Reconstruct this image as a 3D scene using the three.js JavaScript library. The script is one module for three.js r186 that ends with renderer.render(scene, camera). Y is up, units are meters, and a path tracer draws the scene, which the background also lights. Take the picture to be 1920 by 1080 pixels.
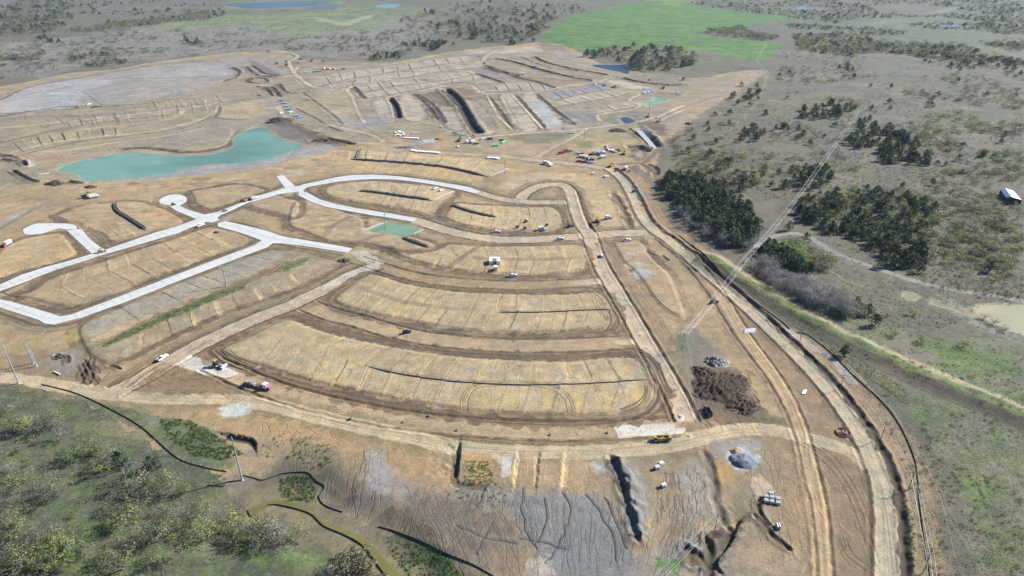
import * as THREE from 'three';
import { Sky } from 'three/addons/objects/Sky.js';
import { mergeGeometries } from 'three/addons/utils/BufferGeometryUtils.js';
import { RoundedBoxGeometry } from 'three/addons/geometries/RoundedBoxGeometry.js';

// ---------------------------------------------------------------- camera, sky, sun, air, exposure
const EYE = 185, FOCAL = 1250, PITCH = THREE.MathUtils.degToRad(27.8);
const scene = new THREE.Scene();
const camera = new THREE.PerspectiveCamera(2 * Math.atan(540 / FOCAL) * 180 / Math.PI, 16 / 9, 1, 60000);
camera.position.set(0, EYE, 0);
camera.rotation.x = -PITCH;
const SUN = new THREE.Vector3(0.79, 0.58, -0.33).normalize();
const sky = new Sky();
sky.scale.setScalar(50000);
sky.material.uniforms.turbidity.value = 6;
sky.material.uniforms.rayleigh.value = 1.0;
sky.material.uniforms.mieCoefficient.value = 0.004;
sky.material.uniforms.mieDirectionalG.value = 0.8;
sky.material.uniforms.sunPosition.value.copy(SUN);
sky.material.uniforms.cloudCoverage.value = 0;
scene.add(sky);
scene.environmentIntensity = 0.135;
const sun = new THREE.DirectionalLight(new THREE.Color(1, 0.955, 0.865), 4.9);
sun.name = 'sun';
sun.position.copy(SUN).multiplyScalar(900).add(new THREE.Vector3(0, 0, -500));
sun.target.position.set(0, 0, -500);
sun.castShadow = true;
sun.shadow.mapSize.set(4096, 4096);
Object.assign(sun.shadow.camera, { left: -1200, right: 1200, top: 900, bottom: -900, near: 1, far: 3000 });
scene.add(sun, sun.target);
scene.fog = new THREE.FogExp2(0xc9d8ee, 0.000048);
const renderer = new THREE.WebGLRenderer({ antialias: true });
renderer.toneMapping = THREE.LinearToneMapping;
renderer.toneMappingExposure = 1.68;
renderer.shadowMap.enabled = true;

// ---------------------------------------------------------------- numbers
let seed = 20240;
const rnd = () => { seed = (seed + 0x6d2b79f5) | 0; let t = Math.imul(seed ^ (seed >>> 15), 1 | seed); t = (t + Math.imul(t ^ (t >>> 7), 61 | t)) ^ t; return ((t ^ (t >>> 14)) >>> 0) / 4294967296; };
const reseed = (n) => { seed = n * 7919 + 13; };
const rr = (a, b) => a + (b - a) * rnd();
const pick = (list) => list[Math.floor(rnd() * list.length)];
const clamp = (v, a, b) => (v < a ? a : v > b ? b : v);
const sstep = (a, b, v) => { const t = clamp((v - a) / (b - a), 0, 1); return t * t * (3 - 2 * t); };
const NS = 512, NM = NS - 1, lattice = new Float32Array(NS * NS);
for (let i = 0; i < NS * NS; i++) lattice[i] = rnd() * 2 - 1;
function vnoise(x, y) {
  const xi = Math.floor(x), yi = Math.floor(y), fx = x - xi, fy = y - yi, sx = fx * fx * (3 - 2 * fx), sy = fy * fy * (3 - 2 * fy);
  const a = lattice[(yi & NM) * NS + (xi & NM)], b = lattice[(yi & NM) * NS + ((xi + 1) & NM)], c = lattice[((yi + 1) & NM) * NS + (xi & NM)], d = lattice[((yi + 1) & NM) * NS + ((xi + 1) & NM)];
  return (a + (b - a) * sx) + ((c + (d - c) * sx) - (a + (b - a) * sx)) * sy;
}
const fbm = (x, y, n = 4) => { let s = 0, a = 0.5; for (let i = 0; i < n; i++) { s += a * vnoise(x, y); x = x * 2.03 + 17.1; y = y * 2.03 + 9.7; a *= 0.5; } return s; };

// ---------------------------------------------------------------- survey: where a point of the photograph lies on the land (x east, d metres north of the viewpoint)
const SP = Math.sin(PITCH), CP = Math.cos(PITCH);
function land(px, py, level = 0) {
  const v = (py - 540) / FOCAL, t = (EYE - level) / (SP + v * CP);
  return [(px - 960) / FOCAL * t, t * (CP - v * SP)];
}
const SHEET = { 0: [0, 0, 1], '00': [0, 0, 3], 10: [640, 0, 3], 20: [1280, 0, 3], '01': [0, 360, 3], 11: [640, 360, 3], 21: [1280, 360, 3], '02': [0, 720, 3], 12: [640, 720, 3], 22: [1280, 720, 3], a: [860, 410, 6], b: [240, 600, 6], c: [0, 600, 8], e: [1230, 780, 3.6], g: [1230, 540, 6.75], i: [1540, 760, 3.375], j: [740, 230, 8], k: [1020, 240, 8], l: [500, 80, 8], m: [480, 160, 8], n: [1080, 120, 8], o: [860, 80, 8], p: [0, 340, 8], q: [280, 330, 8], s: [560, 320, 6.39], u: [1080, 380, 8], v: [0, 210, 8], w: [1180, 760, 12], y: [400, 800, 5.4], z: [640, 130, 7.385] };
function P(sheet, text, level = 0) {
  const [ox, oy, s] = SHEET[sheet];
  return text.trim().split(/\s+/).map((q) => { const [a, b] = q.split(',').map(Number); return land(ox + a / s, oy + b / s, level); });
}
const P1 = (sheet, x, y, level = 0) => { const [ox, oy, s] = SHEET[sheet]; return land(ox + x / s, oy + y / s, level); };
const dist = (a, b) => Math.hypot(a[0] - b[0], a[1] - b[1]);
function lengths(p) { const l = [0]; for (let i = 1; i < p.length; i++) l.push(l[i - 1] + dist(p[i], p[i - 1])); return l; }
function along(p, t, l = lengths(p)) {
  const s = clamp(t, 0, 1) * l[l.length - 1];
  let i = 1;
  while (i < l.length - 1 && l[i] < s) i++;
  const k = l[i] > l[i - 1] ? (s - l[i - 1]) / (l[i] - l[i - 1]) : 0;
  return [p[i - 1][0] + (p[i][0] - p[i - 1][0]) * k, p[i - 1][1] + (p[i][1] - p[i - 1][1]) * k];
}
function smooth(p, closed = false, step = 0) {
  const out = [], n = p.length, get = (i) => (closed ? p[(i + n) % n] : p[clamp(i, 0, n - 1)]), last = closed ? n : n - 1;
  for (let i = 0; i < last; i++) {
    const a = get(i - 1), b = get(i), c = get(i + 1), d = get(i + 2), k = clamp(Math.ceil(dist(b, c) / (step || Math.max(2, b[1] * 0.008))), 1, 60);
    for (let j = 0; j < k; j++) {
      const t = j / k, t2 = t * t, t3 = t2 * t, f = (q) => 0.5 * (2 * b[q] + (c[q] - a[q]) * t + (2 * a[q] - 5 * b[q] + 4 * c[q] - d[q]) * t2 + (3 * b[q] - a[q] - 3 * c[q] + d[q]) * t3);
      out.push([f(0), f(1)]);
    }
  }
  if (!closed) out.push(p[n - 1]);
  return out;
}
function dense(p, step, closed = true) {
  const out = [], n = p.length;
  for (let i = 0; i < (closed ? n : n - 1); i++) { const a = p[i], b = p[(i + 1) % n], k = Math.max(1, Math.ceil(dist(a, b) / step)); for (let j = 0; j < k; j++) out.push([a[0] + (b[0] - a[0]) * j / k, a[1] + (b[1] - a[1]) * j / k]); }
  if (!closed) out.push(p[n - 1]);
  return out;
}
function offset(p, o) {
  return p.map((q, i) => {
    const a = p[Math.max(0, i - 1)], b = p[Math.min(p.length - 1, i + 1)], l = dist(a, b) || 1, w = typeof o === 'function' ? o(i) : o;
    return [q[0] - (b[1] - a[1]) / l * w, q[1] + (b[0] - a[0]) / l * w];
  });
}
function inside(p, x, y) { let c = false; for (let i = 0, j = p.length - 1; i < p.length; j = i++) if ((p[i][1] > y) !== (p[j][1] > y) && x < (p[j][0] - p[i][0]) * (y - p[i][1]) / (p[j][1] - p[i][1]) + p[i][0]) c = !c; return c; }
function bounds(p, m = 0) { let a = 1e9, b = 1e9, c = -1e9, d = -1e9; for (const [x, y] of p) { a = Math.min(a, x); b = Math.min(b, y); c = Math.max(c, x); d = Math.max(d, y); } return [a - m, b - m, c + m, d + m]; }
function centre(p) { const b = bounds(p); return [(b[0] + b[2]) / 2, (b[1] + b[3]) / 2]; }
function scatter(poly, n) { const b = bounds(poly), out = []; for (let k = 0; k < n * 60 && out.length < n; k++) { const x = rr(b[0], b[2]), y = rr(b[1], b[3]); if (inside(poly, x, y)) out.push([x, y]); } return out; }
// n points spread evenly as the photograph sees them (used where the photo's count matters)
function scatterPx(sheet, text, n) {
  const [ox, oy, s] = SHEET[sheet], poly = text.trim().split(/\s+/).map((q) => q.split(',').map(Number));
  return scatter(poly, n).map(([x, y]) => land(ox + x / s, oy + y / s));
}

// ---------------------------------------------------------------- relief: two rasters of ground height, filled by stamping profiles along lines
const RASTERS = [{ x0: -490, d0: 110, x1: 490, d1: 620, c: 0.5 }, { x0: -930, d0: 600, x1: 930, d1: 1240, c: 1.1 }];
for (const r of RASTERS) { r.w = Math.round((r.x1 - r.x0) / r.c) + 1; r.h = Math.round((r.d1 - r.d0) / r.c) + 1; r.z = new Float32Array(r.w * r.h); r.k = new Uint8Array(r.w * r.h); }
function stampLine(p, reach, f, closed = false) {        // f(signed distance, share of the way, x, d) -> metres to add
  if (closed) p = [...p, p[0]];
  const l = lengths(p), total = l[l.length - 1];
  for (const r of RASTERS) {
    const [bx0, bd0, bx1, bd1] = bounds(p, reach);
    const i0 = clamp(Math.floor((bx0 - r.x0) / r.c), 0, r.w - 1), i1 = clamp(Math.ceil((bx1 - r.x0) / r.c), 0, r.w - 1), j0 = clamp(Math.floor((bd0 - r.d0) / r.c), 0, r.h - 1), j1 = clamp(Math.ceil((bd1 - r.d0) / r.c), 0, r.h - 1);
    if (bx1 < r.x0 || bx0 > r.x1 || bd1 < r.d0 || bd0 > r.d1) continue;
    const W = i1 - i0 + 1, H = j1 - j0 + 1, best = new Float32Array(W * H).fill(1e9), side = new Float32Array(W * H), at = new Float32Array(W * H);
    for (let s = 1; s < p.length; s++) {
      const [ax, ay] = p[s - 1], ex = p[s][0] - ax, ey = p[s][1] - ay, ll = ex * ex + ey * ey || 1e-6;
      const a0 = clamp(Math.floor((Math.min(ax, ax + ex) - reach - r.x0) / r.c), i0, i1), a1 = clamp(Math.ceil((Math.max(ax, ax + ex) + reach - r.x0) / r.c), i0, i1);
      const b0 = clamp(Math.floor((Math.min(ay, ay + ey) - reach - r.d0) / r.c), j0, j1), b1 = clamp(Math.ceil((Math.max(ay, ay + ey) + reach - r.d0) / r.c), j0, j1);
      for (let j = b0; j <= b1; j++) for (let i = a0; i <= a1; i++) {
        const x = r.x0 + i * r.c - ax, y = r.d0 + j * r.c - ay, t = clamp((x * ex + y * ey) / ll, 0, 1), dx = x - ex * t, dy = y - ey * t, d = Math.sqrt(dx * dx + dy * dy), o = (j - j0) * W + i - i0;
        if (d < best[o]) { best[o] = d; side[o] = ex * y - ey * x; at[o] = (l[s - 1] + t * (l[s] - l[s - 1])) / total; }
      }
    }
    for (let j = 0; j < H; j++) for (let i = 0; i < W; i++) { const o = j * W + i; if (best[o] < reach) { const q = (j + j0) * r.w + i + i0; r.z[q] += f(side[o] < 0 ? -best[o] : best[o], at[o], r.x0 + (i + i0) * r.c, r.d0 + (j + j0) * r.c, r.z[q]); } }
  }
}
function stampArea(poly, f, rim = 0) {                   // f(distance to the rim when rim > 0, x, d, old) -> new height
  for (const r of RASTERS) {
    const b = bounds(poly), i0 = Math.max(0, Math.floor((b[0] - r.x0) / r.c)), i1 = Math.min(r.w - 1, Math.ceil((b[2] - r.x0) / r.c)), j0 = Math.max(0, Math.floor((b[1] - r.d0) / r.c)), j1 = Math.min(r.h - 1, Math.ceil((b[3] - r.d0) / r.c));
    for (let j = j0; j <= j1; j++) for (let i = i0; i <= i1; i++) {
      const x = r.x0 + i * r.c, d = r.d0 + j * r.c;
      if (!inside(poly, x, d)) continue;
      let m = 1e9;
      if (rim) for (let s = 0; s < poly.length; s++) { const a = poly[s], q = poly[(s + 1) % poly.length], ex = q[0] - a[0], ey = q[1] - a[1], t = clamp(((x - a[0]) * ex + (d - a[1]) * ey) / (ex * ex + ey * ey || 1e-6), 0, 1); m = Math.min(m, Math.hypot(x - a[0] - ex * t, d - a[1] - ey * t)); }
      r.z[j * r.w + i] = f(m, x, d, r.z[j * r.w + i]);
    }
  }
}
function far(x, d) { return d > 1180 ? 1.6 * fbm(x / 260, d / 260, 3) * sstep(1180, 1500, d) : 0; }
function hgt(x, d) {
  for (const r of RASTERS) {
    if (x < r.x0 || x >= r.x1 || d < r.d0 || d >= r.d1) continue;
    const u = (x - r.x0) / r.c, v = (d - r.d0) / r.c, i = Math.floor(u), j = Math.floor(v), fx = u - i, fy = v - j, o = j * r.w + i;
    if (i >= r.w - 1 || j >= r.h - 1) continue;
    const a = r.z[o] + (r.z[o + 1] - r.z[o]) * fx, b = r.z[o + r.w] + (r.z[o + r.w + 1] - r.z[o + r.w]) * fx;
    return a + (b - a) * fy + far(x, d);
  }
  return far(x, d);
}
const tone = (x, d) => { for (const r of RASTERS) { if (x < r.x0 || x > r.x1 || d < r.d0 || d > r.d1) continue; return r.k[Math.round((d - r.d0) / r.c) * r.w + Math.round((x - r.x0) / r.c)]; } return 0; };

// ---------------------------------------------------------------- the map: what the ground is made of, drawn on world-space sheets
const ops = [];                                          // { b: bounds, c: draws colour, h: draws fine relief }
const K = { ground: 0, gravel: 1, dirt: 2, crop: 3, lane: 4 };
const marks = [];                                        // [class, polygon]
const rgb = (c, a = 1) => `rgba(${c[0] | 0},${c[1] | 0},${c[2] | 0},${a})`;
const grey = (v, a = 1) => `rgba(${v},${v},${v},${a})`;
const mix = (a, b, t) => [0, 1, 2].map((i) => a[i] + (b[i] - a[i]) * t);
const vary = (c, s = 6) => { const k = rr(-s, s), h = rr(-s, s) * 0.3; return [c[0] + k + h, c[1] + k, c[2] + k - h]; };
function trace(ctx, p, close) { ctx.beginPath(); ctx.moveTo(p[0][0], p[0][1]); for (let i = 1; i < p.length; i++) ctx.lineTo(p[i][0], p[i][1]); if (close) ctx.closePath(); }
function fillOp(p, style, hstyle) { ops.push({ b: bounds(p, 1), c: style && ((g) => { g.fillStyle = style; trace(g, p, true); g.fill(); }), h: hstyle && ((g) => { g.fillStyle = hstyle; trace(g, p, true); g.fill(); }) }); }
function lineOp(p, w, style, hstyle, cap = 'round') { ops.push({ b: bounds(p, w), c: style && ((g) => { g.strokeStyle = style; g.lineWidth = w; g.lineCap = cap; g.lineJoin = 'round'; trace(g, p); g.stroke(); }), h: hstyle && ((g) => { g.strokeStyle = hstyle; g.lineWidth = w; g.lineCap = cap; g.lineJoin = 'round'; trace(g, p); g.stroke(); }) }); }
function ragged(p, amp, freq, k) { const q = dense(p, Math.max(1.2, amp * 0.8)), c = centre(p); return q.map(([x, y]) => [x + amp * (fbm(x * freq + k * 31, y * freq, 3) * 2), y + amp * (fbm(x * freq + 77, y * freq + k * 19, 3) * 2)]); }
// a patch of one soil with an uneven border
function area(p, col, { rag = 1.5, a = 1, n = 3, k = null } = {}) {
  const c = centre(p), soft = k === null && rag >= 1, amp = rag * (soft ? 1.7 : 1) * Math.max(1, c[1] / 500);
  for (let i = 0; i < n; i++) { const f = soft ? 1.03 - 0.05 * i : 1; fillOp(ragged(p.map(([x, y]) => [c[0] + (x - c[0]) * f, c[1] + (y - c[1]) * f]), amp, (0.35 + 0.25 * i * soft) / Math.max(1, rag * 0.5), i + 1), rgb(vary(col, 3), n === 1 ? a : a * (0.45 + 0.2 * i) * (soft ? 0.85 : 1))); }
  if (k !== null) marks.push([k, p]);
}
// blots of other soil strewn over a polygon
function blots(p, n, r0, r1, cols, a = 0.35, stretch = 1.6, dir = 0) {
  for (const [x, y] of scatter(p, n)) {
    const r = rr(r0, r1), q = [], e = rr(1, stretch), t = dir + rr(-0.5, 0.5), ph = rr(0, 99);
    for (let i = 0; i < 18; i++) { const f = i / 18 * Math.PI * 2, m = r * (0.75 + 0.5 * vnoise(ph + Math.cos(f) * 1.3, Math.sin(f) * 1.3 + ph)), u = Math.cos(f) * m * e, w = Math.sin(f) * m; q.push([x + u * Math.cos(t) - w * Math.sin(t), y + u * Math.sin(t) + w * Math.cos(t)]); }
    const c = vary(pick(cols), 5);
    fillOp(q, rgb(c, a * 0.55));
    fillOp(q.map(([u, w]) => [x + (u - x) * 0.72, y + (w - y) * 0.72]), rgb(c, a * 0.55));
  }
}
function wobble(p, amp, len, ph) { return offset(p, (i) => amp * vnoise(i * len + ph, ph * 1.7)); }
// wheel and track marks that follow a line
function tracks(p, width, n, { dark = [118, 98, 72], light = [205, 180, 142], a = 0.3, w = 0.4, deep = 0.5 } = {}) {
  for (let i = 0; i < n; i++) {
    const o = rr(-0.5, 0.5) * width, s = rr(0, 0.5), e = rr(0.5, 1), q0 = p.slice(Math.floor(s * (p.length - 1)), Math.ceil(e * (p.length - 1)) + 1);
    if (q0.length < 3) continue;
    const q = wobble(offset(q0, o), 0.9, 0.12, i * 3.3), isDark = rnd() < 0.6, sc = Math.max(1, q[0][1] / 450);
    lineOp(q, rr(0.6, 1.5) * w * sc, rgb(vary(isDark ? dark : light, 8), a * rr(0.5, 1.2)), grey(isDark ? 60 : 200, deep * rr(0.3, 0.9)));
  }
}
// a band with ragged sides
function band(p, w, col, { a = 1, rag = 0.12, n = 2, k = null, h = null } = {}) {
  for (let i = 0; i < n; i++) {
    const f = (s) => (j) => s * (w / 2) * (1 + rag * 2 * vnoise(j * 0.55 + i * 40 + s * 9, s * 5 + w) + rag * 1.2 * vnoise(j * 1.9 + i * 7, s * 3 + 4));
    const q = [...offset(p, f(1)), ...offset(p, f(-1)).reverse()];
    fillOp(q, rgb(vary(col, 3), n === 1 ? a : a * (0.6 + 0.25 * i)), i === 0 && h !== null ? grey(h, 0.6) : null);
  }
  if (k !== null) marks.push([k, [...offset(p, w / 2), ...offset(p, -w / 2).reverse()]]);
}
// a cut with a heaped lip: real relief, with the damp soil that came out of it
function ditch(p, w, depth, { col = [104, 87, 66], a = 0.75, lip = 0.5, rag = 0.45, clean = 0 } = {}) {
  const ph = rr(0, 99);
  stampLine(p, w * 1.8, (s, t, x, y) => { const u = s + 0.5 * Math.min(rag, 0.5) * w * vnoise(x * 0.25 + ph, y * 0.25), q = u / (w * 0.5); return -depth * Math.exp(-q * q) * (clean || 0.8 + 0.4 * vnoise(x * 0.4, y * 0.4 + ph)) + lip * depth * Math.exp(-((Math.abs(u) - w * 0.95) ** 2) / (w * w * 0.12)); });
  if (a) band(p, w * 1.5, col, { a, rag });
}
function bank(p, w, height, f = 1) { const ph = rr(0, 99); stampLine(p, w * 1.6, (s, t, x, y) => { const q = s / (w * 0.5); return height * Math.exp(-q * q * f) * (0.85 + 0.3 * vnoise(x * 0.15 + ph, y * 0.15)); }); }
const C = {
  brush: [125, 115, 95], pale: [140, 130, 112], grass: [108, 112, 74], green: [110, 134, 70], lush: [102, 134, 60], wheat: [97, 143, 53],
  site: [186, 160, 118], pad: [209, 182, 138], padGrey: [187, 172, 143], strip: [216, 188, 138], shoulder: [156, 136, 101], dark: [108, 90, 68], darker: [84, 70, 54],
  clay: [158, 149, 138], clayDark: [126, 122, 116], farSite: [167, 152, 123], farGrey: [172, 163, 150], gravel: [210, 186, 155], white: [228, 217, 200], haul: [206, 185, 146], lime: [206, 200, 190],
  tan: [205, 168, 118], orange: [196, 148, 92], olive: [166, 150, 88], brown: [140, 114, 86], burnt: [98, 82, 64],
};

// ---- the open country
reseed(11);
const W0 = (x0, d0, x1, d1) => [[x0, d0], [x1, d0], [x1, d1], [x0, d1]];
blots(W0(-1900, 1150, 1900, 2600), 420, 14, 60, [C.pale, C.grass, [120, 116, 100], [142, 140, 112], [128, 134, 96]], 0.42, 3.2);
blots(P('0', '1250,0 1920,0 1920,330 1600,330 1450,120'), 420, 6, 26, [[106, 118, 68], [112, 122, 70], [98, 104, 76]], 0.2, 3);
blots(P('0', '0,60 640,40 820,60 760,110 300,110 0,150'), 260, 5, 20, [[108, 112, 76], [150, 138, 118], [104, 100, 84]], 0.35, 3);
blots(W0(150, 420, 950, 1250), 300, 9, 36, [C.grass, C.pale, [120, 112, 98], [124, 130, 84], [146, 128, 112]], 0.36, 2.4);
blots(W0(300, 450, 950, 1250), 150, 4, 14, [C.green, [128, 146, 78]], 0.22, 2);
blots(W0(-950, 600, 950, 1300), 220, 10, 30, [C.pale, [150, 138, 120], C.grass], 0.35, 3);
area(P('00', '0,250 560,190 900,140 1280,95 1900,70 2300,90 2500,180 2300,300 1800,330 1400,290 900,330 400,380 0,470'), [155, 146, 132], { rag: 8, a: 0.75 });
area(P('00', '900,140 1280,80 1920,60 2150,160 1950,170 1600,200 1380,130 1000,170'), [134, 148, 92], { rag: 8, a: 0.7 });
area(P('00', '1250,0 1920,0 2000,60 1700,55 1240,55'), [128, 146, 92], { rag: 6, a: 0.6 });
area(P('10', '0,20 250,10 640,60 340,90 120,160 0,190'), [132, 142, 96], { rag: 6, a: 0.55 });
area(P('00', '1740,95 1830,100 1920,128 2090,80 2110,90 1940,150 1800,118'), [196, 184, 150], { rag: 2, a: 0.6 });
area(P('20', '820,190 1150,110 1400,75 1560,20 1640,10 1560,50 1280,115 900,190'), [166, 156, 138], { rag: 4, a: 0.55 });
area(P('20', '1500,0 1920,0 1920,90 1600,60'), [104, 108, 96], { rag: 8, a: 0.6 });
area(P('20', '0,-10 300,0 700,60 1100,90 1500,60 1900,120 1900,260 1300,280 700,160 560,100'), [112, 122, 86], { rag: 10, a: 0.4 });
blots(P('20', '560,420 1500,420 1900,480 1900,1060 560,1060'), 80, 5, 18, [[150, 134, 118], [160, 142, 128]], 0.3, 3);
// crop fields
const CROP = smooth(P('0', '1015,77 1036,50 1068,32 1130,17 1210,2 1250,-5 1290,7 1360,18 1476,33 1440,43 1402,50 1312,60 1350,70 1400,75 1440,77 1465,82 1452,98 1438,113 1400,112 1330,98 1270,92 1190,86 1095,97 1060,85'), true, 12);
area(CROP, C.wheat, { rag: 1.2, k: K.crop, n: 2, a: 1 });
area(P('0', '1092,50 1150,28 1250,8 1290,12 1370,25 1410,35 1300,45 1180,72 1120,80'), [100, 142, 56], { rag: 6, a: 0.5 });
area(P('0', '1220,0 1260,-6 1290,4 1260,12'), [150, 170, 66], { rag: 5, a: 0.5 });
for (let i = 0; i < 46; i++) { const y = 4 + i * 2.2; lineOp(P('0', `${1030 + rr(0, 10)},${y + 20} ${1240},${y + 6} ${1470},${y + 34}`), rr(0.5, 1.4), rgb([124, 160, 76], 0.08)); }
lineOp(P('0', '1133,18 1200,36 1280,57'), 2.4, rgb([140, 166, 96], 0.7));
// meadow right of the haul road, and the flat below the wood
const MEADOW = P('0', '1250,450 1330,480 1420,545 1560,640 1700,730 1940,860 1940,1100 1725,1100 1700,880 1640,790 1560,680 1420,560 1330,490');
area(MEADOW, [122, 126, 84], { rag: 3, a: 0.95 });
area(P('0', '1500,560 1640,600 1760,640 1940,640 1940,900 1800,830 1650,740 1560,680'), [124, 128, 88], { rag: 5, a: 0.8 });
blots(P('0', '1560,640 1800,640 1940,640 1940,1090 1730,1090 1650,790'), 150, 1.5, 7, [[114, 134, 74], [116, 138, 70], [106, 128, 62]], 0.42, 2.4, 0.6);
blots(P('0', '1560,640 1800,640 1940,640 1940,1090 1730,1090 1650,790'), 90, 2, 10, [[142, 128, 114], [150, 136, 122]], 0.5, 2.2, 0.6);
blots(P('0', '1740,640 1860,640 1930,760 1860,800 1760,720'), 40, 2, 8, [C.lush, C.green], 0.35, 2);
area(P('21', '1420,560 1560,620 1640,690 1720,760 1860,800 1930,830 1930,870 1700,800 1560,700 1480,660'), [170, 166, 150], { rag: 2, a: 0.6 });
area(P('21', '1120,900 1250,930 1420,1000 1480,1080 1300,1080 1150,960'), [150, 138, 124], { rag: 5, a: 0.7 });
// scrub flat at the lower left
const SCRUB = P('0', '-20,716 80,722 200,762 330,856 425,884 470,940 560,950 620,990 700,1020 800,1090 -20,1090');
area(SCRUB, [112, 112, 84], { rag: 1.6, a: 1.4, k: 0 });
blots(SCRUB, 260, 1.5, 7, [[120, 112, 96], [98, 102, 74], [94, 106, 64]], 0.5, 2.2);
blots(SCRUB, 120, 1.2, 5, [[96, 128, 56], [108, 136, 62], [90, 116, 54]], 0.4, 2);
blots(SCRUB, 3000, 0.3, 1.2, [[138, 130, 112], [90, 96, 66], [84, 104, 54], [124, 118, 96], [98, 90, 74]], 0.55, 2);
blots(MEADOW, 2600, 0.3, 1.3, [[140, 132, 112], [98, 104, 70], [104, 126, 62], [120, 112, 92], [108, 98, 84]], 0.5, 2.4, 0.6);
blots(P('0', '1430,540 1500,420 1920,340 1920,640 1700,640 1560,620'), 2200, 0.5, 2, [[142, 134, 114], [94, 98, 68], [104, 120, 64], [112, 104, 86]], 0.5, 2.4);
blots(P('0', '1240,330 1330,240 1480,160 1920,110 1920,400 1480,400'), 3000, 1, 4, [[142, 134, 116], [96, 96, 72], [108, 118, 66], [112, 102, 88]], 0.45, 2.6);
area(P('02', '700,150 900,190 1060,200 1240,290 1270,420 1200,460 1050,400 900,280'), [98, 112, 66], { rag: 3, a: 0.7 });
blots(P('02', '880,200 1060,200 1230,290 1370,390 1250,430 1080,400 960,310'), 150, 0.6, 2.2, [[74, 108, 44], [84, 124, 46], [62, 88, 42]], 0.85, 1.6);
area(P('02', '760,140 900,170 960,240 880,230'), [160, 156, 146], { rag: 2, a: 0.6 });

// ---- the building site as a whole
reseed(12);
const SITE = P('0', '-30,170 60,153 130,138 220,131 285,116 340,110 440,99 530,98 552,108 560,122 600,124 650,123 740,117 800,105 850,97 905,90 960,84 1010,79 1050,83 1095,103 1130,125 1200,136 1280,153 1320,152 1345,140 1395,132 1440,132 1400,155 1350,185 1300,220 1262,250 1235,270 1226,320 1216,360 1225,400 1245,430 1290,460 1340,500 1420,560 1480,615 1560,690 1625,775 1670,860 1690,930 1700,1100 760,1100 700,1010 640,985 560,930 520,905 440,905 425,884 330,856 200,762 80,722 -30,700');
area(SITE, C.site, { rag: 2.5, a: 1.4, n: 4, k: 0 });
blots(SITE, 900, 3, 14, [C.pad, C.shoulder, C.padGrey, [176, 150, 114], [192, 166, 128]], 0.4, 2.6);
area(P('0', '-30,175 140,138 300,118 440,101 560,110 760,118 900,92 1050,85 1130,125 1280,153 1437,132 1300,222 1235,268 1000,250 800,260 700,268 600,262 520,235 440,300 200,345 -30,360'), C.farSite, { rag: 6, a: 0.85 });
// the low ground by the creek and the washed grey slope
area(P('0', '420,800 620,800 860,850 1100,858 1320,830 1420,810 1530,830 1600,860 1640,900 1660,1100 800,1100 700,1010 560,950 430,900'), [168, 146, 116], { rag: 4, a: 0.8 });
area(P('12', '180,420 420,520 680,560 960,620 1450,620 1600,760 1660,900 1700,1000 1920,900 2200,900 2300,1080 1180,1080 1060,880 960,720 700,640 420,600 150,700 60,700'), C.clay, { rag: 3, a: 0.9 });
area(P('12', '960,620 1420,620 1560,800 1620,960 1700,1080 1180,1080 1100,900 1000,760'), [140, 139, 138], { rag: 2.5, a: 0.85 });
area(P('12', '360,620 640,640 960,800 1060,960 1000,1060 840,1060 600,900 380,760'), [142, 124, 102], { rag: 3, a: 0.8 });
area(P('12', '0,280 300,330 560,400 640,560 560,640 400,560 200,430 0,460'), [186, 152, 110], { rag: 3, a: 0.6 });
area(P('12', '-640,60 -300,90 60,300 -20,420 -300,420 -340,300 -560,150'), [190, 156, 112], { rag: 2, a: 0.7 });
area(P('02', '1150,130 1560,170 1640,200 1480,330 1420,300 1290,280 1100,180'), [202, 164, 116], { rag: 2, a: 0.85 });
area(P('y', '560,420 900,130 1200,200 1296,420 1200,560 1000,440 700,430'), [134, 122, 94], { rag: 3, a: 0.8 });
area(P('y', '130,520 300,490 500,500 800,440 960,450 1110,560 1060,660 1020,760 720,720 400,800 380,840 160,790'), [120, 112, 98], { rag: 2, a: 0.9 });
area(P('y', '360,720 480,640 600,580 580,660 450,740 370,820'), [192, 152, 100], { rag: 1.5, a: 0.7 });
blots(P('y', '640,460 1000,470 1040,700 700,700'), 40, 1, 3, [[88, 92, 68], [104, 104, 84]], 0.6);
area(P('12', '240,820 540,920 700,1080 400,1080 260,900'), [104, 116, 76], { rag: 2, a: 0.9 });
blots(P('12', '240,820 540,920 700,1080 400,1080 260,900'), 50, 0.8, 3, [[84, 122, 52], [96, 132, 58]], 0.5);
area(P('12', '1080,1000 1140,960 1220,1080 1030,1080'), [196, 186, 170], { rag: 2, a: 0.8 });
blots(P('e', '0,960 180,960 190,1080 0,1080'), 26, 0.6, 2, [[84, 124, 56]], 0.6);
area(P('02', '250,10 420,50 560,110 700,140 900,185 1080,215 1250,290 1290,380 1300,470 1200,480 1080,440 980,400 860,300 640,180 420,70'), [114, 116, 84], { rag: 1.4, a: 1.1 });
blots(P('02', '560,110 900,185 1250,290 1300,470 1080,440 860,300'), 260, 0.4, 1.8, [[92, 112, 58], [128, 122, 98], [84, 108, 52], [140, 128, 104]], 0.5, 2);
area(P('02', '740,130 900,170 960,240 880,225'), [150, 144, 124], { rag: 2, a: 0.6 });
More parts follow.
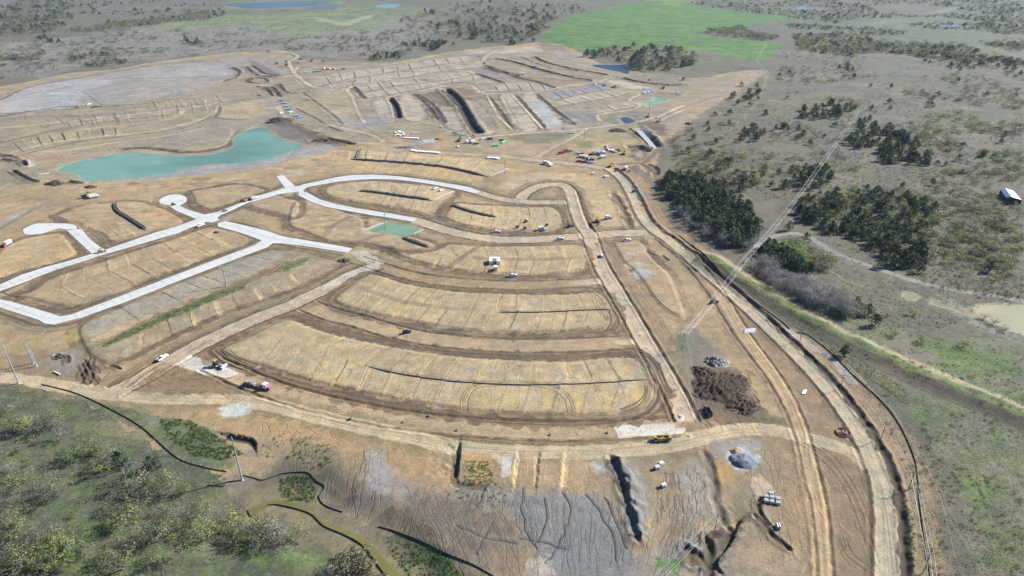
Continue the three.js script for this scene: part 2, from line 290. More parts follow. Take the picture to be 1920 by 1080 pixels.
// rills on the grey slope: water-cut lines running downhill
reseed(13);
function rill(x, y, n, dirX, len, w, deep, a) {
  const q = [];
  for (let i = 0; i < n; i++) { q.push(land(x, y)); x += dirX + rr(-3.4, 3.4); y += len; }
  const p = smooth(q, false, 0.9), r = offset(p, (i) => 0.35 * vnoise(i * 0.6 + x, y));
  lineOp(r, w, rgb([104, 98, 90], a), grey(deep ? 64 : 96, 0.8));
  return r;
}
for (let i = 0; i < 210; i++) { const x = rr(760, 1330), y0 = rr(905, 1000), lean = (x - 1120) * -0.018; rill(x, y0, Math.round(rr(4, 11)), lean + rr(-1.5, 1.5), rr(9, 15), rr(0.16, 0.36), rnd() < 0.4, rr(0.25, 0.6)); }
for (let i = 0; i < 100; i++) { const x = rr(700, 1010), y0 = rr(900, 1010); rill(x, y0, Math.round(rr(4, 9)), rr(-9, -3), rr(8, 12), rr(0.16, 0.36), rnd() < 0.4, rr(0.25, 0.55)); }
for (let i = 0; i < 70; i++) { const x = rr(560, 720), y0 = rr(830, 920); rill(x, y0, Math.round(rr(4, 9)), rr(-5, 0), rr(7, 12), rr(0.16, 0.36), rnd() < 0.4, rr(0.25, 0.55)); }
for (let i = 0; i < 60; i++) { const x = rr(1400, 1560), y0 = rr(840, 1000); rill(x, y0, Math.round(rr(3, 8)), rr(0, 4), rr(8, 14), rr(0.25, 0.5), rnd() < 0.3, rr(0.2, 0.45)); }
for (const t of ['1015,580 1010,700 1030,800 1060,880 1100,930', '1145,640 1150,760 1130,850 1090,900', '1240,610 1280,680 1265,780 1230,880 1180,960 1150,1010', '820,560 760,690', '850,780 780,900 760,960', '1370,620 1450,720 1520,850 1545,1000', '1480,640 1560,820 1600,930', '640,800 800,860 980,900', '1000,870 1130,890 1260,930']) {
  const p = smooth(P('12', t), false, 1); const q = wobble(p, 0.6, 0.35, rr(0, 50)); ditch(q, 1.1, 0.2, { col: [116, 108, 98], a: 0.3, lip: 0.2 }); lineOp(q, 0.36, rgb([88, 82, 74], 0.7), grey(30, 1));
}
// creek bed and its banks
const CREEK_C = smooth(P('0', '455,985 480,958 505,941 545,944 585,957 606,980 640,1002 680,1020 715,1055 760,1100 800,1140', -2.6), false, 1.5);
stampLine(CREEK_C, 30, (s) => { const q = Math.abs(s); return -3.2 * sstep(21, 8, q); });
band(CREEK_C, 19, [124, 112, 92], { a: 0.8, rag: 0.3 });
band(CREEK_C, 12, [150, 138, 104], { a: 0.7, rag: 0.3 });

// ---- haul roads, lanes and tracks of bare earth
reseed(14);
const lane = (p, w, col = C.haul, { n = 9, k = K.dirt, side = null, deep = 0.5, rag = 0.1 } = {}) => { if (side) band(p, w * 1.9, side, { a: 0.6, rag: 0.2 }); band(p, w, col, { a: 1, rag, k }); tracks(p, w * 0.86, n, { dark: mix(col, C.dark, 0.45), light: mix(col, [235, 220, 196], 0.5), a: 0.4, w: 0.42, deep }); };
const L = (sheet, text, step) => smooth(P(sheet, text), false, step);
const EAST = L('0', '1140,316 1165,335 1186,368 1204,405 1226,431 1262,457 1330,516 1400,577 1470,643 1540,714 1590,778 1622,830 1646,885 1658,940 1663,1000 1664,1100');
const SOUTH = L('0', '-30,706 60,713 130,727 220,740 320,748 420,748 480,755 560,772 640,792 760,817 860,838 960,848 1060,849 1160,844 1260,834 1320,819 1380,806 1440,805 1500,818 1560,833 1600,850 1630,878');
const NORTHHAUL = L('0', '560,285 640,268 740,272 800,283 860,288 940,293 1000,300 1080,308 1140,319 1170,338');

// ---- blocks, streets and lots
const street = (p, w, col = C.gravel, { k = K.gravel, sh = 15, shoulder = C.shoulder, cut = true, n = 14, side = [1, -1] } = {}) => {
  band(p, w + sh, shoulder, { a: 0.9, rag: 0.1 });
  tracks(p, w + sh - 2, 26, { dark: [124, 104, 78], light: [192, 168, 130], a: 0.42, w: 0.45 });
  if (cut) for (const s of side) ditch(offset(p, s * (w / 2 + 0.8)), 1.4, 0.6, { col: C.dark, a: 0.7, lip: 0.6 });
  band(p, w, col, { a: 1, rag: 0.05, k });
  tracks(p, w * 0.9, n, { dark: mix(col, C.dark, 0.3), light: mix(col, [245, 238, 230], 0.5), a: 0.24, w: 0.3, deep: 0.15 });
};
function pad(poly, col = C.pad, { edge = 3.2, rise = 0.75, spots = 26, blur = 0 } = {}) {
  const p = smooth(poly, true, 2.2), sc = Math.max(1, centre(p)[1] / 420);
  const ring = [...p, p[0], p[1]]; band(ring, edge * 2.7 * sc, [124, 101, 74], { a: 0.8, rag: 0.3 }); tracks(ring, edge * 2.6 * sc, 22, { dark: [92, 74, 54], light: [178, 150, 112], a: 0.5, w: 0.4 }); band(ring, edge * 1.1 * sc, C.dark, { a: 0.7, rag: 0.5 });
  area(p, col, { rag: 1, a: 1 });
  stampArea(p, (m, x, d, old) => old + rise * sstep(0, 2.2, m), 1);
  blots(p, spots, 2.5, 9, [C.pad, [204, 178, 138], C.padGrey, [182, 154, 116], [190, 160, 120]], 0.34, 2.4);
  blots(p, Math.round(spots / 4), 1.5, 5, [C.lime, [196, 186, 170]], 0.4, 1.8);
  for (let i = 0; i < spots / 3; i++) { const [x, d] = pick(scatter(p, 1)) || centre(p), r = rr(4, 9), a0 = rr(0, 6), q = []; for (let j = 0; j < 16; j++) { const f = a0 + j * rr(0.12, 0.17); q.push([x + Math.cos(f) * r * 1.4, d + Math.sin(f) * r]); } for (const o of [0, 1.9]) lineOp(offset(q, o), 0.32 * sc, rgb([150, 124, 90], 0.4), grey(80, 0.6)); }
}
// lot lines between the two long sides of a row of building plots
function lots(a, b, n, { strip = C.strip, w = 2.2, step = 0.22, sa = 0.7, dark = 0.5, jit = 0.14, from = 0, to = 1 } = {}) {
  const la = lengths(a), lb = lengths(b);
  for (let i = 1; i < n; i++) {
    const t = from + (to - from) * (i + rr(-jit, jit)) / n, q = dense([along(a, t, la), along(b, t, lb)], 1.5, false), sc = Math.max(1, q[0][1] / 420);
    const p = wobble(q, 0.35, 0.3, i * 7.7 + n);
    if (rnd() < sa) { const e = offset(p, (rnd() < 0.5 ? 1 : -1) * w * 0.35); band(e, w * rr(0.6, 1.2) * sc, vary(strip, 8), { a: 0.75, rag: 0.5 }); if (rnd() < 0.28 && sc < 1.15) band(e.slice(Math.floor(e.length * 0.35)), w * rr(0.6, 1.1) * sc, [222, 190, 128], { a: 0.7, rag: 0.6 }); }
    const ph = rr(0, 99), hh = step * rr(0.5, 1.3), sgn = rnd() < 0.7 ? 1 : -1;
    stampLine(p, 9, (s) => { const u = s * sgn; return u > 0 ? hh * Math.exp(-u / 3) : -hh * 0.5 * Math.exp(u / 1.2); });
    const l = offset(p, rr(-0.3, 0.3)), i0 = Math.floor(rr(0, 0.25) * l.length), i1 = Math.ceil(rr(0.7, 1) * l.length);
    if (i1 - i0 > 2 && (dark > 0.6 || rnd() < 0.5)) lineOp(l.slice(i0, i1), rr(0.35, 0.7) * sc, rgb(C.brown, dark * rr(0.8, 1.5)), grey(50, 0.7));
    for (let j = 0; j < 8; j++) { const m = offset(p, rr(1, 11) * (rnd() < 0.5 ? 1 : -1)), k0 = Math.floor(rr(0, 0.6) * m.length), k1 = k0 + Math.ceil(rr(0.2, 0.5) * m.length); if (k1 - k0 > 2) lineOp(wobble(m.slice(k0, k1), 0.8, 0.4, j + i * 3), rr(0.2, 0.42) * sc, rgb(rnd() < 0.55 ? [146, 118, 84] : [230, 206, 166], 0.4), grey(rnd() < 0.5 ? 60 : 200, 0.4)); }
  }
}
const POOLS_AREA = (x, d) => inside(P('00', '300,960 450,890 850,850 1300,820 1450,700 1700,820 1500,900 900,1000 500,1030'), x, d);
// ---- far north: rows of plots, cuttings and lanes
reseed(21);
area(P('00', '0,560 150,490 400,440 700,390 1000,345 1250,345 1320,400 1330,430 1250,460 1130,520 700,580 560,600 300,620 0,640'), [172, 163, 154], { rag: 4, a: 0.85 });
area(P('00', '0,570 180,490 420,440 700,440 500,500 420,600 100,640 0,640'), [188, 184, 180], { rag: 4, a: 0.7 });
area(P('00', '700,430 1000,400 1250,350 1290,420 900,440'), [184, 178, 172], { rag: 4, a: 0.6 });
band(L('00', '250,450 600,440 900,440 1150,435 1340,425'), 7, [150, 145, 140], { a: 0.7 });
band(L('00', '-30,680 200,655 500,650 800,625 1000,600 1250,575 1500,545'), 9, [138, 134, 128], { a: 0.75, rag: 0.3 });
band(L('00', '-30,660 150,630 350,600 560,600'), 7, [120, 114, 104], { a: 0.7, rag: 0.3 });
band(L('00', '-30,810 150,770 300,735 400,725'), 9, [146, 126, 100], { a: 0.7, rag: 0.25 });
band(L('00', '60,860 260,810 500,775 800,745 950,720 1130,670 1220,620 1240,590'), 6, [206, 184, 148], { a: 0.8, rag: 0.2 });
band(L('00', '420,730 700,700 900,680 1000,650 1030,620'), 5, [204, 182, 146], { a: 0.7, rag: 0.2 });
area(P('00', '1240,600 1400,570 1500,575 1535,640 1400,670 1230,660'), [200, 176, 138], { rag: 3, a: 0.8 });
area(P('00', '1260,670 1540,650 1520,700 1330,780 1250,800 1000,840 800,815 700,830 560,820 900,760 1150,700'), [164, 150, 132], { rag: 4, a: 0.7 });
area(P('00', '-20,900 200,840 560,820 700,830 540,880 330,930 120,920'), [184, 160, 128], { rag: 4, a: 0.8 });
lots(P('v', '0,520 480,400 920,320 1900,220'), P('v', '160,640 640,490 1080,400 1920,320'), 10, { strip: C.padGrey, step: 0.8, sa: 0.25, w: 1, dark: 0.95 });
lots(P('v', '820,180 1300,120 1920,80'), P('v', '860,240 1300,200 1920,170'), 6, { strip: C.lime, step: 0.6, sa: 0.6, w: 0.8, dark: 0.7 });
lots(P('00', '120,690 500,650 900,610 1300,540'), P('00', '180,700 520,690 900,670 1310,590'), 13, { strip: C.lime, step: 0.6, sa: 0.5, w: 0.8, dark: 0.7 });
lots(P('00', '700,590 1000,560 1290,530'), P('00', '720,620 1010,600 1330,570'), 8, { strip: C.lime, step: 0.5, sa: 0.4, w: 0.8 });
for (const t of ['200,520 240,515 330,510', '120,540 300,500 440,505', '470,515 540,570 575,590']) lineOp(L('00', t), 2.4, rgb([120, 114, 106], 0.6));
// north-west corner works
area(P('00', '1230,330 1420,310 1700,330 1600,420 1340,430 1290,380'), [166, 158, 150], { rag: 3, a: 0.7 });
area(P('00', '1400,330 1580,420 1540,440 1420,390'), [128, 122, 112], { rag: 2, a: 0.8 });
area(P('00', '1480,350 1680,340 1920,360 1920,400 1700,380 1560,380'), [178, 140, 112], { rag: 3, a: 0.7 });
for (const t of ['1380,375 1440,420 1550,435', '1415,370 1480,410 1580,430', '1300,380 1340,400 1330,430 1250,460', '1385,460 1420,440 1480,440 1500,460 1450,468 1385,460', '1440,485 1490,500 1530,540', '1520,485 1560,530 1580,545', '1565,470 1600,515 1660,520']) { const p = L('00', t); ditch(p, 4.5, 1.1, { a: 0.8, col: C.darker }); }
for (const t of ['1290,490 1380,475 1440,500 1490,545', '1290,465 1380,440 1440,400 1380,370', '1440,500 1520,470 1600,430']) band(L('00', t), 6, [182, 152, 112], { a: 0.8, rag: 0.2 });
area(P('00', '1420,690 1540,660 1580,560 1500,555 1540,640'), C.clay, { rag: 3, a: 0.6 });
for (const [t, w] of [['0,565 150,495 400,444 700,394 1000,350 1240,345', 5], ['0,642 200,625 560,602 900,572 1130,522', 4], ['30,900 200,850 420,800 700,765 1000,725 1180,660', 3], ['40,790 250,745 500,700 800,660 1000,640', 3], ['1235,600 1225,640 1205,660 1280,672 1370,675', 3], ['1500,540 1700,500 1920,490', 4], ['1660,610 1760,660 1860,720 1920,740', 4], ['1700,520 1860,640 1920,700', 4], ['-20,870 60,880 130,920', 5]]) { const p = L('00', t); band(p, w, [116, 100, 80], { a: 0.65, rag: 0.4 }); stampLine(p, 7, (q) => -0.5 * Math.exp(-((q / 2.2) ** 2)) + 0.4 * Math.exp(-(((Math.abs(q) - 3.4) / 1.5) ** 2))); }
for (const [t, w] of [['0,600 180,560 420,540 700,540 1000,520', 2.4], ['0,720 300,690 700,650 1100,600 1300,560', 4], ['300,860 600,810 900,770 1150,720', 4], ['1560,600 1640,690 1760,770 1900,790', 5], ['1690,540 1800,560 1920,560', 4], ['1660,420 1700,470 1900,480', 3]]) band(L('00', t), w, [212, 194, 164], { a: 0.75, rag: 0.25 });
// lots of the first far block
const FAR = { strip: [200, 186, 164], step: 0.7, w: 1, sa: 0.35, dark: 0.95, jit: 0.05 };
reseed(22);
const rowsFar = [
  ['10', '-170,440 0,410 300,370 560,330 730,312', '-130,490 30,448 320,400 580,360 760,340', 12],
  ['10', '-130,500 30,455 320,405 580,365 780,345', '-90,545 60,480 340,440 600,395 810,375', 12],
  ['10', '80,490 300,450 520,425 760,390', '110,525 330,480 560,455 790,415', 11],
  ['10', '110,530 330,485 560,460 790,420', '140,560 380,515 620,470 800,445', 11],
  ['10', '800,490 950,470 1100,465 1180,475', '820,520 960,510 1110,510 1200,500', 6],
  ['10', '1150,530 1300,500 1480,480', '1200,565 1350,530 1520,500', 7],
  ['10', '1200,575 1350,535 1520,510 1560,520', '1250,595 1400,570 1560,540 1620,525', 8],
  ['10', '1400,610 1540,580 1630,575', '1450,640 1560,620 1660,600', 5],
];
for (const [s, a, b, n] of rowsFar) { const A = P(s, a), B = P(s, b); area([...A, ...B.slice().reverse()], s === '10' && n === 7 ? [156, 158, 162] : [194, 179, 156], { rag: 1.5, a: 0.9 }); lots(A, B, n, FAR); band(smooth(B), 4.5, [132, 118, 98], { a: 0.75, rag: 0.3 }); }
const colsFar = [                                        // plots whose lines run across the picture
  ['10', '180,575 270,560 320,660 240,690', '0', 5], ['10', '330,545 410,535 480,660 360,670', '0', 7], ['10', '550,600 620,595 690,720 600,720', '0', 5], ['10', '690,575 760,570 870,730 760,745', '0', 8], ['10', '890,540 970,530 1110,720 1000,725', '0', 9], ['10', '1020,540 1100,530 1250,710 1140,720', '0', 9],
];
for (const [s, t] of colsFar) { const q = P(s, t); band([...smooth(q, true, 4), q[0]], 5, [118, 100, 78], { a: 0.7, rag: 0.35 }); area(smooth(q, true, 4), vary([196, 180, 156], 4), { rag: 2, a: 0.9 }); lots([q[0], q[3]], [q[1], q[2]], s && 8, { ...FAR, strip: [206, 200, 192], step: 0.5, dark: 0.5 }); }
area(P('10', '1060,580 1150,560 1250,700 1150,715'), [196, 196, 194], { rag: 2, a: 0.6 });
area(P('10', '620,500 700,490 770,560 680,575'), [140, 114, 88], { rag: 3, a: 0.85 });
area(P('10', '440,530 560,510 650,600 560,600 500,570'), [126, 106, 84], { rag: 3, a: 0.8 });
area(P('10', '690,580 760,575 880,735 780,745'), [150, 136, 114], { rag: 2, a: 0.5 });
area(P('10', '-20,490 50,500 80,600 20,690 -60,640 -120,560'), [196, 172, 138], { rag: 4, a: 0.7 });
area(P('10', '-40,690 150,650 280,660 240,720 100,720'), [164, 160, 156], { rag: 4, a: 0.7 });
area(P('10', '830,370 1000,420 1400,460 1200,490 1000,450 860,400'), [158, 136, 112], { rag: 3, a: 0.7 });
area(P('10', '1220,640 1400,615 1480,690 1330,700'), [152, 146, 140], { rag: 3, a: 0.8 });
area(P('10', '740,390 830,385 960,460 900,470 780,420'), [150, 144, 138], { rag: 2, a: 0.7 });
area(P('10', '1490,455 1540,450 1760,500 1640,500'), [208, 194, 168], { rag: 2, a: 0.9 });
area(P('10', '1480,640 1680,625 1740,640 1680,690 1560,700 1500,690'), [136, 128, 112], { rag: 3, a: 0.8 });
area(P('10', '660,285 900,275 1100,250 1150,290 900,300 700,300'), [204, 184, 158], { rag: 3, a: 0.85 });
area(P('10', '1090,245 1170,235 1260,275 1160,290'), [146, 128, 106], { rag: 3, a: 0.8 });
area(P('10', '1160,290 1240,280 1340,330 1400,380 1280,340'), [168, 160, 154], { rag: 3, a: 0.7 });
area(P('10', '1580,440 1920,490 1920,420 1700,410'), [150, 138, 118], { rag: 3, a: 0.8 });
const scrape = P('20', '150,500 370,395 470,400 360,480 230,560 0,700 -120,760 -60,650');
area(scrape, [178, 156, 130], { rag: 2, a: 0.95 });
for (let i = 0; i < 26; i++) { const t = i / 25; lineOp(dense([along([scrape[7], scrape[0], scrape[1]], rr(0, 0.4)), along([scrape[5], scrape[4], scrape[3]], rr(0.6, 1))].map((q) => [q[0] + rr(-30, 30) * t, q[1] + rr(-20, 20)]), 6, false), rr(0.6, 1.6), rgb(pick([[204, 180, 150], [146, 122, 96]]), 0.3)); }
// cuttings
reseed(23);
for (const [s, t, w, dp] of [['10', '560,505 600,540 640,590', 6, 2.2], ['10', '860,330 960,347 1100,388 1250,425 1400,455', 5.5, 2.2], ['10', '1085,320 1150,352 1300,388 1400,405 1490,422', 5, 2], ['10', '1575,440 1700,466 1850,480 1930,478', 6, 2.2], ['10', '750,410 830,440 910,466', 4, 1.4], ['10', '800,365 900,400 1000,440 1100,460 1200,495', 4, 1.2], ['10', '1010,320 1080,350 1200,385 1330,400', 3, 0.9], ['10', '60,485 130,555', 5, 0.9], ['10', '410,530 470,580 550,680', 5, 1.1], ['10', '430,530 520,600 580,690', 4, 1.0], ['10', '1780,520 1900,535', 4, 1], ['10', '820,535 900,640 960,730', 4, 0.8], ['10', '980,535 1060,630 1140,720', 4, 0.8], ['10', '1100,530 1200,620 1310,700', 4, 0.8]]) ditch(L(s, t), w, dp, { col: C.darker, a: 0.75, lip: 0.55 });
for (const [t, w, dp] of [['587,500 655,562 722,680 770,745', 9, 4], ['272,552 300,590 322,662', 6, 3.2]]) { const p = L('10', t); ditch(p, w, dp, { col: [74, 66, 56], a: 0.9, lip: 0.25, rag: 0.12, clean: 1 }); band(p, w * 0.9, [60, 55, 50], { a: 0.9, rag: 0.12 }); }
ditch(L('10', '800,370 860,400 980,420 1000,425'), 9, 1, { col: [104, 82, 62], a: 0.9 });
// lanes of the north
reseed(24);
for (const [s, t, w, side] of [
  ['0', '-30,170 60,153 130,138 220,131 285,117 340,111 440,99 500,97', 5, C.brown], ['l', '0,130 200,128 330,150 420,170 470,200 430,240 360,270 330,300 380,380 440,470 540,560 660,650 800,680 1000,680 1180,655', 6.5], ['l', '440,420 460,370 540,345 800,340 1000,370 1200,375 1500,350 1800,320', 5],
  ['10', '0,378 120,372 350,352 560,305 660,288 880,278 1080,255', 5], ['10', '880,280 820,310 800,340', 8], ['10', '800,345 500,400 240,455 50,490 60,540 130,562 400,520 600,480 720,478 770,510 800,525 1000,522 1100,515 1300,480 1420,465 1500,445', 5], ['10', '810,320 900,325 990,345 1100,378 1250,415 1400,455 1480,462', 5.5], ['10', '1500,520 1640,515 1680,530 1620,560 1680,590 1640,615 1500,635 1440,650 1460,680', 4.5],
  ['10', '740,785 850,765 1000,752 1100,745 1240,738 1330,728 1380,722 1560,700 1680,682 1780,655 1930,592', 5.5], ['10', '1380,725 1300,775 1180,835 1110,880', 5.5], ['10', '740,785 790,830 840,850', 5], ['10', '830,850 850,810 900,770', 4], ['10', '-90,700 100,740 200,770 240,800', 5], ['10', '1920,620 1700,720', 4],
  ['10', '60,540 100,640 130,690', 4], ['10', '900,540 980,690', 3.4], ['10', '820,530 880,650 970,730', 3.4], ['10', '960,535 1020,600 1130,720', 3.4],
]) lane(L(s, t), w, [216, 196, 164], { n: 5, side: side || [142, 124, 100], rag: 0.16 });
lane(NORTHHAUL, 8, [204, 184, 152], { n: 9, side: C.shoulder });
// yard between the two halves
reseed(25);
area(P('10', '240,790 740,790 1000,760 1350,735 1300,770 1100,880 600,830 300,805'), [182, 160, 130], { rag: 3, a: 0.7 });
area(P('10', '900,765 1250,745 1290,760 1160,810 1000,800'), [130, 128, 96], { rag: 3, a: 0.65 });
area(P('10', '430,790 520,775 540,800 440,810'), C.lime, { rag: 2, a: 0.8 });
area(P('k', '480,230 720,190 640,280 520,300'), [128, 136, 86], { rag: 3, a: 0.6 });
area(P('k', '620,330 950,230 960,260 780,350'), [206, 184, 150], { rag: 2, a: 0.7 });
area(P('k', '560,120 700,140 700,190 560,210'), [206, 182, 144], { rag: 2, a: 0.7 });
area(P('k', '1190,170 1400,210 1500,270 1350,280 1280,340 1180,400'), [190, 162, 124], { rag: 3, a: 0.8 });
area(P('k', '1300,280 1500,330 1520,420 1480,490 1370,500 1300,430'), [126, 104, 80], { rag: 2, a: 0.9 });
area(P('k', '1370,340 1500,370 1480,450 1380,440'), [206, 186, 152], { rag: 1.5, a: 0.8 });
area(P('k', '1520,560 1640,590 1690,650 1620,710 1540,700'), [196, 184, 160], { rag: 1.5, a: 0.8 });
for (const t of ['1100,560 1300,530 1480,530 1620,420 1700,330', '1480,540 1560,600 1560,680 1480,740 1380,760 1360,640 1400,560']) { const p = L('k', t); band(p, 5, [128, 110, 88], { a: 0.8, rag: 0.2 }); tracks(p, 5, 8, { a: 0.5 }); }
ditch(L('k', '1290,290 1400,285 1520,350'), 7, 1.8, { col: C.darker }); ditch(L('k', '1560,550 1650,590 1690,640 1670,700'), 4, 1.4, { col: C.darker });
area(P('k', '1240,700 1440,700 1460,770 1400,830 1480,900 1560,1000 1620,1080 1560,1080 1440,980 1320,890 1290,800 1340,750'), [208, 208, 206], { rag: 2, a: 0.85 });
area(P('n', '900,880 1100,850 1280,900 1350,960 1400,1080 1200,1080 1050,960'), [122, 102, 80], { rag: 3, a: 0.85 });
ditch(L('0', '1198,248 1216,262 1226,276'), 9, 2, { col: C.darker }); bank(L('0', '1206,238 1226,254 1238,272'), 8, 2.2);
// the pond's bank and the causeway below it
area(P('00', '1540,670 1640,680 1800,760 1920,790 1920,830 1760,800 1600,770'), [104, 90, 72], { rag: 3, a: 0.9 });
area(P('m', '160,600 300,560 500,600 800,800 1000,860 740,900 420,800 220,700'), [140, 132, 122], { rag: 2, a: 0.7 });
ditch(L('m', '1060,800 1250,840 1450,885'), 5, 1.6, { col: C.darker }); bank(L('m', '300,520 360,560 520,600'), 14, 3.2);
ditch(L('m', '860,830 1000,840'), 6, 1.6, { col: C.darker });
area(P('00', '560,1030 700,1000 900,990 1050,945 1350,920 1500,890 1690,825 1890,810 1890,850 1500,940 1200,990 900,1010 600,1060'), [178, 172, 162], { rag: 2, a: 0.85 });
area(P('00', '900,960 1200,915 1500,890 1880,815 1500,930 1200,960 950,1000'), [164, 164, 164], { rag: 2, a: 0.6 });
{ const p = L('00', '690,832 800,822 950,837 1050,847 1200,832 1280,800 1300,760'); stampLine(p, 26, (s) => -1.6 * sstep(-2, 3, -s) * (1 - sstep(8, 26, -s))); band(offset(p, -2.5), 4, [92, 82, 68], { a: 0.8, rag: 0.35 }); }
area(P('v', '0,740 300,780 560,990 480,1080 0,1080'), [158, 142, 118], { rag: 4, a: 0.7 });
area(P('v', '180,880 400,980 560,1050 600,1080 300,1080'), [126, 126, 98], { rag: 3, a: 0.8 });
area(P('v', '330,720 520,720 500,830 410,830'), C.lime, { rag: 2, a: 0.7 }); area(P('v', '590,920 740,910 700,935 610,940'), [228, 224, 220], { rag: 1, a: 0.9 });
for (const t of ['0,660 130,670', '0,710 250,745', '320,730 380,800', '180,880 400,1000 550,1050', '1020,1040 1200,1070', '760,1040 860,1050']) ditch(L('v', t), 3.4, 1.3, { col: C.darker });

// ---- north half of the near quarter: B5, strip rows above the loop street
reseed(31);
area(P('00', '0,1080 560,1030 900,1010 1500,940 1890,850 2300,800 2300,900 1980,940 1650,1000 1540,1000 1200,1080'), [198, 170, 128], { rag: 3, a: 0.7 });
area(P('10', '80,850 400,865 800,900 940,930 840,990 500,930 250,905 90,900'), C.pad, { rag: 3, a: 0.8 });
area(P('10', '0,905 250,910 500,935 820,995 780,1060 400,1000 0,960'), [204, 174, 128], { rag: 2, a: 0.8 });
lots(P('10', '-60,870 80,850 400,865 900,920'), P('10', '-60,900 100,900 500,930 830,985'), 9, { step: 0.5 });
lots(P('10', '0,905 250,912 500,937 820,995'), P('10', '-40,950 200,960 500,1010 760,1060'), 8, { step: 0.4 });
blots(P('00', '560,1060 900,1010 1500,940 1890,860 1900,960 1500,1000 1200,1080'), 90, 2, 8, [C.strip, C.lime, C.brown, C.orange], 0.45, 2);
for (const t of ['600,1070 1000,1010 1400,960 1700,880', '900,1075 1300,1020 1560,985']) lane(L('00', t), 5, [186, 156, 114], { n: 8 });
area(P('10', '940,1000 1100,970 1300,980 1440,1030 1400,1060 1260,1010 1060,1050 1000,1075 870,1060'), [198, 178, 148], { rag: 3, a: 0.8 });
blots(P('k', '0,680 700,700 1100,1080 640,1080 400,820 0,780'), 60, 2, 7, [C.strip, C.pad, [212, 176, 132]], 0.5, 2);
area(P('11', '1330,0 1600,0 1700,160 1650,205 1400,215 1360,60'), C.pad, { rag: 2, a: 0.85 });
ditch(L('11', '1525,0 1570,70 1610,160 1620,200'), 4, 0.8, { a: 0.7 }); ditch(L('11', '1330,0 1360,90 1400,200'), 3, 0.7, { a: 0.7 });
lane(L('11', '1600,0 1640,70 1700,160 1740,195'), 5.5, C.haul, { n: 8, side: C.shoulder });

// ---- streets of packed gravel
reseed(32);
const G_NS = L('0', '975,373 986,361 1008,350 1034,345 1054,347 1068,358 1074,376 1082,402 1092,424 1104,440 1114,470 1130,506 1162,560 1202,630 1242,700 1272,755 1287,790');
const G_EW = L('11', '405,158 450,170 560,206 700,241 850,262 1000,268 1200,258 1350,246 1450,240 1550,231 1690,228');
const G_LOOP = L('0', '896,360 925,369 960,376 1010,379 1062,379');
const G_DIAG = L('0', '215,735 260,712 310,683 360,653 407,630 448,611 490,593 545,572 577,556 610,541 650,520 680,507 708,498');
const M_ROW = L('11', '-190,640 -60,690 100,730 250,775 420,815 600,840 800,858 1000,865 1300,862 1690,845');
const U_ROW = L('11', '80,380 220,425 400,475 600,505 900,524 1100,524 1290,515 1490,502');
const S_ROW = L('0', '395,683 450,707 520,735 600,757 700,779 800,794 900,803 1000,808 1100,808 1280,800');
street(U_ROW, 9.5, [184, 156, 118], { k: K.dirt });
street(M_ROW, 11, [198, 170, 130], { k: K.dirt });
street(S_ROW, 11, [200, 172, 132], { k: K.dirt });
lane(SOUTH, 8, C.haul, { n: 14, side: C.shoulder });
street(G_LOOP, 8.5); street(G_DIAG, 10.5); street(G_EW, 10.5); street(G_NS, 9.4);
for (const [p, w] of [[G_LOOP, 8.5], [G_EW, 10.5], [G_NS, 9.4]]) band(p, w, C.gravel, { a: 1, rag: 0.05 });
for (const [p, w] of [[G_EW, 10], [G_NS, 9]]) tracks(p, w, 22, { dark: [180, 158, 136], light: [224, 208, 190], a: 0.22, w: 0.3, deep: 0.12 });
area(P('11', '1275,515 1310,500 1490,485 1500,515 1330,528'), C.gravel, { rag: 0.8, k: K.gravel });
area(P('11', '1515,845 1545,832 1700,820 1700,855 1560,862'), C.gravel, { rag: 0.8, k: K.gravel });
area(P('b', '520,497 690,392 960,480 1090,532 1235,572 1245,600 1180,632 1100,667 850,610 650,545'), C.white, { rag: 0.8, k: K.gravel });
area(P('w', '-340,480 -300,450 0,445 480,420 1000,410 1045,460 1030,520 960,545 1100,545 1240,500 1255,550 1200,620 1080,665 400,680 0,710 -250,720'), C.white, { rag: 0.7, k: K.gravel });
area(P('w', '1075,280 1160,210 1240,225 1250,300 1210,370 1130,380 1070,350'), C.white, { rag: 0.5, k: K.gravel });
area(P('01', '1800,535 1850,510 1960,470 1960,500 1840,545'), [220, 202, 184], { rag: 1 });
area(P('11', '60,335 130,330 240,395 200,420 150,400 90,370'), [216, 198, 178], { rag: 1.5, k: K.gravel });
area(P('11', '0,470 100,425 200,410 215,425 60,490 -20,515'), [214, 196, 178], { rag: 1.2, k: K.gravel });
area(P('01', '1370,620 1420,590 1470,590 1390,645'), [220, 200, 172], { rag: 1.5, a: 0.8 });
area(P('u', '930,450 1000,445 1010,465 940,490'), C.white, { rag: 0.8 });

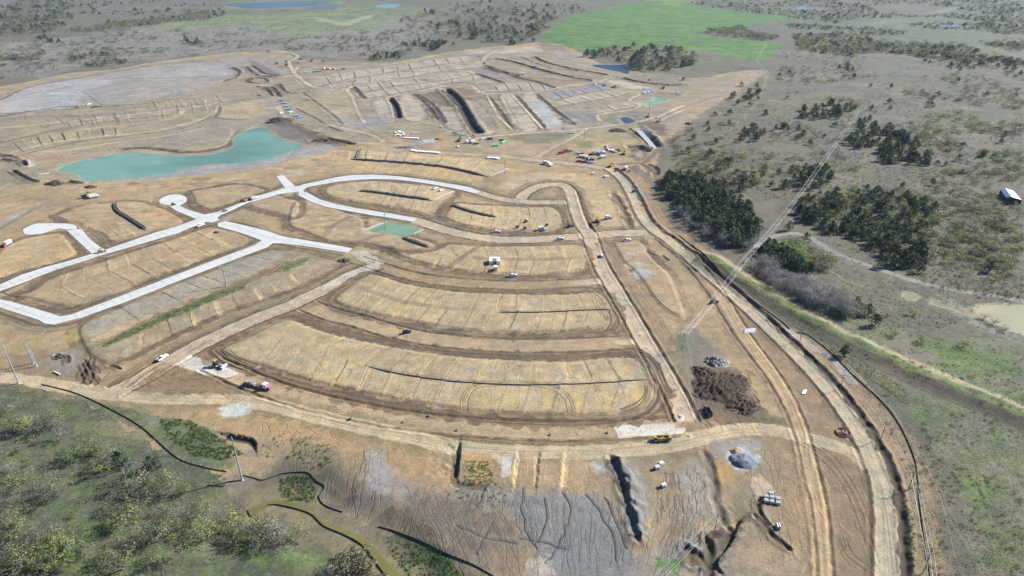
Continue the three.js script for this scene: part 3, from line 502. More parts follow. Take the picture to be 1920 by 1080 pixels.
// ---- the concrete streets stand as slabs; here only the worked ground beside them
reseed(33);
const C_MAIN = L('01', '-60,565 0,540 120,497 300,432 510,366 640,322 880,247 1090,165 1160,140 1260,105 1400,45 1560,-5 1640,-40');
const C_SOUTH = L('01', '1240,185 1340,200 1480,250 1590,275 1750,300 1960,335');
const C_BACK = L('01', '-60,600 30,635 160,680 260,712 350,715 440,695 600,625 900,510 1200,390 1430,305 1520,275');
const C_LOOP = L('s', '0,250 60,185 250,145 450,105 700,80 900,72 1200,88 1500,125 1750,165 2000,215 2180,260');
const C_MID = L('s', '20,260 120,320 300,385 500,430 700,470 900,510 1100,540 1390,590');
const C_CUL = L('p', '1060,730 1180,800 1350,960 1450,1060'); const C_CUL2 = L('q', '390,440 520,520 680,590 780,640');
for (const [p, w] of [[C_MAIN, 10], [C_SOUTH, 10], [C_BACK, 11], [C_LOOP, 9], [C_MID, 9], [C_CUL, 9], [C_CUL2, 9]]) { band(p, w + 15, C.shoulder, { a: 0.9, rag: 0.1 }); tracks(p, w + 13, 26, { dark: [124, 104, 78], light: [196, 172, 134], a: 0.42 }); for (const s of [1, -1]) ditch(offset(p, s * (w / 2 + 1.7)), 1.6, 0.5, { col: C.dark, a: 0.75 }); }
band(L('p', '360,720 540,620 800,612 1000,620 1150,650 1190,690'), 7, C.shoulder, { a: 0.8 });
band(L('q', '150,430 140,350 250,285 400,265 560,300 620,380 500,450'), 8, C.shoulder, { a: 0.8 });
lane(L('p', '1240,640 1400,800 1620,960 1760,960'), 4, [176, 150, 116], { n: 8 });
lane(L('01', '0,590 200,500 640,355 900,280 1180,190 1300,130 1500,50 1640,10'), 5, [186, 160, 122], { n: 12 });
lane(L('01', '0,330 120,340 420,190'), 4, [178, 152, 118], { n: 6 });
lane(L('01', '640,30 420,100 300,150 150,270 0,330'), 6, [186, 156, 114], { n: 10 });
area(P('p', '0,640 100,540 400,420 700,280 800,300 560,420 300,600 100,690 0,760'), [186, 170, 142], { rag: 1.5, a: 0.8 });
area(P('p', '100,540 300,440 400,420 280,520 200,580 90,590'), [176, 172, 166], { rag: 2, a: 0.7 });
lineOp(L('p', '0,720 200,600 420,470 700,320 800,300'), 4.5, rgb([148, 132, 100], 0.75));

// ---- blocks of plots
reseed(34);
const PAD = {};
PAD.loop = P('s', '300,250 350,195 560,150 900,128 1200,150 1600,190 1870,255 1700,400 1590,545 1400,500 1000,420 600,360 370,312');
pad(PAD.loop);
lots(P('s', '560,155 900,132 1300,165 1700,220'), P('s', '650,235 900,262 1300,320 1600,352'), 9);
lots(P('s', '700,260 1150,310 1600,372'), P('s', '560,350 1000,415 1560,530'), 9);
PAD.fan = P('11', '575,140 600,105 640,68 760,78 900,82 1080,86 1190,92 1238,150 1225,205 1160,222 1000,226 860,215 720,195 620,165');
pad(PAD.fan);
lots(P('11', '640,72 900,84 1200,92'), P('11', '650,95 850,142 1225,150'), 8); lots(P('11', '600,110 860,150 1230,155'), P('11', '600,160 800,205 1200,218'), 9);
PAD.house = P('11', '540,320 600,300 760,305 900,308 1100,305 1320,300 1375,330 1372,420 1330,455 1150,468 1000,472 850,462 700,450 560,425 450,400 330,360 300,330');
pad(PAD.house, C.pad, { spots: 36 });
lots(P('11', '520,310 760,308 1050,310 1330,308'), P('11', '560,360 740,375 1000,380 1350,372'), 9); lots(P('11', '480,375 700,385 1000,388 1360,385'), P('11', '450,415 700,450 1000,468 1340,450'), 10);
band(L('11', '740,378 900,384 1100,384 1360,378'), 5, [176, 148, 112], { a: 0.7 }); lane(L('11', '780,305 700,360 610,430 580,450'), 4, [166, 140, 106], { n: 10 });
PAD.pond = P('11', '-260,60 -150,40 0,110 110,150 150,215 330,250 520,300 480,330 300,330 120,290 -60,280 -200,230 -300,180');
pad(PAD.pond, [188, 160, 122], { spots: 40 });
blots(P('s', '0,420 500,480 800,540 1000,600 800,700 500,690 300,800 0,740'), 50, 1.5, 6, [C.strip, C.brown, [206, 178, 140]], 0.5, 2);
lane(L('s', '640,560 500,620 380,700 300,800'), 5, [170, 142, 104], { n: 10 }); lane(L('s', '700,860 900,800 1060,770'), 3, [150, 128, 100], { n: 6 });
area(P('s', '950,920 1100,920 1230,950 1150,985 1000,975'), C.dark, { rag: 2, a: 0.7 });
PAD.mid = P('0', '625,562 650,540 680,520 705,516 760,533 850,547 960,553 1060,554 1110,549 1130,556 1148,580 1155,603 1140,616 1080,622 1000,626 900,623 800,609 720,594 650,577');
pad(PAD.mid, C.pad, { spots: 40, edge: 4.2 });
lots(P('0', '690,520 760,536 850,548 960,554 1130,556'), P('0', '645,546 760,569 850,581 960,584 1148,579'), 12); lots(P('0', '650,549 760,572 850,583 960,586 1148,582'), P('0', '622,572 720,592 800,607 900,621 1145,612'), 12);
band(L('0', '672,538 740,563 820,578 900,584'), 4, [174, 150, 116], { a: 0.6 });
PAD.south = P('0', '412,661 470,630 520,606 548,602 600,621 680,641 800,663 920,675 1060,680 1180,671 1206,686 1222,715 1229,745 1215,763 1170,775 1130,780 1060,781 940,776 840,766 720,746 600,721 500,691');
pad(PAD.south, C.pad, { spots: 70, edge: 5 });
lots(P('0', '590,616 680,641 800,663 920,675 1060,680 1188,672'), P('0', '535,632 600,656 680,684 750,700 850,714 950,720 1222,710'), 14, { w: 1.6, sa: 0.5 });
lots(P('0', '500,622 600,659 680,687 750,703 850,717 950,723 1222,713'), P('0', '450,681 600,719 720,745 840,765 940,775 1208,762'), 15, { w: 2, sa: 0.55 });
for (const [x, y, l] of [[800, 90, 60], [960, 100, 50], [1145, 100, 90], [1320, 110, 110], [1500, 100, 100], [1660, 75, 110]]) area(P('12', `${x - 15},${y - l / 2} ${x + 12},${y - l / 2} ${x + 30},${y + l / 2} ${x - 5},${y + l / 2}`), [218, 186, 118], { rag: 1, a: 0.8 });
{ const q = L('12', '710,155 715,90 760,35 880,20 1060,22 1180,40 1250,95 1270,170'); for (const o of [0, 2.2, 3.4]) lineOp(offset(q, o), 0.6, rgb([140, 116, 84], 0.6), grey(60, 0.8)); }
PAD.west = P('01', '90,590 180,560 275,495 500,420 800,320 1000,258 1150,205 1230,200 1340,225 1400,262 1380,290 1200,362 900,470 600,590 430,640 340,645 200,615');
pad(PAD.west, [196, 166, 124], { spots: 50, edge: 4.4 });
lots(P('01', '275,500 640,372 1000,262 1200,205'), P('01', '220,585 640,445 1000,330 1290,240'), 9); lots(P('01', '220,590 640,450 1000,335 1290,245'), P('01', '330,640 640,570 1000,430 1380,285'), 9);
lane(L('01', '200,590 640,452 1000,335 1280,240'), 2.6, [190, 160, 118], { n: 6 });
PAD.low = P('01', '440,770 560,700 700,640 900,555 1150,460 1400,365 1520,330 1680,340 1790,365 1900,400 1880,430 1600,560 1300,660 1000,790 800,890 640,960 560,960 480,900');
pad(PAD.low, [180, 158, 126], { spots: 60, edge: 3 });
area(P('01', '470,770 700,650 1000,540 1400,380 1540,335 1700,345 1400,470 1000,620 700,740 520,800'), [176, 166, 146], { rag: 2, a: 0.8 });
lots(P('01', '560,710 900,560 1300,405 1540,335'), P('01', '640,780 950,640 1330,490 1700,360'), 9, { strip: C.padGrey, sa: 0.4 });
lots(P('01', '700,830 1000,690 1400,560 1840,400'), P('01', '680,930 1000,790 1400,630 1880,430'), 10);
area(P('01', '370,845 440,770 480,810 400,850'), [176, 156, 98], { rag: 1.5, a: 0.7 }); area(P('c', '560,470 640,225 540,225 360,330 140,480'), [174, 154, 102], { rag: 2, a: 0.6 }); area(P('c', '960,340 1075,120 1140,110 1290,250 1140,310'), [178, 158, 100], { rag: 1, a: 0.75 });
area(P('01', '540,880 700,780 900,700 1100,610 1300,530 1500,440 1600,400 1560,440 1300,570 1000,690 800,780 620,860'), [132, 112, 84], { rag: 2, a: 0.8 });
for (const t of ['540,890 700,800 900,710 1100,625 1250,560 1390,520 1370,550 1150,640 900,745 700,830 580,880', '1540,450 1640,400 1740,370 1750,380 1600,455', '440,890 490,880 520,895 480,910']) { area(P('01', t), [122, 122, 80], { rag: 2.5, a: 0.6 }); blots(P('01', t), 130, 0.5, 1.8, [[84, 116, 52], [110, 126, 70], [132, 120, 86]], 0.5); }
area(P('01', '500,850 640,770 780,730 700,790 560,840'), [214, 184, 140], { rag: 1.5, a: 0.8 });
area(P('01', '100,900 560,890 620,960 560,1040 300,1060 160,1020 60,950'), [150, 130, 104], { rag: 3, a: 0.9 });
area(P('01', '330,890 460,880 470,960 380,1000 240,1010'), [156, 150, 140], { rag: 3, a: 0.7 });
for (let i = 0; i < 26; i++) { const x = rr(450, 540), y = rr(930, 1040); ditch(L('01', `${x},${y} ${x + rr(-10, 20)},${y + rr(18, 40)} ${x + rr(-16, 30)},${y + rr(40, 70)}`), 1.2, 0.35, { col: C.dark, a: 0.5 }); }
ditch(L('c', '850,520 900,560 990,560 1010,640'), 1.8, 0.8, { col: C.darker }); ditch(L('c', '1640,690 1720,700 1800,735'), 1.2, 0.7, { col: C.darker });
PAD.nw1 = P('01', '330,130 430,90 560,70 650,60 760,60 850,75 960,120 1030,165 990,200 900,215 640,285 570,240 420,190 310,140'); pad(PAD.nw1, [200, 170, 126], { spots: 34 });
PAD.nw2 = P('01', '-60,430 0,330 120,270 270,240 350,240 410,310 430,350 330,395 100,450 0,490 -60,500'); pad(PAD.nw2, [212, 178, 128], { spots: 26 });
PAD.nw3 = P('q', '680,420 660,330 620,240 900,190 1300,130 1650,190 1700,240 1440,320 1100,450 950,500 860,500'); pad(PAD.nw3, [200, 166, 122], { spots: 26 });
PAD.nw4 = P('s', '-600,400 -500,330 -300,300 -120,340 0,380 0,520 -100,560 -300,500 -500,460'); pad(PAD.nw4, [190, 164, 128], { spots: 20 });
lots(P('01', '570,240 640,190 740,150'), P('01', '640,285 720,255 830,222'), 3); blots(P('01', '320,100 640,30 850,60 1000,130 1000,200 600,280'), 40, 1.5, 5, [C.orange, C.strip, C.brown], 0.4, 3);
for (const t of ['470,75 500,78 640,55', '250,90 380,80', '860,70 960,130 1010,170']) lineOp(L('01', t), 0.8, rgb([222, 128, 84], 0.7));
// north-east strip and the ground between the gravel street and the haul road
reseed(35);
PAD.east = P('u', '560,640 600,600 800,585 960,595 1020,640 1100,780 1200,900 1400,1080 1500,1300 1640,1700 1500,1720 1200,1500 1000,1200 840,1000 700,880');
pad(PAD.east, [192, 160, 120], { spots: 46 });
area(P('0', '1200,500 1290,520 1350,590 1290,640 1260,660 1220,580'), [190, 162, 124], { rag: 3, a: 0.5 });
lane(L('u', '330,600 480,720 620,900 780,1100 1000,1420 1240,1800 1420,2140'), 6.5, [166, 140, 106], { n: 16 });
area(P('u', '740,920 900,890 1040,950 900,990 760,980'), [222, 196, 168], { rag: 1.5, a: 0.8 }); area(P('u', '830,1060 1000,1000 1180,1050 1080,1150 920,1140'), C.lime, { rag: 2, a: 0.75 });
for (const t of ['1050,730 1110,760 1210,800', '1290,790 1380,870', '1380,690 1500,790', '1540,830 1800,1030']) ditch(L('u', t), 1.6, 0.6, { a: 0.7 });
area(P('0', '1330,520 1400,580 1470,650 1560,740 1620,840 1560,830 1500,800 1420,700 1360,620'), [158, 132, 104], { rag: 3, a: 0.8 });
area(P('0', '1265,640 1300,612 1340,640 1360,680 1340,740 1310,720 1280,690'), [140, 128, 112], { rag: 3, a: 0.8 });
area(P('g', '270,590 330,570 400,640 420,800 340,820 270,760'), [122, 132, 92], { rag: 1.5, a: 0.7 });
area(P('0', '1320,690 1380,690 1420,760 1480,800 1400,800 1340,790 1300,760'), [124, 104, 80], { rag: 3, a: 0.85 });
area(P('22', '130,300 420,300 440,420 400,480 300,480 240,400'), [172, 168, 162], { rag: 2, a: 0.7 }); area(P('22', '250,380 330,350 430,400 420,470 370,490 280,470'), [204, 208, 214], { rag: 1.5, a: 0.85 });
area(P('22', '400,520 450,510 500,600 470,630 380,610'), [222, 194, 160], { rag: 1.5, a: 0.85 });
area(P('22', '480,290 640,300 720,560 790,1080 700,1080 560,800 540,500'), [178, 148, 110], { rag: 3, a: 0.55 }); area(P('22', '680,330 960,400 1060,560 1090,900 1080,1080 840,1080 800,700'), [158, 132, 102], { rag: 3, a: 0.75 });
area(P('22', '160,430 240,440 300,520 210,600 180,520'), [198, 156, 100], { rag: 2, a: 0.8 }); area(P('22', '0,420 140,420 170,700 0,800'), [172, 162, 150], { rag: 3, a: 0.6 });
area(P('e', '480,960 560,700 650,660 760,800 1000,960 1060,1080 560,1080'), [174, 150, 118], { rag: 2, a: 0.9 });
ditch(L('0', '1256,446 1306,486 1356,546 1406,626 1455,693 1488,747 1511,799 1525,850 1541,910 1553,980 1560,1090'), 1.3, 0.5, { a: 0.8 }); ditch(L('0', '1226,446 1276,490 1326,550 1376,628 1427,696 1462,752 1484,802 1496,852 1510,912 1523,982 1531,1090'), 1.3, 0.5, { a: 0.8 });
lane(L('0', '1240,440 1290,480 1340,540 1390,620 1440,690 1475,745 1497,800 1510,850 1525,910 1538,980 1545,1090'), 6, [208, 176, 132], { n: 16, side: [168, 140, 108], deep: 0.25 });
for (const t of ['660,330 800,430 920,580 1000,760 1080,1000', '720,330 840,420 960,600 1040,800', '900,870 940,960 1060,1060']) { const p = L('22', t); for (const o of [-1.2, 1.2]) lineOp(offset(p, o), 0.8, rgb([132, 108, 80], 0.55), grey(60, 0.8)); }
for (let i = 0; i < 60; i++) { const [x, y] = [rr(1480, 1660), rr(640, 1080)], q = L('0', `${x},${y} ${x + rr(-14, 14)},${y + rr(8, 22)} ${x + rr(-10, 26)},${y + rr(20, 44)}`); if (x - 1480 < (y - 600) * 0.42) lineOp(q, rr(0.3, 0.8), rgb(pick([[126, 102, 76], [196, 166, 126]]), 0.4), grey(pick([60, 190]), 0.7)); }
for (let i = 0; i < 44; i++) { const x = rr(1300, 1420), y = rr(690, 800); lineOp(L('0', `${x},${y} ${x + rr(4, 18)},${y + rr(4, 16)}`), rr(0.5, 1.2), rgb(C.burnt, 0.5), grey(pick([40, 200]), 0.8)); }
// haul road along the east side, with its fence line and verge
band(offset(EAST, 13), 12, [172, 142, 108], { a: 0.8, rag: 0.2 });
band(offset(EAST, 22), 8, [122, 112, 96], { a: 0.7, rag: 0.3 }); tracks(offset(EAST, 14), 14, 24, { a: 0.5, w: 0.3 });
area(P('u', '960,395 1080,360 1180,330 1290,370 1380,440 1480,540 1400,560 1300,520 1180,485 1000,480 940,460'), [206, 186, 148], { rag: 1.2, a: 1.2 });
lane(EAST, 7.2, [212, 194, 160], { n: 14, side: [162, 138, 108], rag: 0.05, deep: 0.15 });
ditch(offset(EAST, 5.6), 2.2, 0.9, { col: [80, 66, 50], a: 0.95 }); ditch(offset(EAST, -5.2), 1.4, 0.4, { col: [110, 90, 68], a: 0.7 });
band(L('21', '590,770 660,830 760,890 860,950 960,1080'), 4.5, [192, 182, 168], { a: 0.8, rag: 0.3 });
lane(SOUTH, 7, C.haul, { n: 12, deep: 0.2 });
// raised farm bank with a grassy top
const LEVEE = L('0', '1310,480 1340,490 1380,518 1430,548 1500,592 1570,628 1660,672 1760,716 1860,756 1960,800');
bank(LEVEE, 15, 2.6);
band(offset(LEVEE, 5), 6, [184, 164, 130], { a: 0.9, rag: 0.2 }); band(offset(LEVEE, -1), 6.5, [130, 142, 82], { a: 0.9, rag: 0.2 }); band(offset(LEVEE, -8.6), 10, [110, 100, 82], { a: 1, rag: 0.16 }); band(offset(LEVEE, -15), 4, [134, 128, 106], { a: 0.7, rag: 0.4 }); tracks(offset(LEVEE, -8.6), 9, 20, { dark: [84, 78, 62], light: [130, 126, 98], a: 0.5 });
// gravel lane through the trees
const FARMLANE = L('21', '400,310 470,280 530,245 600,234 660,236 730,262 800,312 900,360 1000,398 1150,450 1300,500 1500,545 1700,577 1960,620');
band(FARMLANE, 8, [132, 130, 110], { a: 0.6, rag: 0.3 }); lane(FARMLANE, 4.6, [170, 166, 160], { n: 7, k: K.lane });
lineOp(L('21', '840,450 900,490 960,515 1050,540'), 2, rgb([168, 152, 128], 0.6));
for (const t of ['470,240 440,300 420,340 470,430 400,600 380,610', '180,760 260,740 360,640']) lineOp(L('20', t), 4, rgb([146, 146, 106], 0.6));
{ const p = L('22', '1180,190 1300,330 1420,560 1480,700 1600,880 1700,1060'); for (const o of [-1.1, 1.1]) lineOp(offset(p, o), 0.8, rgb([146, 138, 110], 0.6)); }
// works on the slope at the foot of the site
reseed(36);
ditch(L('12', '1518,415 1545,490 1585,600 1610,720 1655,870'), 2.3, 1.5, { col: [70, 66, 62], a: 0.8, lip: 0.2 });
{ const p = L('12', '1560,440 1610,520 1640,640 1660,740 1670,850'); stampLine(p, 9, (s, t, x, y) => 1.7 * Math.exp(-((s / 3.6) ** 2)) * (0.5 + 0.9 * Math.abs(vnoise(x * 0.35, y * 0.35)))); band(p, 9, [150, 146, 140], { a: 0.7, rag: 0.3 }); }
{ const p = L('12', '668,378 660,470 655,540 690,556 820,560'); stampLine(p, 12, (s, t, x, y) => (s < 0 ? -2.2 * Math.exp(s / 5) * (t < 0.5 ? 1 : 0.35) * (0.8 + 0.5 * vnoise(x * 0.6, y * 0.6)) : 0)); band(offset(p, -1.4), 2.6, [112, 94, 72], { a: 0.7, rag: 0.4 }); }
area(P('12', '680,390 850,400 870,520 830,560 690,550'), [204, 164, 112], { rag: 1.5, a: 0.85 });
blots(P('12', '690,420 840,440 850,550 690,550'), 44, 0.4, 1, [[88, 116, 44], [104, 120, 52]], 0.9);
area(P('12', '890,410 1000,405 1005,510 950,520 900,480'), [224, 220, 214], { rag: 1.5, a: 0.9 }); area(P('12', '1410,430 1470,440 1495,500 1450,500 1420,460'), [204, 206, 208], { rag: 1.5, a: 0.85 });
area(P('02', '1210,135 1300,110 1425,115 1400,160 1340,190 1280,190'), [220, 218, 214], { rag: 1.5, a: 0.9 });
area(P('12', '1010,420 1380,420 1400,560 1200,600 1000,560'), [186, 158, 122], { rag: 3, a: 0.7 }); lots(P('12', '860,400 1400,405'), P('12', '840,560 1380,580'), 4, { step: 0.6 });
area(P('12', '160,360 250,400 260,560 200,640 150,560'), [176, 174, 172], { rag: 3, a: 0.6 });
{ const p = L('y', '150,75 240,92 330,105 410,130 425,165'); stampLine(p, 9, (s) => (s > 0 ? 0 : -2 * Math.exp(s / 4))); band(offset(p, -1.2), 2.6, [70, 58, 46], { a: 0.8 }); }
{ const p = L('e', '330,250 360,340 390,470 400,560 430,640 480,720'); ditch(p, 2.6, 1.2, { col: [112, 100, 82], a: 0.5, lip: 0.15 }); }
ditch(L('e', '500,760 460,790 400,800 350,820'), 2.2, 1.1, { col: [96, 84, 68] }); ditch(L('e', '350,830 365,900 355,980 350,1080'), 2.4, 1.2, { col: [92, 84, 70], a: 0.7 });
{ const p = L('e', '640,660 580,690 545,760 500,860 440,930 410,1000 470,1080'); stampLine(p, 14, (s, t) => (s > 0 ? 0 : -2 * Math.exp(s / 5) * Math.min(1, 5 * t, 8 * (1 - t)))); band(offset(p, -2.2).slice(8), 3.6, [98, 86, 66], { a: 0.55, rag: 0.6 }); blots(P('e', '640,680 590,720 560,780 510,880 450,940 420,1010 400,990 440,900 500,800 560,700'), 40, 0.6, 2, [[84, 74, 58], [120, 104, 80]], 0.55); }
for (const t of ['680,680 760,780 830,850 900,900', '700,560 690,640 760,740']) ditch(L('e', t), 1.8, 0.8, { a: 0.7 });
for (let i = 0; i < 5; i++) { const x = 190 + i * 26; ditch(L('e', `${x},${880 + i * 14} ${x + 20},${930 + i * 10} ${x + 40},${1000}`), 2.2, 0.7, { col: [120, 102, 78] }); }
for (let i = 0; i < 60; i++) { const x = rr(0, 330), y = rr(340, 760); lineOp(L('e', `${x},${y} ${x + rr(-14, 14)},${y + rr(20, 50)} ${x + rr(-20, 24)},${y + rr(50, 100)}`), rr(0.3, 0.7), rgb([112, 104, 96], rr(0.25, 0.5)), grey(50, 0.8)); }
// soil turned over beside the lower haul road
for (let i = 0; i < 90; i++) { const t = rnd(), q = along(SOUTH, 0.1 + 0.5 * t), o = rr(-13, -6); lineOp(dense([[q[0] + rr(-4, 4), q[1] + o], [q[0] + rr(-4, 6), q[1] + o - rr(2, 6)]], 1, false), rr(0.2, 0.45), rgb(C.dark, 0.3), grey(pick([40, 190]), 0.6)); }
area(P('b', '90,780 300,560 500,510 640,600 1100,690 1240,860 900,830 500,850 200,800'), [158, 128, 92], { rag: 2, a: 0.85 });
{ const p = P('b', '500,520 300,640 130,780'); for (let i = 0; i < 26; i++) lineOp(wobble(offset(smooth(p), -i * 0.9), 1, 0.2, i), 0.7, rgb(pick([C.dark, [176, 146, 108]]), 0.4), grey(pick([60, 190]), 0.7)); }
for (let i = 0; i < 50; i++) { const x = rr(100, 1200), y = rr(600, 850); lineOp(L('b', `${x},${y} ${x + rr(20, 120)},${y + rr(-10, 26)}`), rr(0.3, 0.8), rgb(C.dark, 0.42), grey(60, 0.7)); }
// big turning marks at block corners
for (const [s, t, n] of [['11', '1380,555 1450,600 1480,650 1530,720', 12], ['11', '1640,900 1720,960 1760,1040 1800,1130', 22], ['12', '1760,20 1760,80 1700,150 1600,185', 18], ['11', '1530,670 1545,740 1520,780', 10], ['01', '1650,360 1560,420 1500,470', 6], ['b', '1000,330 1040,370 1150,450 1400,540', 16], ['b', '700,400 820,330 1000,250', 10]]) { const p = L(s, t); for (let i = 0; i < n; i++) lineOp(wobble(offset(p, rr(-5, 5)), 0.8, 0.2, i * 2.1), rr(0.5, 1), rgb(pick([C.dark, C.darker, [178, 150, 112]]), 0.5), grey(pick([40, 60, 200]), 0.8)); }
// far works: long scrapes and dark seams
for (const [x, d] of scatter(P('0', '40,170 300,125 540,110 850,100 1050,88 1280,155 1380,150 1230,262 1000,250 700,262 500,240 300,330 60,330'), 1500)) { if (POOLS_AREA(x, d)) continue; const a = (rnd() < 0.5 ? 0.12 : 2.2 - x * 0.0004) + rr(-0.3, 0.3), l = rr(8, 36), up = rnd() < 0.5; lineOp([[x, d], [x + Math.cos(a) * l * 0.5 + rr(-1, 1), d + Math.sin(a) * l * 0.5 + rr(-1, 1)], [x + Math.cos(a) * l, d + Math.sin(a) * l]], rr(0.5, 1.5), rgb(up ? [214, 198, 172] : [120, 102, 80], rr(0.25, 0.55)), grey(up ? 190 : 60, 0.5)); }
blots(P('0', '440,160 560,130 850,105 1050,90 1280,155 1230,262 1000,250 700,262 560,240'), 260, 2, 9, [[196, 190, 180], [140, 122, 98], [122, 104, 82], [206, 188, 158]], 0.45, 2.6);
// clods, scratches and crisp wheel marks all over the worked ground
reseed(37);
const WORKED = P('0', '0,330 560,285 800,285 1140,322 1200,400 1260,460 1420,590 1560,730 1640,880 1660,1060 1350,1080 1280,850 860,860 440,770 0,700');
for (const [x, d] of scatter(WORKED, 3000)) {
  if (vnoise(x / 22 + 3, d / 22) < -0.12) continue;
  const a = (rnd() < 0.6 ? Math.PI / 2 - x * 0.0016 : -0.12 + x * 0.001) + rr(-0.35, 0.35), l = rr(1.5, 9), c = rr(-0.05, 0.05), q = []; let X = x, D = d, t = a;
  for (let i = 0; i < 6; i++) { q.push([X, D]); X += Math.cos(t) * l / 5; D += Math.sin(t) * l / 5; t += c * l * 0.2; }
  const w = rr(0.16, 0.4) * Math.max(1, d / 380), up = rnd() < 0.45;
  lineOp(q, w, rgb(up ? [222, 202, 164] : [124, 102, 74], rr(0.15, up ? 0.3 : 0.45)), grey(up ? 200 : 50, 0.35));
  if (rnd() < 0.4) lineOp(offset(q, 1.7), w, rgb(up ? [226, 202, 162] : [128, 102, 74], 0.35), grey(up ? 200 : 50, 0.6));
}
for (const [x, d] of scatter(WORKED, 5200)) { const r = rr(0.12, 0.42) * Math.max(1, d / 350), q = []; for (let i = 0; i < 6; i++) q.push([x + Math.cos(i * 1.05) * r * rr(0.6, 1.4), d + Math.sin(i * 1.05) * r * rr(0.6, 1.4)]); fillOp(q, rgb(rnd() < 0.7 ? [104, 84, 62] : [226, 210, 184], rr(0.3, 0.75)), grey(rnd() < 0.6 ? 210 : 60, 0.8)); }
// gentle lie of the open land
for (const r of RASTERS) for (let j = 0; j < r.h; j++) for (let i = 0; i < r.w; i++) { const x = r.x0 + i * r.c, d = r.d0 + j * r.c; r.z[j * r.w + i] += 0.5 * fbm(x / 90, d / 90, 2) * 0.6 + 0.12 * fbm(x / 7, d / 7, 3); }
// ---- retaining walls: the ground behind each stands higher
const WALLS = [
  ['j', '-690,540 -500,560 -300,572 0,592 300,617 700,660 1000,716 1250,776 1418,808', 1.5, 'long curved retaining wall below the strip of plots south of the yard'],
  ['s', '720,252 900,267 1150,303 1400,338 1612,368', 1.4, 'retaining wall through the block inside the loop street'],
  ['11', '620,76 700,106 800,132 880,146', 1.2, 'retaining wall in the fan shaped block right of the loop'],
  ['s', '1240,810 1400,872 1570,928', 1.2, 'short ragged retaining wall below the green pool'],
  ['01', '652,60 662,110 745,165 832,222', 1.3, 'angled retaining wall in the plots between the two turning circles'],
  ['0', '684,686 750,702 850,716 950,722 1050,722 1150,717 1224,711', 0.45, 'low wall along the middle of the large southern block'],
  ['0', '930,586 1000,587 1080,584 1148,581', 0.5, 'low wall along the right half of the middle block'],
  ['10', '88,850 105,840 88,895', 1.2, 'short wall end at the left of the long curved wall'],
].map(([s, t, h, label]) => ({ p: smooth(P(s, t), false, 1.5), h, label }));
for (const w of WALLS) stampLine(w.p, 26, (s, t) => (s > 0 ? w.h * (1 - s / 26) * Math.min(1, 12 * t, 12 * (1 - t)) : 0));
// ---- slabs, water and the level ground they need
const SLABS = [
  ['01', '-60,548 0,522 120,468 250,425 400,385 510,352 575,332 640,310 870,230 1000,193 1106,154 1155,127 1215,116 1249,105 1365,56 1425,30 1560,-9 1625,-28 1690,-34 1690,-2 1640,3 1560,15 1455,45 1395,60 1290,109 1264,120 1237,131 1222,146 1230,157 1192,172 1151,169 1140,180 1065,202 1001,232 880,266 760,302 640,336 530,366 480,386 300,441 100,521 0,556 -60,580'],
  ['s', '0,190 60,165 250,125 450,80 650,55 900,50 1200,70 1500,110 1750,150 1917,178 2060,205 2185,256 2121,275 1900,222 1700,183 1400,134 1150,108 900,102 700,111 450,136 250,171 150,190 80,206 50,235 62,262 95,285 0,300'],
  ['s', '0,270 62,258 95,262 140,285 250,345 450,405 700,455 900,487 1100,517 1250,545 1418,572 1362,612 1100,567 850,532 600,487 350,441 150,377 60,330 0,300'],
  ['0', '518,331 532,329 553,350 537,356'],
  ['01', '1225,178 1270,165 1380,190 1490,217 1590,250 1750,278 1920,306 1980,318 1950,342 1700,303 1590,291 1530,290 1475,276 1450,265 1340,227 1225,195'],
  ['01', '1475,272 1440,297 1200,387 900,502 600,617 400,692 340,702 280,682 60,617 0,606 -80,598 -80,630 0,652 220,722 250,742 300,747 440,712 700,622 1000,502 1300,387 1500,312 1535,288'],
  ['p', '345,750 360,715 420,685 540,640 700,633 850,636 1000,638 1110,655 1145,690 1125,715 1000,728 900,710 800,728 700,760 600,790 480,805 380,797'],
  ['p', '1005,745 1130,718 1230,725 1335,860 1430,935 1530,1012 1610,1025 1480,1080 1365,1080'],
  ['q', '150,385 165,350 220,318 300,292 400,280 480,290 540,315 562,350 545,385 500,415 455,435 400,450 310,465 280,440 200,430 160,410'],
  ['q', '310,460 450,428 470,462 600,520 840,582 900,600 710,655 640,622 400,525'],
].map(([s, t], i) => (i === 6 || i === 8 ? smooth(P(s, t), true, 2) : P(s, t)));
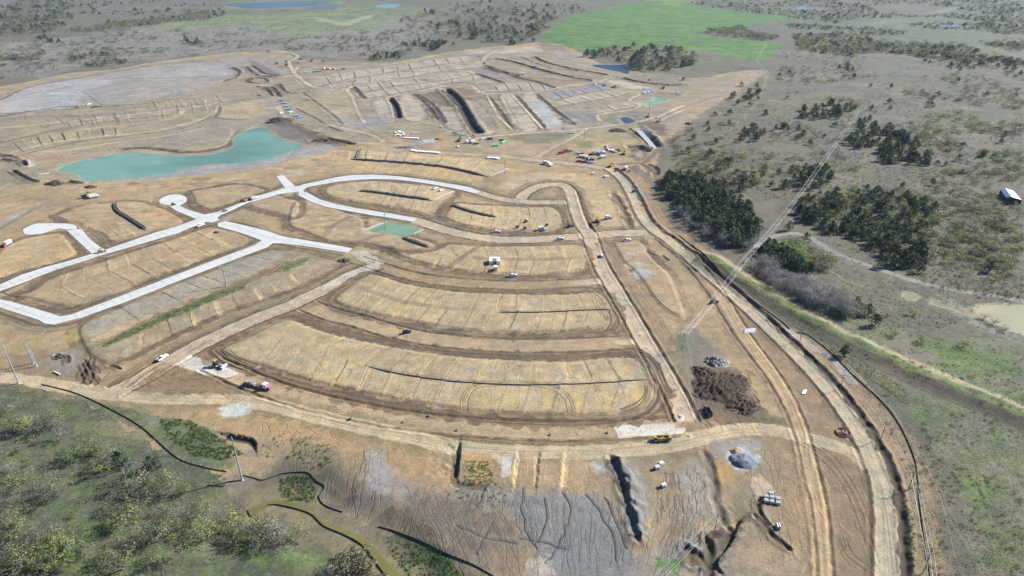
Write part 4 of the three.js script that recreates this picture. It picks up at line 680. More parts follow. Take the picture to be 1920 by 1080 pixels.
const POOLS = [
  { n: 'pond', t: ['00', '320,955 400,915 500,895 600,875 700,860 850,862 1000,875 1150,870 1250,850 1310,825 1326,800 1320,770 1380,735 1450,715 1500,725 1550,770 1620,790 1695,820 1640,845 1500,890 1350,915 1200,920 1050,945 950,975 850,990 700,1000 520,1013 455,1005 440,980 390,968'], y: -0.5, c: [138, 178, 160], l: 'large turquoise pond with a narrow waist below the graded plots' },
  { n: 'pond', t: ['s', '840,712 900,672 1000,632 1060,602 1200,640 1330,648 1420,675 1440,700 1300,768 1150,770 1050,742 900,735'], y: -0.5, c: [152, 180, 146], l: 'small green pool beside the concrete street and tall pole' },
  { n: 'pond', t: ['n', '992,575 1060,562 1150,550 1180,520 1150,500 1200,490 1300,500 1365,530 1330,555 1220,575 1130,605 1050,602'], y: -0.5, c: [150, 194, 158], l: 'pale green detention pond among the far plots' },
  { n: 'pond', t: ['n', '250,20 420,10 640,10 760,10 780,140 640,110 480,80'], y: -0.4, c: [64, 78, 98], l: 'dark blue pond at the edge of the wood and the far dam' },
  { n: 'pond', t: ['00', '1265,27 1380,18 1500,14 1700,9 1790,10 1852,13 1780,26 1700,37 1600,44 1450,49 1350,40'], y: null, c: [112, 124, 134], l: 'long blue reservoir at the top of the grassland' },
  { n: 'pond', t: ['00', '1715,46 1800,32 1860,24 1905,28 1900,46 1830,52 1750,53'], y: null, c: [114, 126, 136], l: 'smaller blue reservoir beside the long one' },
  { n: 'pond', t: ['10', '190,40 230,27 320,24 312,42 250,47'], y: null, c: [146, 178, 182], l: 'tiny pale blue stock pond by the white farm track' },
  { n: 'pond', t: ['21', '1636,668 1700,634 1850,632 1990,645 1990,810 1900,792 1850,780 1780,742 1700,704'], y: -0.5, c: [206, 195, 156], l: 'muddy beige pond at the right edge of the meadow' },
  { n: 'puddle', t: ['21', '1242,578 1262,567 1290,568 1320,590 1300,604 1268,602'], y: -0.45, c: [176, 164, 128], l: 'small muddy puddle left of the beige pond' },
  { n: 'puddle', t: ['21', '1398,620 1420,612 1470,622 1540,655 1630,672 1640,690 1560,672 1500,648 1440,638'], y: -0.45, c: [172, 160, 124], l: 'muddy inlet that feeds the beige pond' },
  { n: 'puddle', t: ['n', '665,810 760,790 880,850 850,870 740,890 690,850'], y: -0.5, c: [84, 98, 104], l: 'dark ditch pool beside the haul road and two cedars' },
  { n: 'puddle', t: ['20', '640,42 690,44 690,56 660,58'], y: null, c: [150, 164, 180], l: 'glinting stock tank among the far scrub' },
  { n: 'puddle', t: ['20', '1450,147 1500,143 1575,150 1560,158 1480,156'], y: null, c: [146, 158, 172], l: 'shallow glinting water in the far grey brush' },
  { n: 'creek', t: ['0', '462,955 482,945 500,937 532,937 570,944 590,955 610,975 650,990 690,1012 720,1042 745,1066 790,1100 850,1140 800,1140 740,1100 712,1070 692,1042 672,1020 640,1003 604,987 582,966 558,957 530,950 505,948 486,962 470,972', -2.6], y: -2.6, c: [146, 140, 84], l: 'olive green creek that bends round the grassy point' },
];
const grow = (p, o) => { const b = p.length, area2 = p.reduce((s, q, i) => s + q[0] * p[(i + 1) % b][1] - p[(i + 1) % b][0] * q[1], 0); return p.map((q, i) => { const a = p[(i + b - 1) % b], c = p[(i + 1) % b], l = dist(a, c) || 1, w = area2 > 0 ? -o : o; return [q[0] - (c[1] - a[1]) / l * w, q[1] + (c[0] - a[0]) / l * w]; }); };
for (const q of POOLS) {
  q.p = smooth(P(...q.t), true, 2.5); if (q.n === 'creek') q.p = grow(q.p, -1.5);
  if (q.n === 'creek') { stampArea(q.p, (m, x, d, old) => Math.min(old, -2.75 - 0.25 * Math.min(m, 3)), 1); continue; }
  const wide = q.p, ring = [...q.p, q.p[0]], mud = mix(q.c, [200, 180, 140], 0.65), sc = Math.max(1, centre(q.p)[1] / 450);
  if (q.y !== null) { band(ring, 5 * sc, [176, 160, 134], { a: 0.6, rag: 0.4 }); band(ring, 2.6 * sc, mud, { a: 0.7, rag: 0.4 }); }
  if (q.y !== null) { stampLine(ring, 7, (s, t, x, d, old) => (-0.32 - old) * sstep(7, 1, Math.abs(s)) * 0.85); stampArea(wide, (m) => q.y + 0.12 - 0.45 * Math.min(m, 3), 1); }
}
for (const p of SLABS) { const ring = [...p, p[0]]; stampLine(dense(ring, 3, false), 6, (s, t, x, d, old) => -old * sstep(6, 2.2, Math.abs(s)) * 0.9); stampArea(p, () => -0.02); area(p, [206, 200, 190], { rag: 0.6, n: 1 }); }

// ---- which sheet of land is which
for (const r of RASTERS) {
  const cv = document.createElement('canvas'); cv.width = r.w; cv.height = r.h;
  const g = cv.getContext('2d');
  g.fillStyle = '#000'; g.fillRect(0, 0, r.w, r.h); g.setTransform(1 / r.c, 0, 0, 1 / r.c, -r.x0 / r.c, -r.d0 / r.c);
  for (const [k, p] of marks) { g.fillStyle = `rgb(${k * 40},0,0)`; trace(g, p, true); g.fill(); }
  const data = g.getImageData(0, 0, r.w, r.h).data;
  for (let i = 0; i < r.k.length; i++) r.k[i] = data[i * 4] % 40 === 0 ? data[i * 4] / 40 : 0;
}

// ---- soil textures, one sheet of land each
const TILES = [];
const tileRow = (d0, d1, half, n, w, h, bump) => { for (let i = 0; i < n; i++) TILES.push({ x0: -half + 2 * half * i / n, x1: -half + 2 * half * (i + 1) / n, d0, d1, w, h, bump }); };
tileRow(125, 345, 300, 3, 1536, 1536, 1536); tileRow(345, 605, 480, 3, 1536, 1536, 1280); tileRow(605, 1205, 900, 3, 1536, 1536, 1024); tileRow(1205, 2605, 1860, 2, 1536, 1280, 0);
function paint(t, w, h, layer) {
  const m = t.m = (t.d0 + t.d1) / 2 * 0.012, x0 = t.x0 - m, x1 = t.x1 + m, d0 = t.d0 - m, d1 = t.d1 + m;
  Object.assign(t, { u0: x0, u1: x1, v0: d0, v1: d1 });
  const cv = document.createElement('canvas'); cv.width = w; cv.height = h;
  const g = cv.getContext('2d'), sx = w / (x1 - x0), sy = h / (d1 - d0);
  g.fillStyle = layer === 'c' ? rgb(C.brush) : '#808080'; g.fillRect(0, 0, w, h);
  g.setTransform(sx, 0, 0, -sy, -x0 * sx, d1 * sy);
  for (const o of ops) if (o[layer] && o.b[2] > x0 && o.b[0] < x1 && o.b[3] > d0 && o.b[1] < d1) o[layer](g);
  g.setTransform(1, 0, 0, 1, 0, 0);
  const img = g.getImageData(0, 0, w, h), q = img.data, f = t.d0 < 300 ? 1 : t.d0 < 500 ? 1.4 : t.d0 < 1000 ? 2.6 : 5;
  for (let j = 0; j < h; j++) for (let i = 0, o = j * w * 4; i < w; i++, o += 4) {
    const x = x0 + i / sx, d = d1 - j / sy;
    if (layer === 'c') {
      const n1 = vnoise(x * 1.6 / f, d * 1.6 / f), n2 = vnoise(x * 0.31 / f + 40, d * 0.31 / f), n3 = vnoise(x * 0.045 + 9, d * 0.045 + 70), n4 = lattice[((j * 131 + i * 7 + (i * j & 255)) & 262143)];
      const green = q[o + 1] > q[o] ? 1.6 : 1, n5 = vnoise(x * 4.3 / f + 3, d * 4.3 / f + 8), v = 1 + (0.085 * n1 + 0.07 * n2 + 0.04 * n3 + 0.05 * n4 + 0.06 * n5) * green, hue = 0.02 * n3 + 0.015 * n2;
      q[o] *= v * (1 + hue); q[o + 1] *= v; q[o + 2] *= v * (1 - hue);
    } else {
      const n = 8 * vnoise(x * 1.1, d * 1.1) + 7 * vnoise(x * 2.7, d * 2.7) + 5 * vnoise(x * 0.4, d * 0.4);
      q[o] += n; q[o + 1] += n; q[o + 2] += n;
    }
  }
  g.putImageData(img, 0, 0);
  const tex = new THREE.CanvasTexture(cv);
  if (layer === 'c') tex.colorSpace = THREE.SRGBColorSpace;
  tex.wrapS = tex.wrapT = THREE.MirroredRepeatWrapping; tex.anisotropy = 8;
  return tex;
}
const ALBEDO = new THREE.Color().setRGB(0.6, 0.6, 0.6);
for (const t of TILES) {
  t.mat = new THREE.MeshStandardMaterial({ color: ALBEDO, map: paint(t, t.w, t.h, 'c'), roughness: 0.96, metalness: 0 });
  t.mat.name = 'soil';
  if (t.bump) { t.mat.bumpMap = paint(t, t.bump, t.bump, 'h'); t.mat.bumpScale = t.d0 > 600 ? 0.8 : 0.42; }
}
// ---- the land as one grid of heights, split into the sheets named above
{
  const rows = [-3000, -600, -100, 20, 80, 112]; for (let d = 125; d < 2605; d *= 1.0038) rows.push(d); rows.push(2605, 2750, 3000, 3600, 5000, 8000, 14000, 24000);
  const us = [-30, -12, -6, -3, -2, -1.5, -1.2, -1.08]; for (let i = 0; i <= 980; i++) us.push(-1 + 2 * i / 980); us.push(1.08, 1.2, 1.5, 2, 3, 6, 12, 30);
  const nr = rows.length, nc = us.length, pos = new Float32Array(nr * nc * 3), nor = new Float32Array(nr * nc * 3);
  for (let j = 0; j < nr; j++) { const d = rows[j], hw = 0.8 * (Math.max(d, 60) * CP + EYE * SP) + 45; for (let i = 0; i < nc; i++) { const x = us[i] * hw, o = (j * nc + i) * 3; pos[o] = x; pos[o + 1] = d > 110 && Math.abs(x) < 3000 ? hgt(x, d) : 0; pos[o + 2] = -d; } }
  for (let j = 0; j < nr; j++) for (let i = 0; i < nc; i++) {
    const a = (j * nc + Math.max(0, i - 1)) * 3, b = (j * nc + Math.min(nc - 1, i + 1)) * 3, c = (Math.max(0, j - 1) * nc + i) * 3, e = (Math.min(nr - 1, j + 1) * nc + i) * 3, o = (j * nc + i) * 3;
    const gx = (pos[b + 1] - pos[a + 1]) / (pos[b] - pos[a]), dz = pos[e + 2] - pos[c + 2], gz = (pos[e + 1] - pos[c + 1] - gx * (pos[e] - pos[c])) / dz, l = Math.hypot(gx, 1, gz);
    nor[o] = -gx / l; nor[o + 1] = 1 / l; nor[o + 2] = -gz / l;
  }
  const keys = new Uint8Array((nr - 1) * (nc - 1));
  for (let j = 0; j < nr - 1; j++) for (let i = 0; i < nc - 1; i++) {
    const o = (j * nc + i) * 3, x = (pos[o] + pos[o + 3] + pos[o + nc * 3]) / 3, d = (rows[j] + rows[j + 1]) / 2;
    let t = TILES.findIndex((q) => d >= q.d0 && d < q.d1 && x >= q.x0 && x < q.x1);
    if (t < 0) t = d >= 1205 ? (x < 0 ? 9 : 10) : d >= 605 ? (x < 0 ? 6 : 8) : d >= 345 ? (x < 0 ? 3 : 5) : (x < 0 ? 0 : 2);
    let k = d > 110 && d < 1240 ? tone(x, d) : 0;
    if (d > 600 && inside(CROP, x, d)) k = K.crop;
    keys[j * (nc - 1) + i] = k * 16 + t;
  }
  for (const [k, name, label] of [[0, 'ground'], [1, 'gravel_road'], [2, 'dirt_road'], [3, 'crop_field'], [4, 'farm_lane']]) {
    const P3 = [], N3 = [], UV = [], IDX = [], mats = [], g = new THREE.BufferGeometry();
    for (let t = 0; t < TILES.length; t++) {
      const map = new Int32Array(nr * nc).fill(-1), q = TILES[t], from = IDX.length, want = k * 16 + t;
      const put = (v) => { if (map[v] < 0) { map[v] = P3.length / 3; P3.push(pos[v * 3], pos[v * 3 + 1], pos[v * 3 + 2]); N3.push(nor[v * 3], nor[v * 3 + 1], nor[v * 3 + 2]); UV.push((pos[v * 3] - q.u0) / (q.u1 - q.u0), (-pos[v * 3 + 2] - q.v0) / (q.v1 - q.v0)); } IDX.push(map[v]); };
      for (let j = 0; j < nr - 1; j++) for (let i = 0; i < nc - 1; i++) if (keys[j * (nc - 1) + i] === want) { const a = j * nc + i; put(a); put(a + 1); put(a + nc); put(a + 1); put(a + nc + 1); put(a + nc); }
      if (IDX.length > from) { g.addGroup(from, IDX.length - from, mats.length); mats.push(q.mat); }
    }
    if (!IDX.length) continue;
    g.setAttribute('position', new THREE.BufferAttribute(new Float32Array(P3), 3)); g.setAttribute('normal', new THREE.BufferAttribute(new Float32Array(N3), 3)); g.setAttribute('uv', new THREE.BufferAttribute(new Float32Array(UV), 2));
    g.setIndex(new THREE.BufferAttribute(new Uint32Array(IDX), 1));
    const m = new THREE.Mesh(g, mats); m.name = name; m.userData = { kind: 'structure' }; m.castShadow = m.receiveShadow = true; scene.add(m);
  }
}
// small repeating textures: value grain in a given colour
function grainTex(n, col, amp, sc, extra) {
  const data = new Uint8Array(n * n * 4);
  for (let j = 0; j < n; j++) for (let i = 0; i < n; i++) { const w = (x, y) => vnoise(x, y), fx = i / n, k = sstep(0.8, 1, fx), ky = sstep(0.8, 1, j / n), a = (x, y) => w(x * sc, y * sc) + 0.5 * w(x * sc * 3 + 7, y * sc * 3) + 0.4 * lattice[(j * 37 * 512 + i * 13) & 262143]; const v0 = a(i, j) * (1 - k) + a(i - n, j) * k, v1 = a(i, j - n) * (1 - k) + a(i - n, j - n) * k, v = 1 + amp * (v0 * (1 - ky) + v1 * ky) + (extra ? extra(i, j) : 0); for (let c = 0; c < 3; c++) data[(j * n + i) * 4 + c] = clamp(col[c] * v, 0, 255); data[(j * n + i) * 4 + 3] = 255; }
  const t = new THREE.DataTexture(data, n, n); t.colorSpace = THREE.SRGBColorSpace; t.magFilter = THREE.LinearFilter; t.wrapS = t.wrapT = THREE.RepeatWrapping; t.needsUpdate = true; return t;
}
const used = new Map();
function numbered(name) { const n = used.get(name) ?? 0; used.set(name, n + 1); return n ? `${name}_${String(n).padStart(3, '0')}` : name; }
function structure(name, geo, mat) { const m = new THREE.Mesh(geo, mat); m.name = numbered(name); m.userData.kind = 'structure'; m.castShadow = m.receiveShadow = true; scene.add(m); return m; }
const shapeOf = (p) => new THREE.Shape(p.map(([x, y]) => new THREE.Vector2(x, y)));
{
  const cv = document.createElement('canvas'); cv.width = cv.height = 1024; reseed(41);
  const pg = cv.getContext('2d'); pg.fillStyle = '#e2e1de'; pg.fillRect(0, 0, 1024, 1024); pg.lineCap = 'round';
  for (let i = 0; i < 420; i++) { const x = rr(0, 1024), y = rr(0, 1024), a = rr(0, 6.28), l = rr(30, 260), w = rr(1, 5); pg.strokeStyle = rgb(pick([[196, 178, 150], [206, 200, 190], [240, 240, 240], [182, 160, 128]]), rr(0.08, 0.3)); pg.lineWidth = w; for (const ox of [-1024, 0, 1024]) for (const oy of [-1024, 0, 1024]) { pg.beginPath(); pg.moveTo(x + ox, y + oy); pg.quadraticCurveTo(x + ox + Math.cos(a) * l * 0.5 + 12, y + oy + Math.sin(a) * l * 0.5, x + ox + Math.cos(a) * l, y + oy + Math.sin(a) * l); pg.stroke(); } }
  for (let i = 0; i < 260; i++) { const x = rr(40, 984), y = rr(40, 984), r = rr(3, 26); pg.fillStyle = rgb(pick([[200, 182, 154], [212, 208, 200], [176, 156, 126]]), rr(0.06, 0.22)); pg.beginPath(); pg.ellipse(x, y, r * rr(0.6, 1.8), r, rr(0, 3), 0, 6.29); pg.fill(); }
  const tex = new THREE.CanvasTexture(cv); tex.colorSpace = THREE.SRGBColorSpace; tex.wrapS = tex.wrapT = THREE.RepeatWrapping; tex.repeat.set(1 / 120, 1 / 120);
  const mat = new THREE.MeshStandardMaterial({ color: new THREE.Color().setRGB(0.72, 0.71, 0.69), map: tex, roughness: 0.85 }); mat.name = 'concrete';
  SLABS.forEach((p, i) => { const g = new THREE.ExtrudeGeometry(shapeOf(p), { depth: 0.2 + i * 0.008, bevelEnabled: false }); g.rotateX(-Math.PI / 2); structure('concrete_street', g, mat); });
  // sawn joints and a low kerb on the slabs
  const cut = new THREE.MeshStandardMaterial({ color: new THREE.Color().setRGB(0.3, 0.29, 0.27), roughness: 0.95 }); cut.name = 'joint';
  const strip = (p, w, y) => { const a = offset(p, w / 2), b = offset(p, -w / 2), pos = []; for (let i = 0; i < p.length - 1; i++) for (const q of [a[i], b[i], a[i + 1], a[i + 1], b[i], b[i + 1]]) pos.push(q[0], y, -q[1]); return pos; };
  const all = []; for (const [c, w] of [[C_MAIN, 10], [C_SOUTH, 9], [C_BACK, 10], [C_LOOP, 8], [C_MID, 8], [C_CUL, 8], [C_CUL2, 8]]) { all.push(...strip(c, 0.16, 0.29)); const l = lengths(c), L1 = l[l.length - 1]; for (let s = 3; s < L1 - 2; s += 5) { const a = along(c, s / L1, l), b = along(c, (s + 0.2) / L1, l), k = dist(a, b) || 1, nx = -(b[1] - a[1]) / k, ny = (b[0] - a[0]) / k; all.push(...strip([[a[0] + nx * w * 0.42, a[1] + ny * w * 0.42], [a[0] - nx * w * 0.42, a[1] - ny * w * 0.42]], 0.13, 0.294)); } }
  const keep = []; for (let i = 0; i < all.length; i += 9) { const x = (all[i] + all[i + 3] + all[i + 6]) / 3, d = -(all[i + 2] + all[i + 5] + all[i + 8]) / 3; if (SLABS.some((p) => inside(p, x, d))) keep.push(...all.slice(i, i + 9)); }
  const jg = new THREE.BufferGeometry(); jg.setAttribute('position', new THREE.BufferAttribute(new Float32Array(keep), 3)); jg.computeVertexNormals(); structure('road_marking', jg, cut);
}
for (const q of POOLS) {
  const tex = grainTex(256, q.c, 0.1, 0.018); tex.repeat.set(1 / 170, 1 / 120);
  const mat = new THREE.MeshPhysicalMaterial({ color: new THREE.Color().setRGB(0.56, 0.56, 0.56), map: tex, roughness: 0.3, ior: 1.33, specularIntensity: q.c[2] > q.c[0] * 1.2 && q.c[1] < q.c[2] ? 0.35 : 0.3 }); mat.name = 'turbid_water';
  let y = q.y; if (y === null) { y = -9; for (const [x, d] of [...q.p, ...scatter(q.p, 20)]) y = Math.max(y, hgt(x, d)); y += 0.1; }
  const g = new THREE.ShapeGeometry(shapeOf(q.y === null ? q.p : grow(q.p, q.n === 'creek' ? 0.8 : 0.5))); g.rotateX(-Math.PI / 2); g.translate(0, y, 0);
  const m = structure(q.n, g, mat); m.userData.label = q.l;
}
// ================================================================ trees and brush
class Leaves {
  constructor() { this.p = []; this.n = []; }
  tri(a, b, c, n) { this.p.push(...a, ...b, ...c); for (let i = 0; i < 3; i++) this.n.push(...n); }
  // a thin tapering rod of three sides
  rod(a, b, r0, r1) {
    const d = [b[0] - a[0], b[1] - a[1], b[2] - a[2]], l = Math.hypot(...d) || 1, u = Math.abs(d[1] / l) > 0.9 ? [1, 0, 0] : [0, 1, 0];
    const cr = (p, q) => [p[1] * q[2] - p[2] * q[1], p[2] * q[0] - p[0] * q[2], p[0] * q[1] - p[1] * q[0]], un = (p) => { const m = Math.hypot(...p) || 1; return p.map((v) => v / m); };
    const e = un(cr(d, u)), f = un(cr(d, e)), at = (q, r, k) => [0, 1, 2].map((i) => q[i] + r * (e[i] * Math.cos(k) + f[i] * Math.sin(k)));
    for (let s = 0; s < 3; s++) { const k0 = s * 2.0944, k1 = k0 + 2.0944, n = un([0, 1, 2].map((i) => e[i] * Math.cos(k0 + 1.05) + f[i] * Math.sin(k0 + 1.05))), A = at(a, r0, k0), B = at(a, r0, k1), D = at(b, r1, k1), E = at(b, r1, k0); this.tri(A, B, D, n); this.tri(A, D, E, n); }
  }
  leaf(x, y, z, s, out) {
    const a = rr(0, 6.283), t = rr(-1, 1), q = Math.sqrt(1 - t * t), ux = q * Math.cos(a), uy = t, uz = q * Math.sin(a), b = rr(0, 6.283), t2 = rr(-1, 1), q2 = Math.sqrt(1 - t2 * t2), vx = q2 * Math.cos(b), vy = t2, vz = q2 * Math.sin(b);
    let n = [out[0] + ux * 0.5, out[1] + uy * 0.5 + 0.15, out[2] + uz * 0.5]; const l = Math.hypot(...n) || 1; n = n.map((k) => k / l);
    this.tri([x - ux * s, y - uy * s, z - uz * s], [x + ux * s, y + uy * s, z + uz * s], [x + vx * s * 1.4, y + vy * s * 1.4, z + vz * s * 1.4], n);
  }
  geo() { const g = new THREE.BufferGeometry(); g.setAttribute('position', new THREE.BufferAttribute(new Float32Array(this.p), 3)); g.setAttribute('normal', new THREE.BufferAttribute(new Float32Array(this.n), 3)); return g; }
}
const leafMat = (r, g, b, tr = 0.25) => { const m = new THREE.MeshPhysicalMaterial({ color: new THREE.Color().setRGB(r, g, b), roughness: 0.9, transmission: tr, thickness: 0, side: THREE.DoubleSide, specularIntensity: 0.3 }); m.name = 'foliage'; return m; };
const bark = (r, g, b) => { const m = new THREE.MeshStandardMaterial({ color: new THREE.Color().setRGB(r, g, b), roughness: 0.95 }); m.name = 'bark'; return m; };
// all shapes are one metre tall
function cedarShape(k) {
  reseed(500 + k);
  const trunk = new Leaves(), crown = new Leaves(), lobes = [];
  trunk.rod([0, -0.03, 0], [0.01, 0.5, 0.01], 0.035, 0.02);
  for (let i = 0; i < 9; i++) { const a = rr(0, 6.28), y = rr(0.18, 0.7), r = (0.44 - 0.32 * y) * rr(0.5, 0.9); lobes.push([Math.cos(a) * r, y, Math.sin(a) * r, rr(0.17, 0.25)]); }
  lobes.push([0, 0.78, 0, 0.15], [0.02, 0.5, 0.02, 0.26], [rr(-0.05, 0.05), 0.9, rr(-0.05, 0.05), 0.09]);
  for (let i = 0; i < 420; i++) { const L0 = lobes[Math.floor(rnd() ** 0.8 * lobes.length)], a = rr(0, 6.283), t = rr(-0.75, 1), q = Math.sqrt(1 - t * t), rad = L0[3] * (0.82 + 0.24 * rnd()), o = [q * Math.cos(a), t, q * Math.sin(a)]; crown.leaf(L0[0] + o[0] * rad, Math.max(0.03, L0[1] + o[1] * rad), L0[2] + o[2] * rad, rr(0.035, 0.075), o); }
  return { trunk: trunk.geo(), crown: crown.geo() };
}
function bareShape(k, { twigs = 1100, leaves = 0, wide = 0.62, tw = 0.02, low = 0.16 } = {}) {
  reseed(700 + k * 3 + twigs);
  const trunk = new Leaves(), crown = new Leaves(), buds = new Leaves(), tips = [];
  const stems = 1 + Math.floor(rr(0, 2.6));
  for (let s = 0; s < stems; s++) {
    const a0 = rr(0, 6.28), top = [Math.cos(a0) * 0.06 * stems, rr(low, low + 0.14), Math.sin(a0) * 0.06 * stems];
    trunk.rod([Math.cos(a0) * 0.02, -0.03, Math.sin(a0) * 0.02], top, 0.022, 0.014);
    const limbs = Math.ceil(9 / stems);
    for (let i = 0; i < limbs; i++) {
      const a = a0 + i / limbs * 6.283 + rr(-0.5, 0.5), l = rr(0.3, 0.5), lift = rr(0.35, 1.1), e = [top[0] + Math.cos(a) * Math.cos(lift) * l, top[1] + Math.sin(lift) * l, top[2] + Math.sin(a) * Math.cos(lift) * l];
      trunk.rod(top, e, 0.011, 0.005);
      for (let j = 0; j < 5; j++) {
        const t = rr(0.35, 1), o = [top[0] + (e[0] - top[0]) * t, top[1] + (e[1] - top[1]) * t, top[2] + (e[2] - top[2]) * t], b = a + rr(-1.3, 1.3), li = rr(0.1, 1.2), m = rr(0.16, 0.34);
        const q = [o[0] + Math.cos(b) * Math.cos(li) * m, Math.min(0.97, o[1] + Math.sin(li) * m), o[2] + Math.sin(b) * Math.cos(li) * m];
        crown.rod(o, q, 0.004, 0.002); tips.push([o, q]);
      }
    }
  }
  const wk = wide / 0.62;
  for (let i = 0; i < twigs; i++) {
    const [o, q] = pick(tips), t = rr(0.3, 1.15), sp = 0.11, x = (o[0] + (q[0] - o[0]) * t) * wk + rr(-sp, sp), y = clamp(o[1] + (q[1] - o[1]) * t + rr(-sp * 0.6, sp * 0.8), 0.06, 1), z = (o[2] + (q[2] - o[2]) * t) * wk + rr(-sp, sp), h = Math.hypot(x, z) || 1;
    crown.leaf(x, y, z, rr(0.6, 1.3) * tw, [x / h * 0.7, 0.6, z / h * 0.7]);
    if (leaves && i < leaves) for (let j = 0; j < 2; j++) buds.leaf(x + rr(-0.04, 0.04), y + rr(-0.02, 0.05), z + rr(-0.04, 0.04), rr(0.016, 0.032), [x / h * 0.6, 0.7, z / h * 0.6]);
  }
  return { trunk: trunk.geo(), crown: crown.geo(), buds: leaves ? buds.geo() : null };
}
function blobShape(k) {
  reseed(900 + k); const g = new Leaves(), lobes = [];
  for (let i = 0; i < 6; i++) { const a = rr(0, 6.28), r = rr(0.1, 0.42); lobes.push([Math.cos(a) * r, rr(0.3, 0.62), Math.sin(a) * r, rr(0.2, 0.34)]); }
  for (let i = 0; i < 250; i++) { const L0 = pick(lobes), a = rr(0, 6.283), t = rr(-0.7, 1), q = Math.sqrt(1 - t * t), rad = L0[3] * rr(0.55, 1.1), o = [q * Math.cos(a), t, q * Math.sin(a)]; g.leaf(L0[0] + o[0] * rad, Math.max(0.03, L0[1] + o[1] * rad), L0[2] + o[2] * rad, rr(0.03, 0.06), o); }
  g.rod([0, -0.03, 0], [0.03, 0.4, 0.02], 0.03, 0.015);
  return g.geo();
}
const BLOB = [0, 1, 2, 3].map(blobShape), M_BRUSH = [leafMat(0.25, 0.225, 0.155, 0.25), leafMat(0.21, 0.195, 0.14, 0.25), leafMat(0.28, 0.25, 0.19, 0.25), leafMat(0.23, 0.225, 0.12, 0.25)], M_LEAFING = [leafMat(0.3, 0.32, 0.08, 0.3), leafMat(0.24, 0.26, 0.09, 0.3), leafMat(0.2, 0.27, 0.07, 0.3), leafMat(0.36, 0.36, 0.09, 0.3)];
const M_CEDAR = [leafMat(0.066, 0.1, 0.042, 0.2), leafMat(0.085, 0.12, 0.05, 0.2), leafMat(0.056, 0.084, 0.044, 0.2), leafMat(0.12, 0.14, 0.06, 0.2)];
const M_TWIG = [leafMat(0.38, 0.355, 0.27, 0.35), leafMat(0.34, 0.325, 0.245, 0.35), leafMat(0.4, 0.37, 0.3, 0.35), leafMat(0.35, 0.36, 0.21, 0.35)];
const M_BUD = [leafMat(0.4, 0.46, 0.1, 0.35), leafMat(0.36, 0.4, 0.15, 0.35), leafMat(0.27, 0.4, 0.09, 0.35), leafMat(0.46, 0.48, 0.12, 0.35)];
const M_TRUNK = bark(0.15, 0.13, 0.11), M_PALE = [leafMat(0.44, 0.41, 0.4, 0.3), leafMat(0.36, 0.34, 0.33, 0.3)];
const CEDAR = [0, 1, 2, 3].map(cedarShape), BARE = [0, 1, 2, 3, 4].map((k) => bareShape(k)), BUD = [0, 1, 2, 3].map((k) => bareShape(k + 10, { twigs: 420, leaves: 380, wide: 0.66 }));
const SLIM = [0, 1, 2].map((k) => bareShape(k + 20, { twigs: 420, wide: 0.36, tw: 0.016, low: 0.3 }));
const protos = new Map();
function treeProto(kind, v) {
  const key = kind + v;
  if (protos.has(key)) return protos.get(key);
  const g = new THREE.Group(), add = (name, geo, mat) => { const m = new THREE.Mesh(geo, mat); m.name = name; m.castShadow = m.receiveShadow = true; g.add(m); };
  if (kind === 'cedar') { const s = CEDAR[v % 4]; add('trunk', s.trunk, M_TRUNK); add('crown', s.crown, M_CEDAR[(v * 3 + (v >> 2)) % 4]); }
  if (kind === 'bare') { const s = BARE[v % 5]; add('trunk', s.trunk, M_TRUNK); add('crown', s.crown, M_TWIG[v % 4]); }
  if (kind === 'slim') { const s = SLIM[v % 3]; add('trunk', s.trunk, M_PALE[v % 2]); add('crown', s.crown, M_PALE[v % 2]); }
  if (kind === 'bud') { const s = BUD[v % 4]; add('trunk', s.trunk, M_TRUNK); add('twig_crown', s.crown, M_TWIG[v % 4]); add('leaf_crown', s.buds, M_BUD[(v + (v >> 2)) % 4]); }
  protos.set(key, g);
  return g;
}
const CAT = { cedar: ['cedar_tree', 'cedar'], bare: ['bare_tree', 'bare tree'], slim: ['bare_tree', 'bare tree'], bud: ['budding_tree', 'budding tree'] };
const planted = { cedar: 0, bare: 0, bud: 0 };
const groveCount = new Map();
function plant(kind, x, d, h, label, group, wide = 1) {
  const o = treeProto(kind, Math.floor(rnd() * 16)).clone();
  o.name = numbered(CAT[kind][0]); o.position.set(x, hgt(x, d), -d); o.rotation.y = rr(0, 6.28); o.scale.set(h * wide, h, h * wide);
  o.userData = { label, category: CAT[kind][1] }; if (group) o.userData.group = group;
  scene.add(o); planted[kind === 'slim' ? 'bare' : kind]++;
}
const lots2 = {};
const spread = (kind, list) => { (lots2[kind] ??= []).push(...list); };  // [x, d, height, width factor]
const onSite = (x, d) => inside(SITE, x, d);
// groves whose trees can be told apart
const onPhoto = ([x, d]) => { const z = d * CP + EYE * SP; return [960 + FOCAL * x / z, 540 - FOCAL * (d * SP - EYE * CP) / z]; };
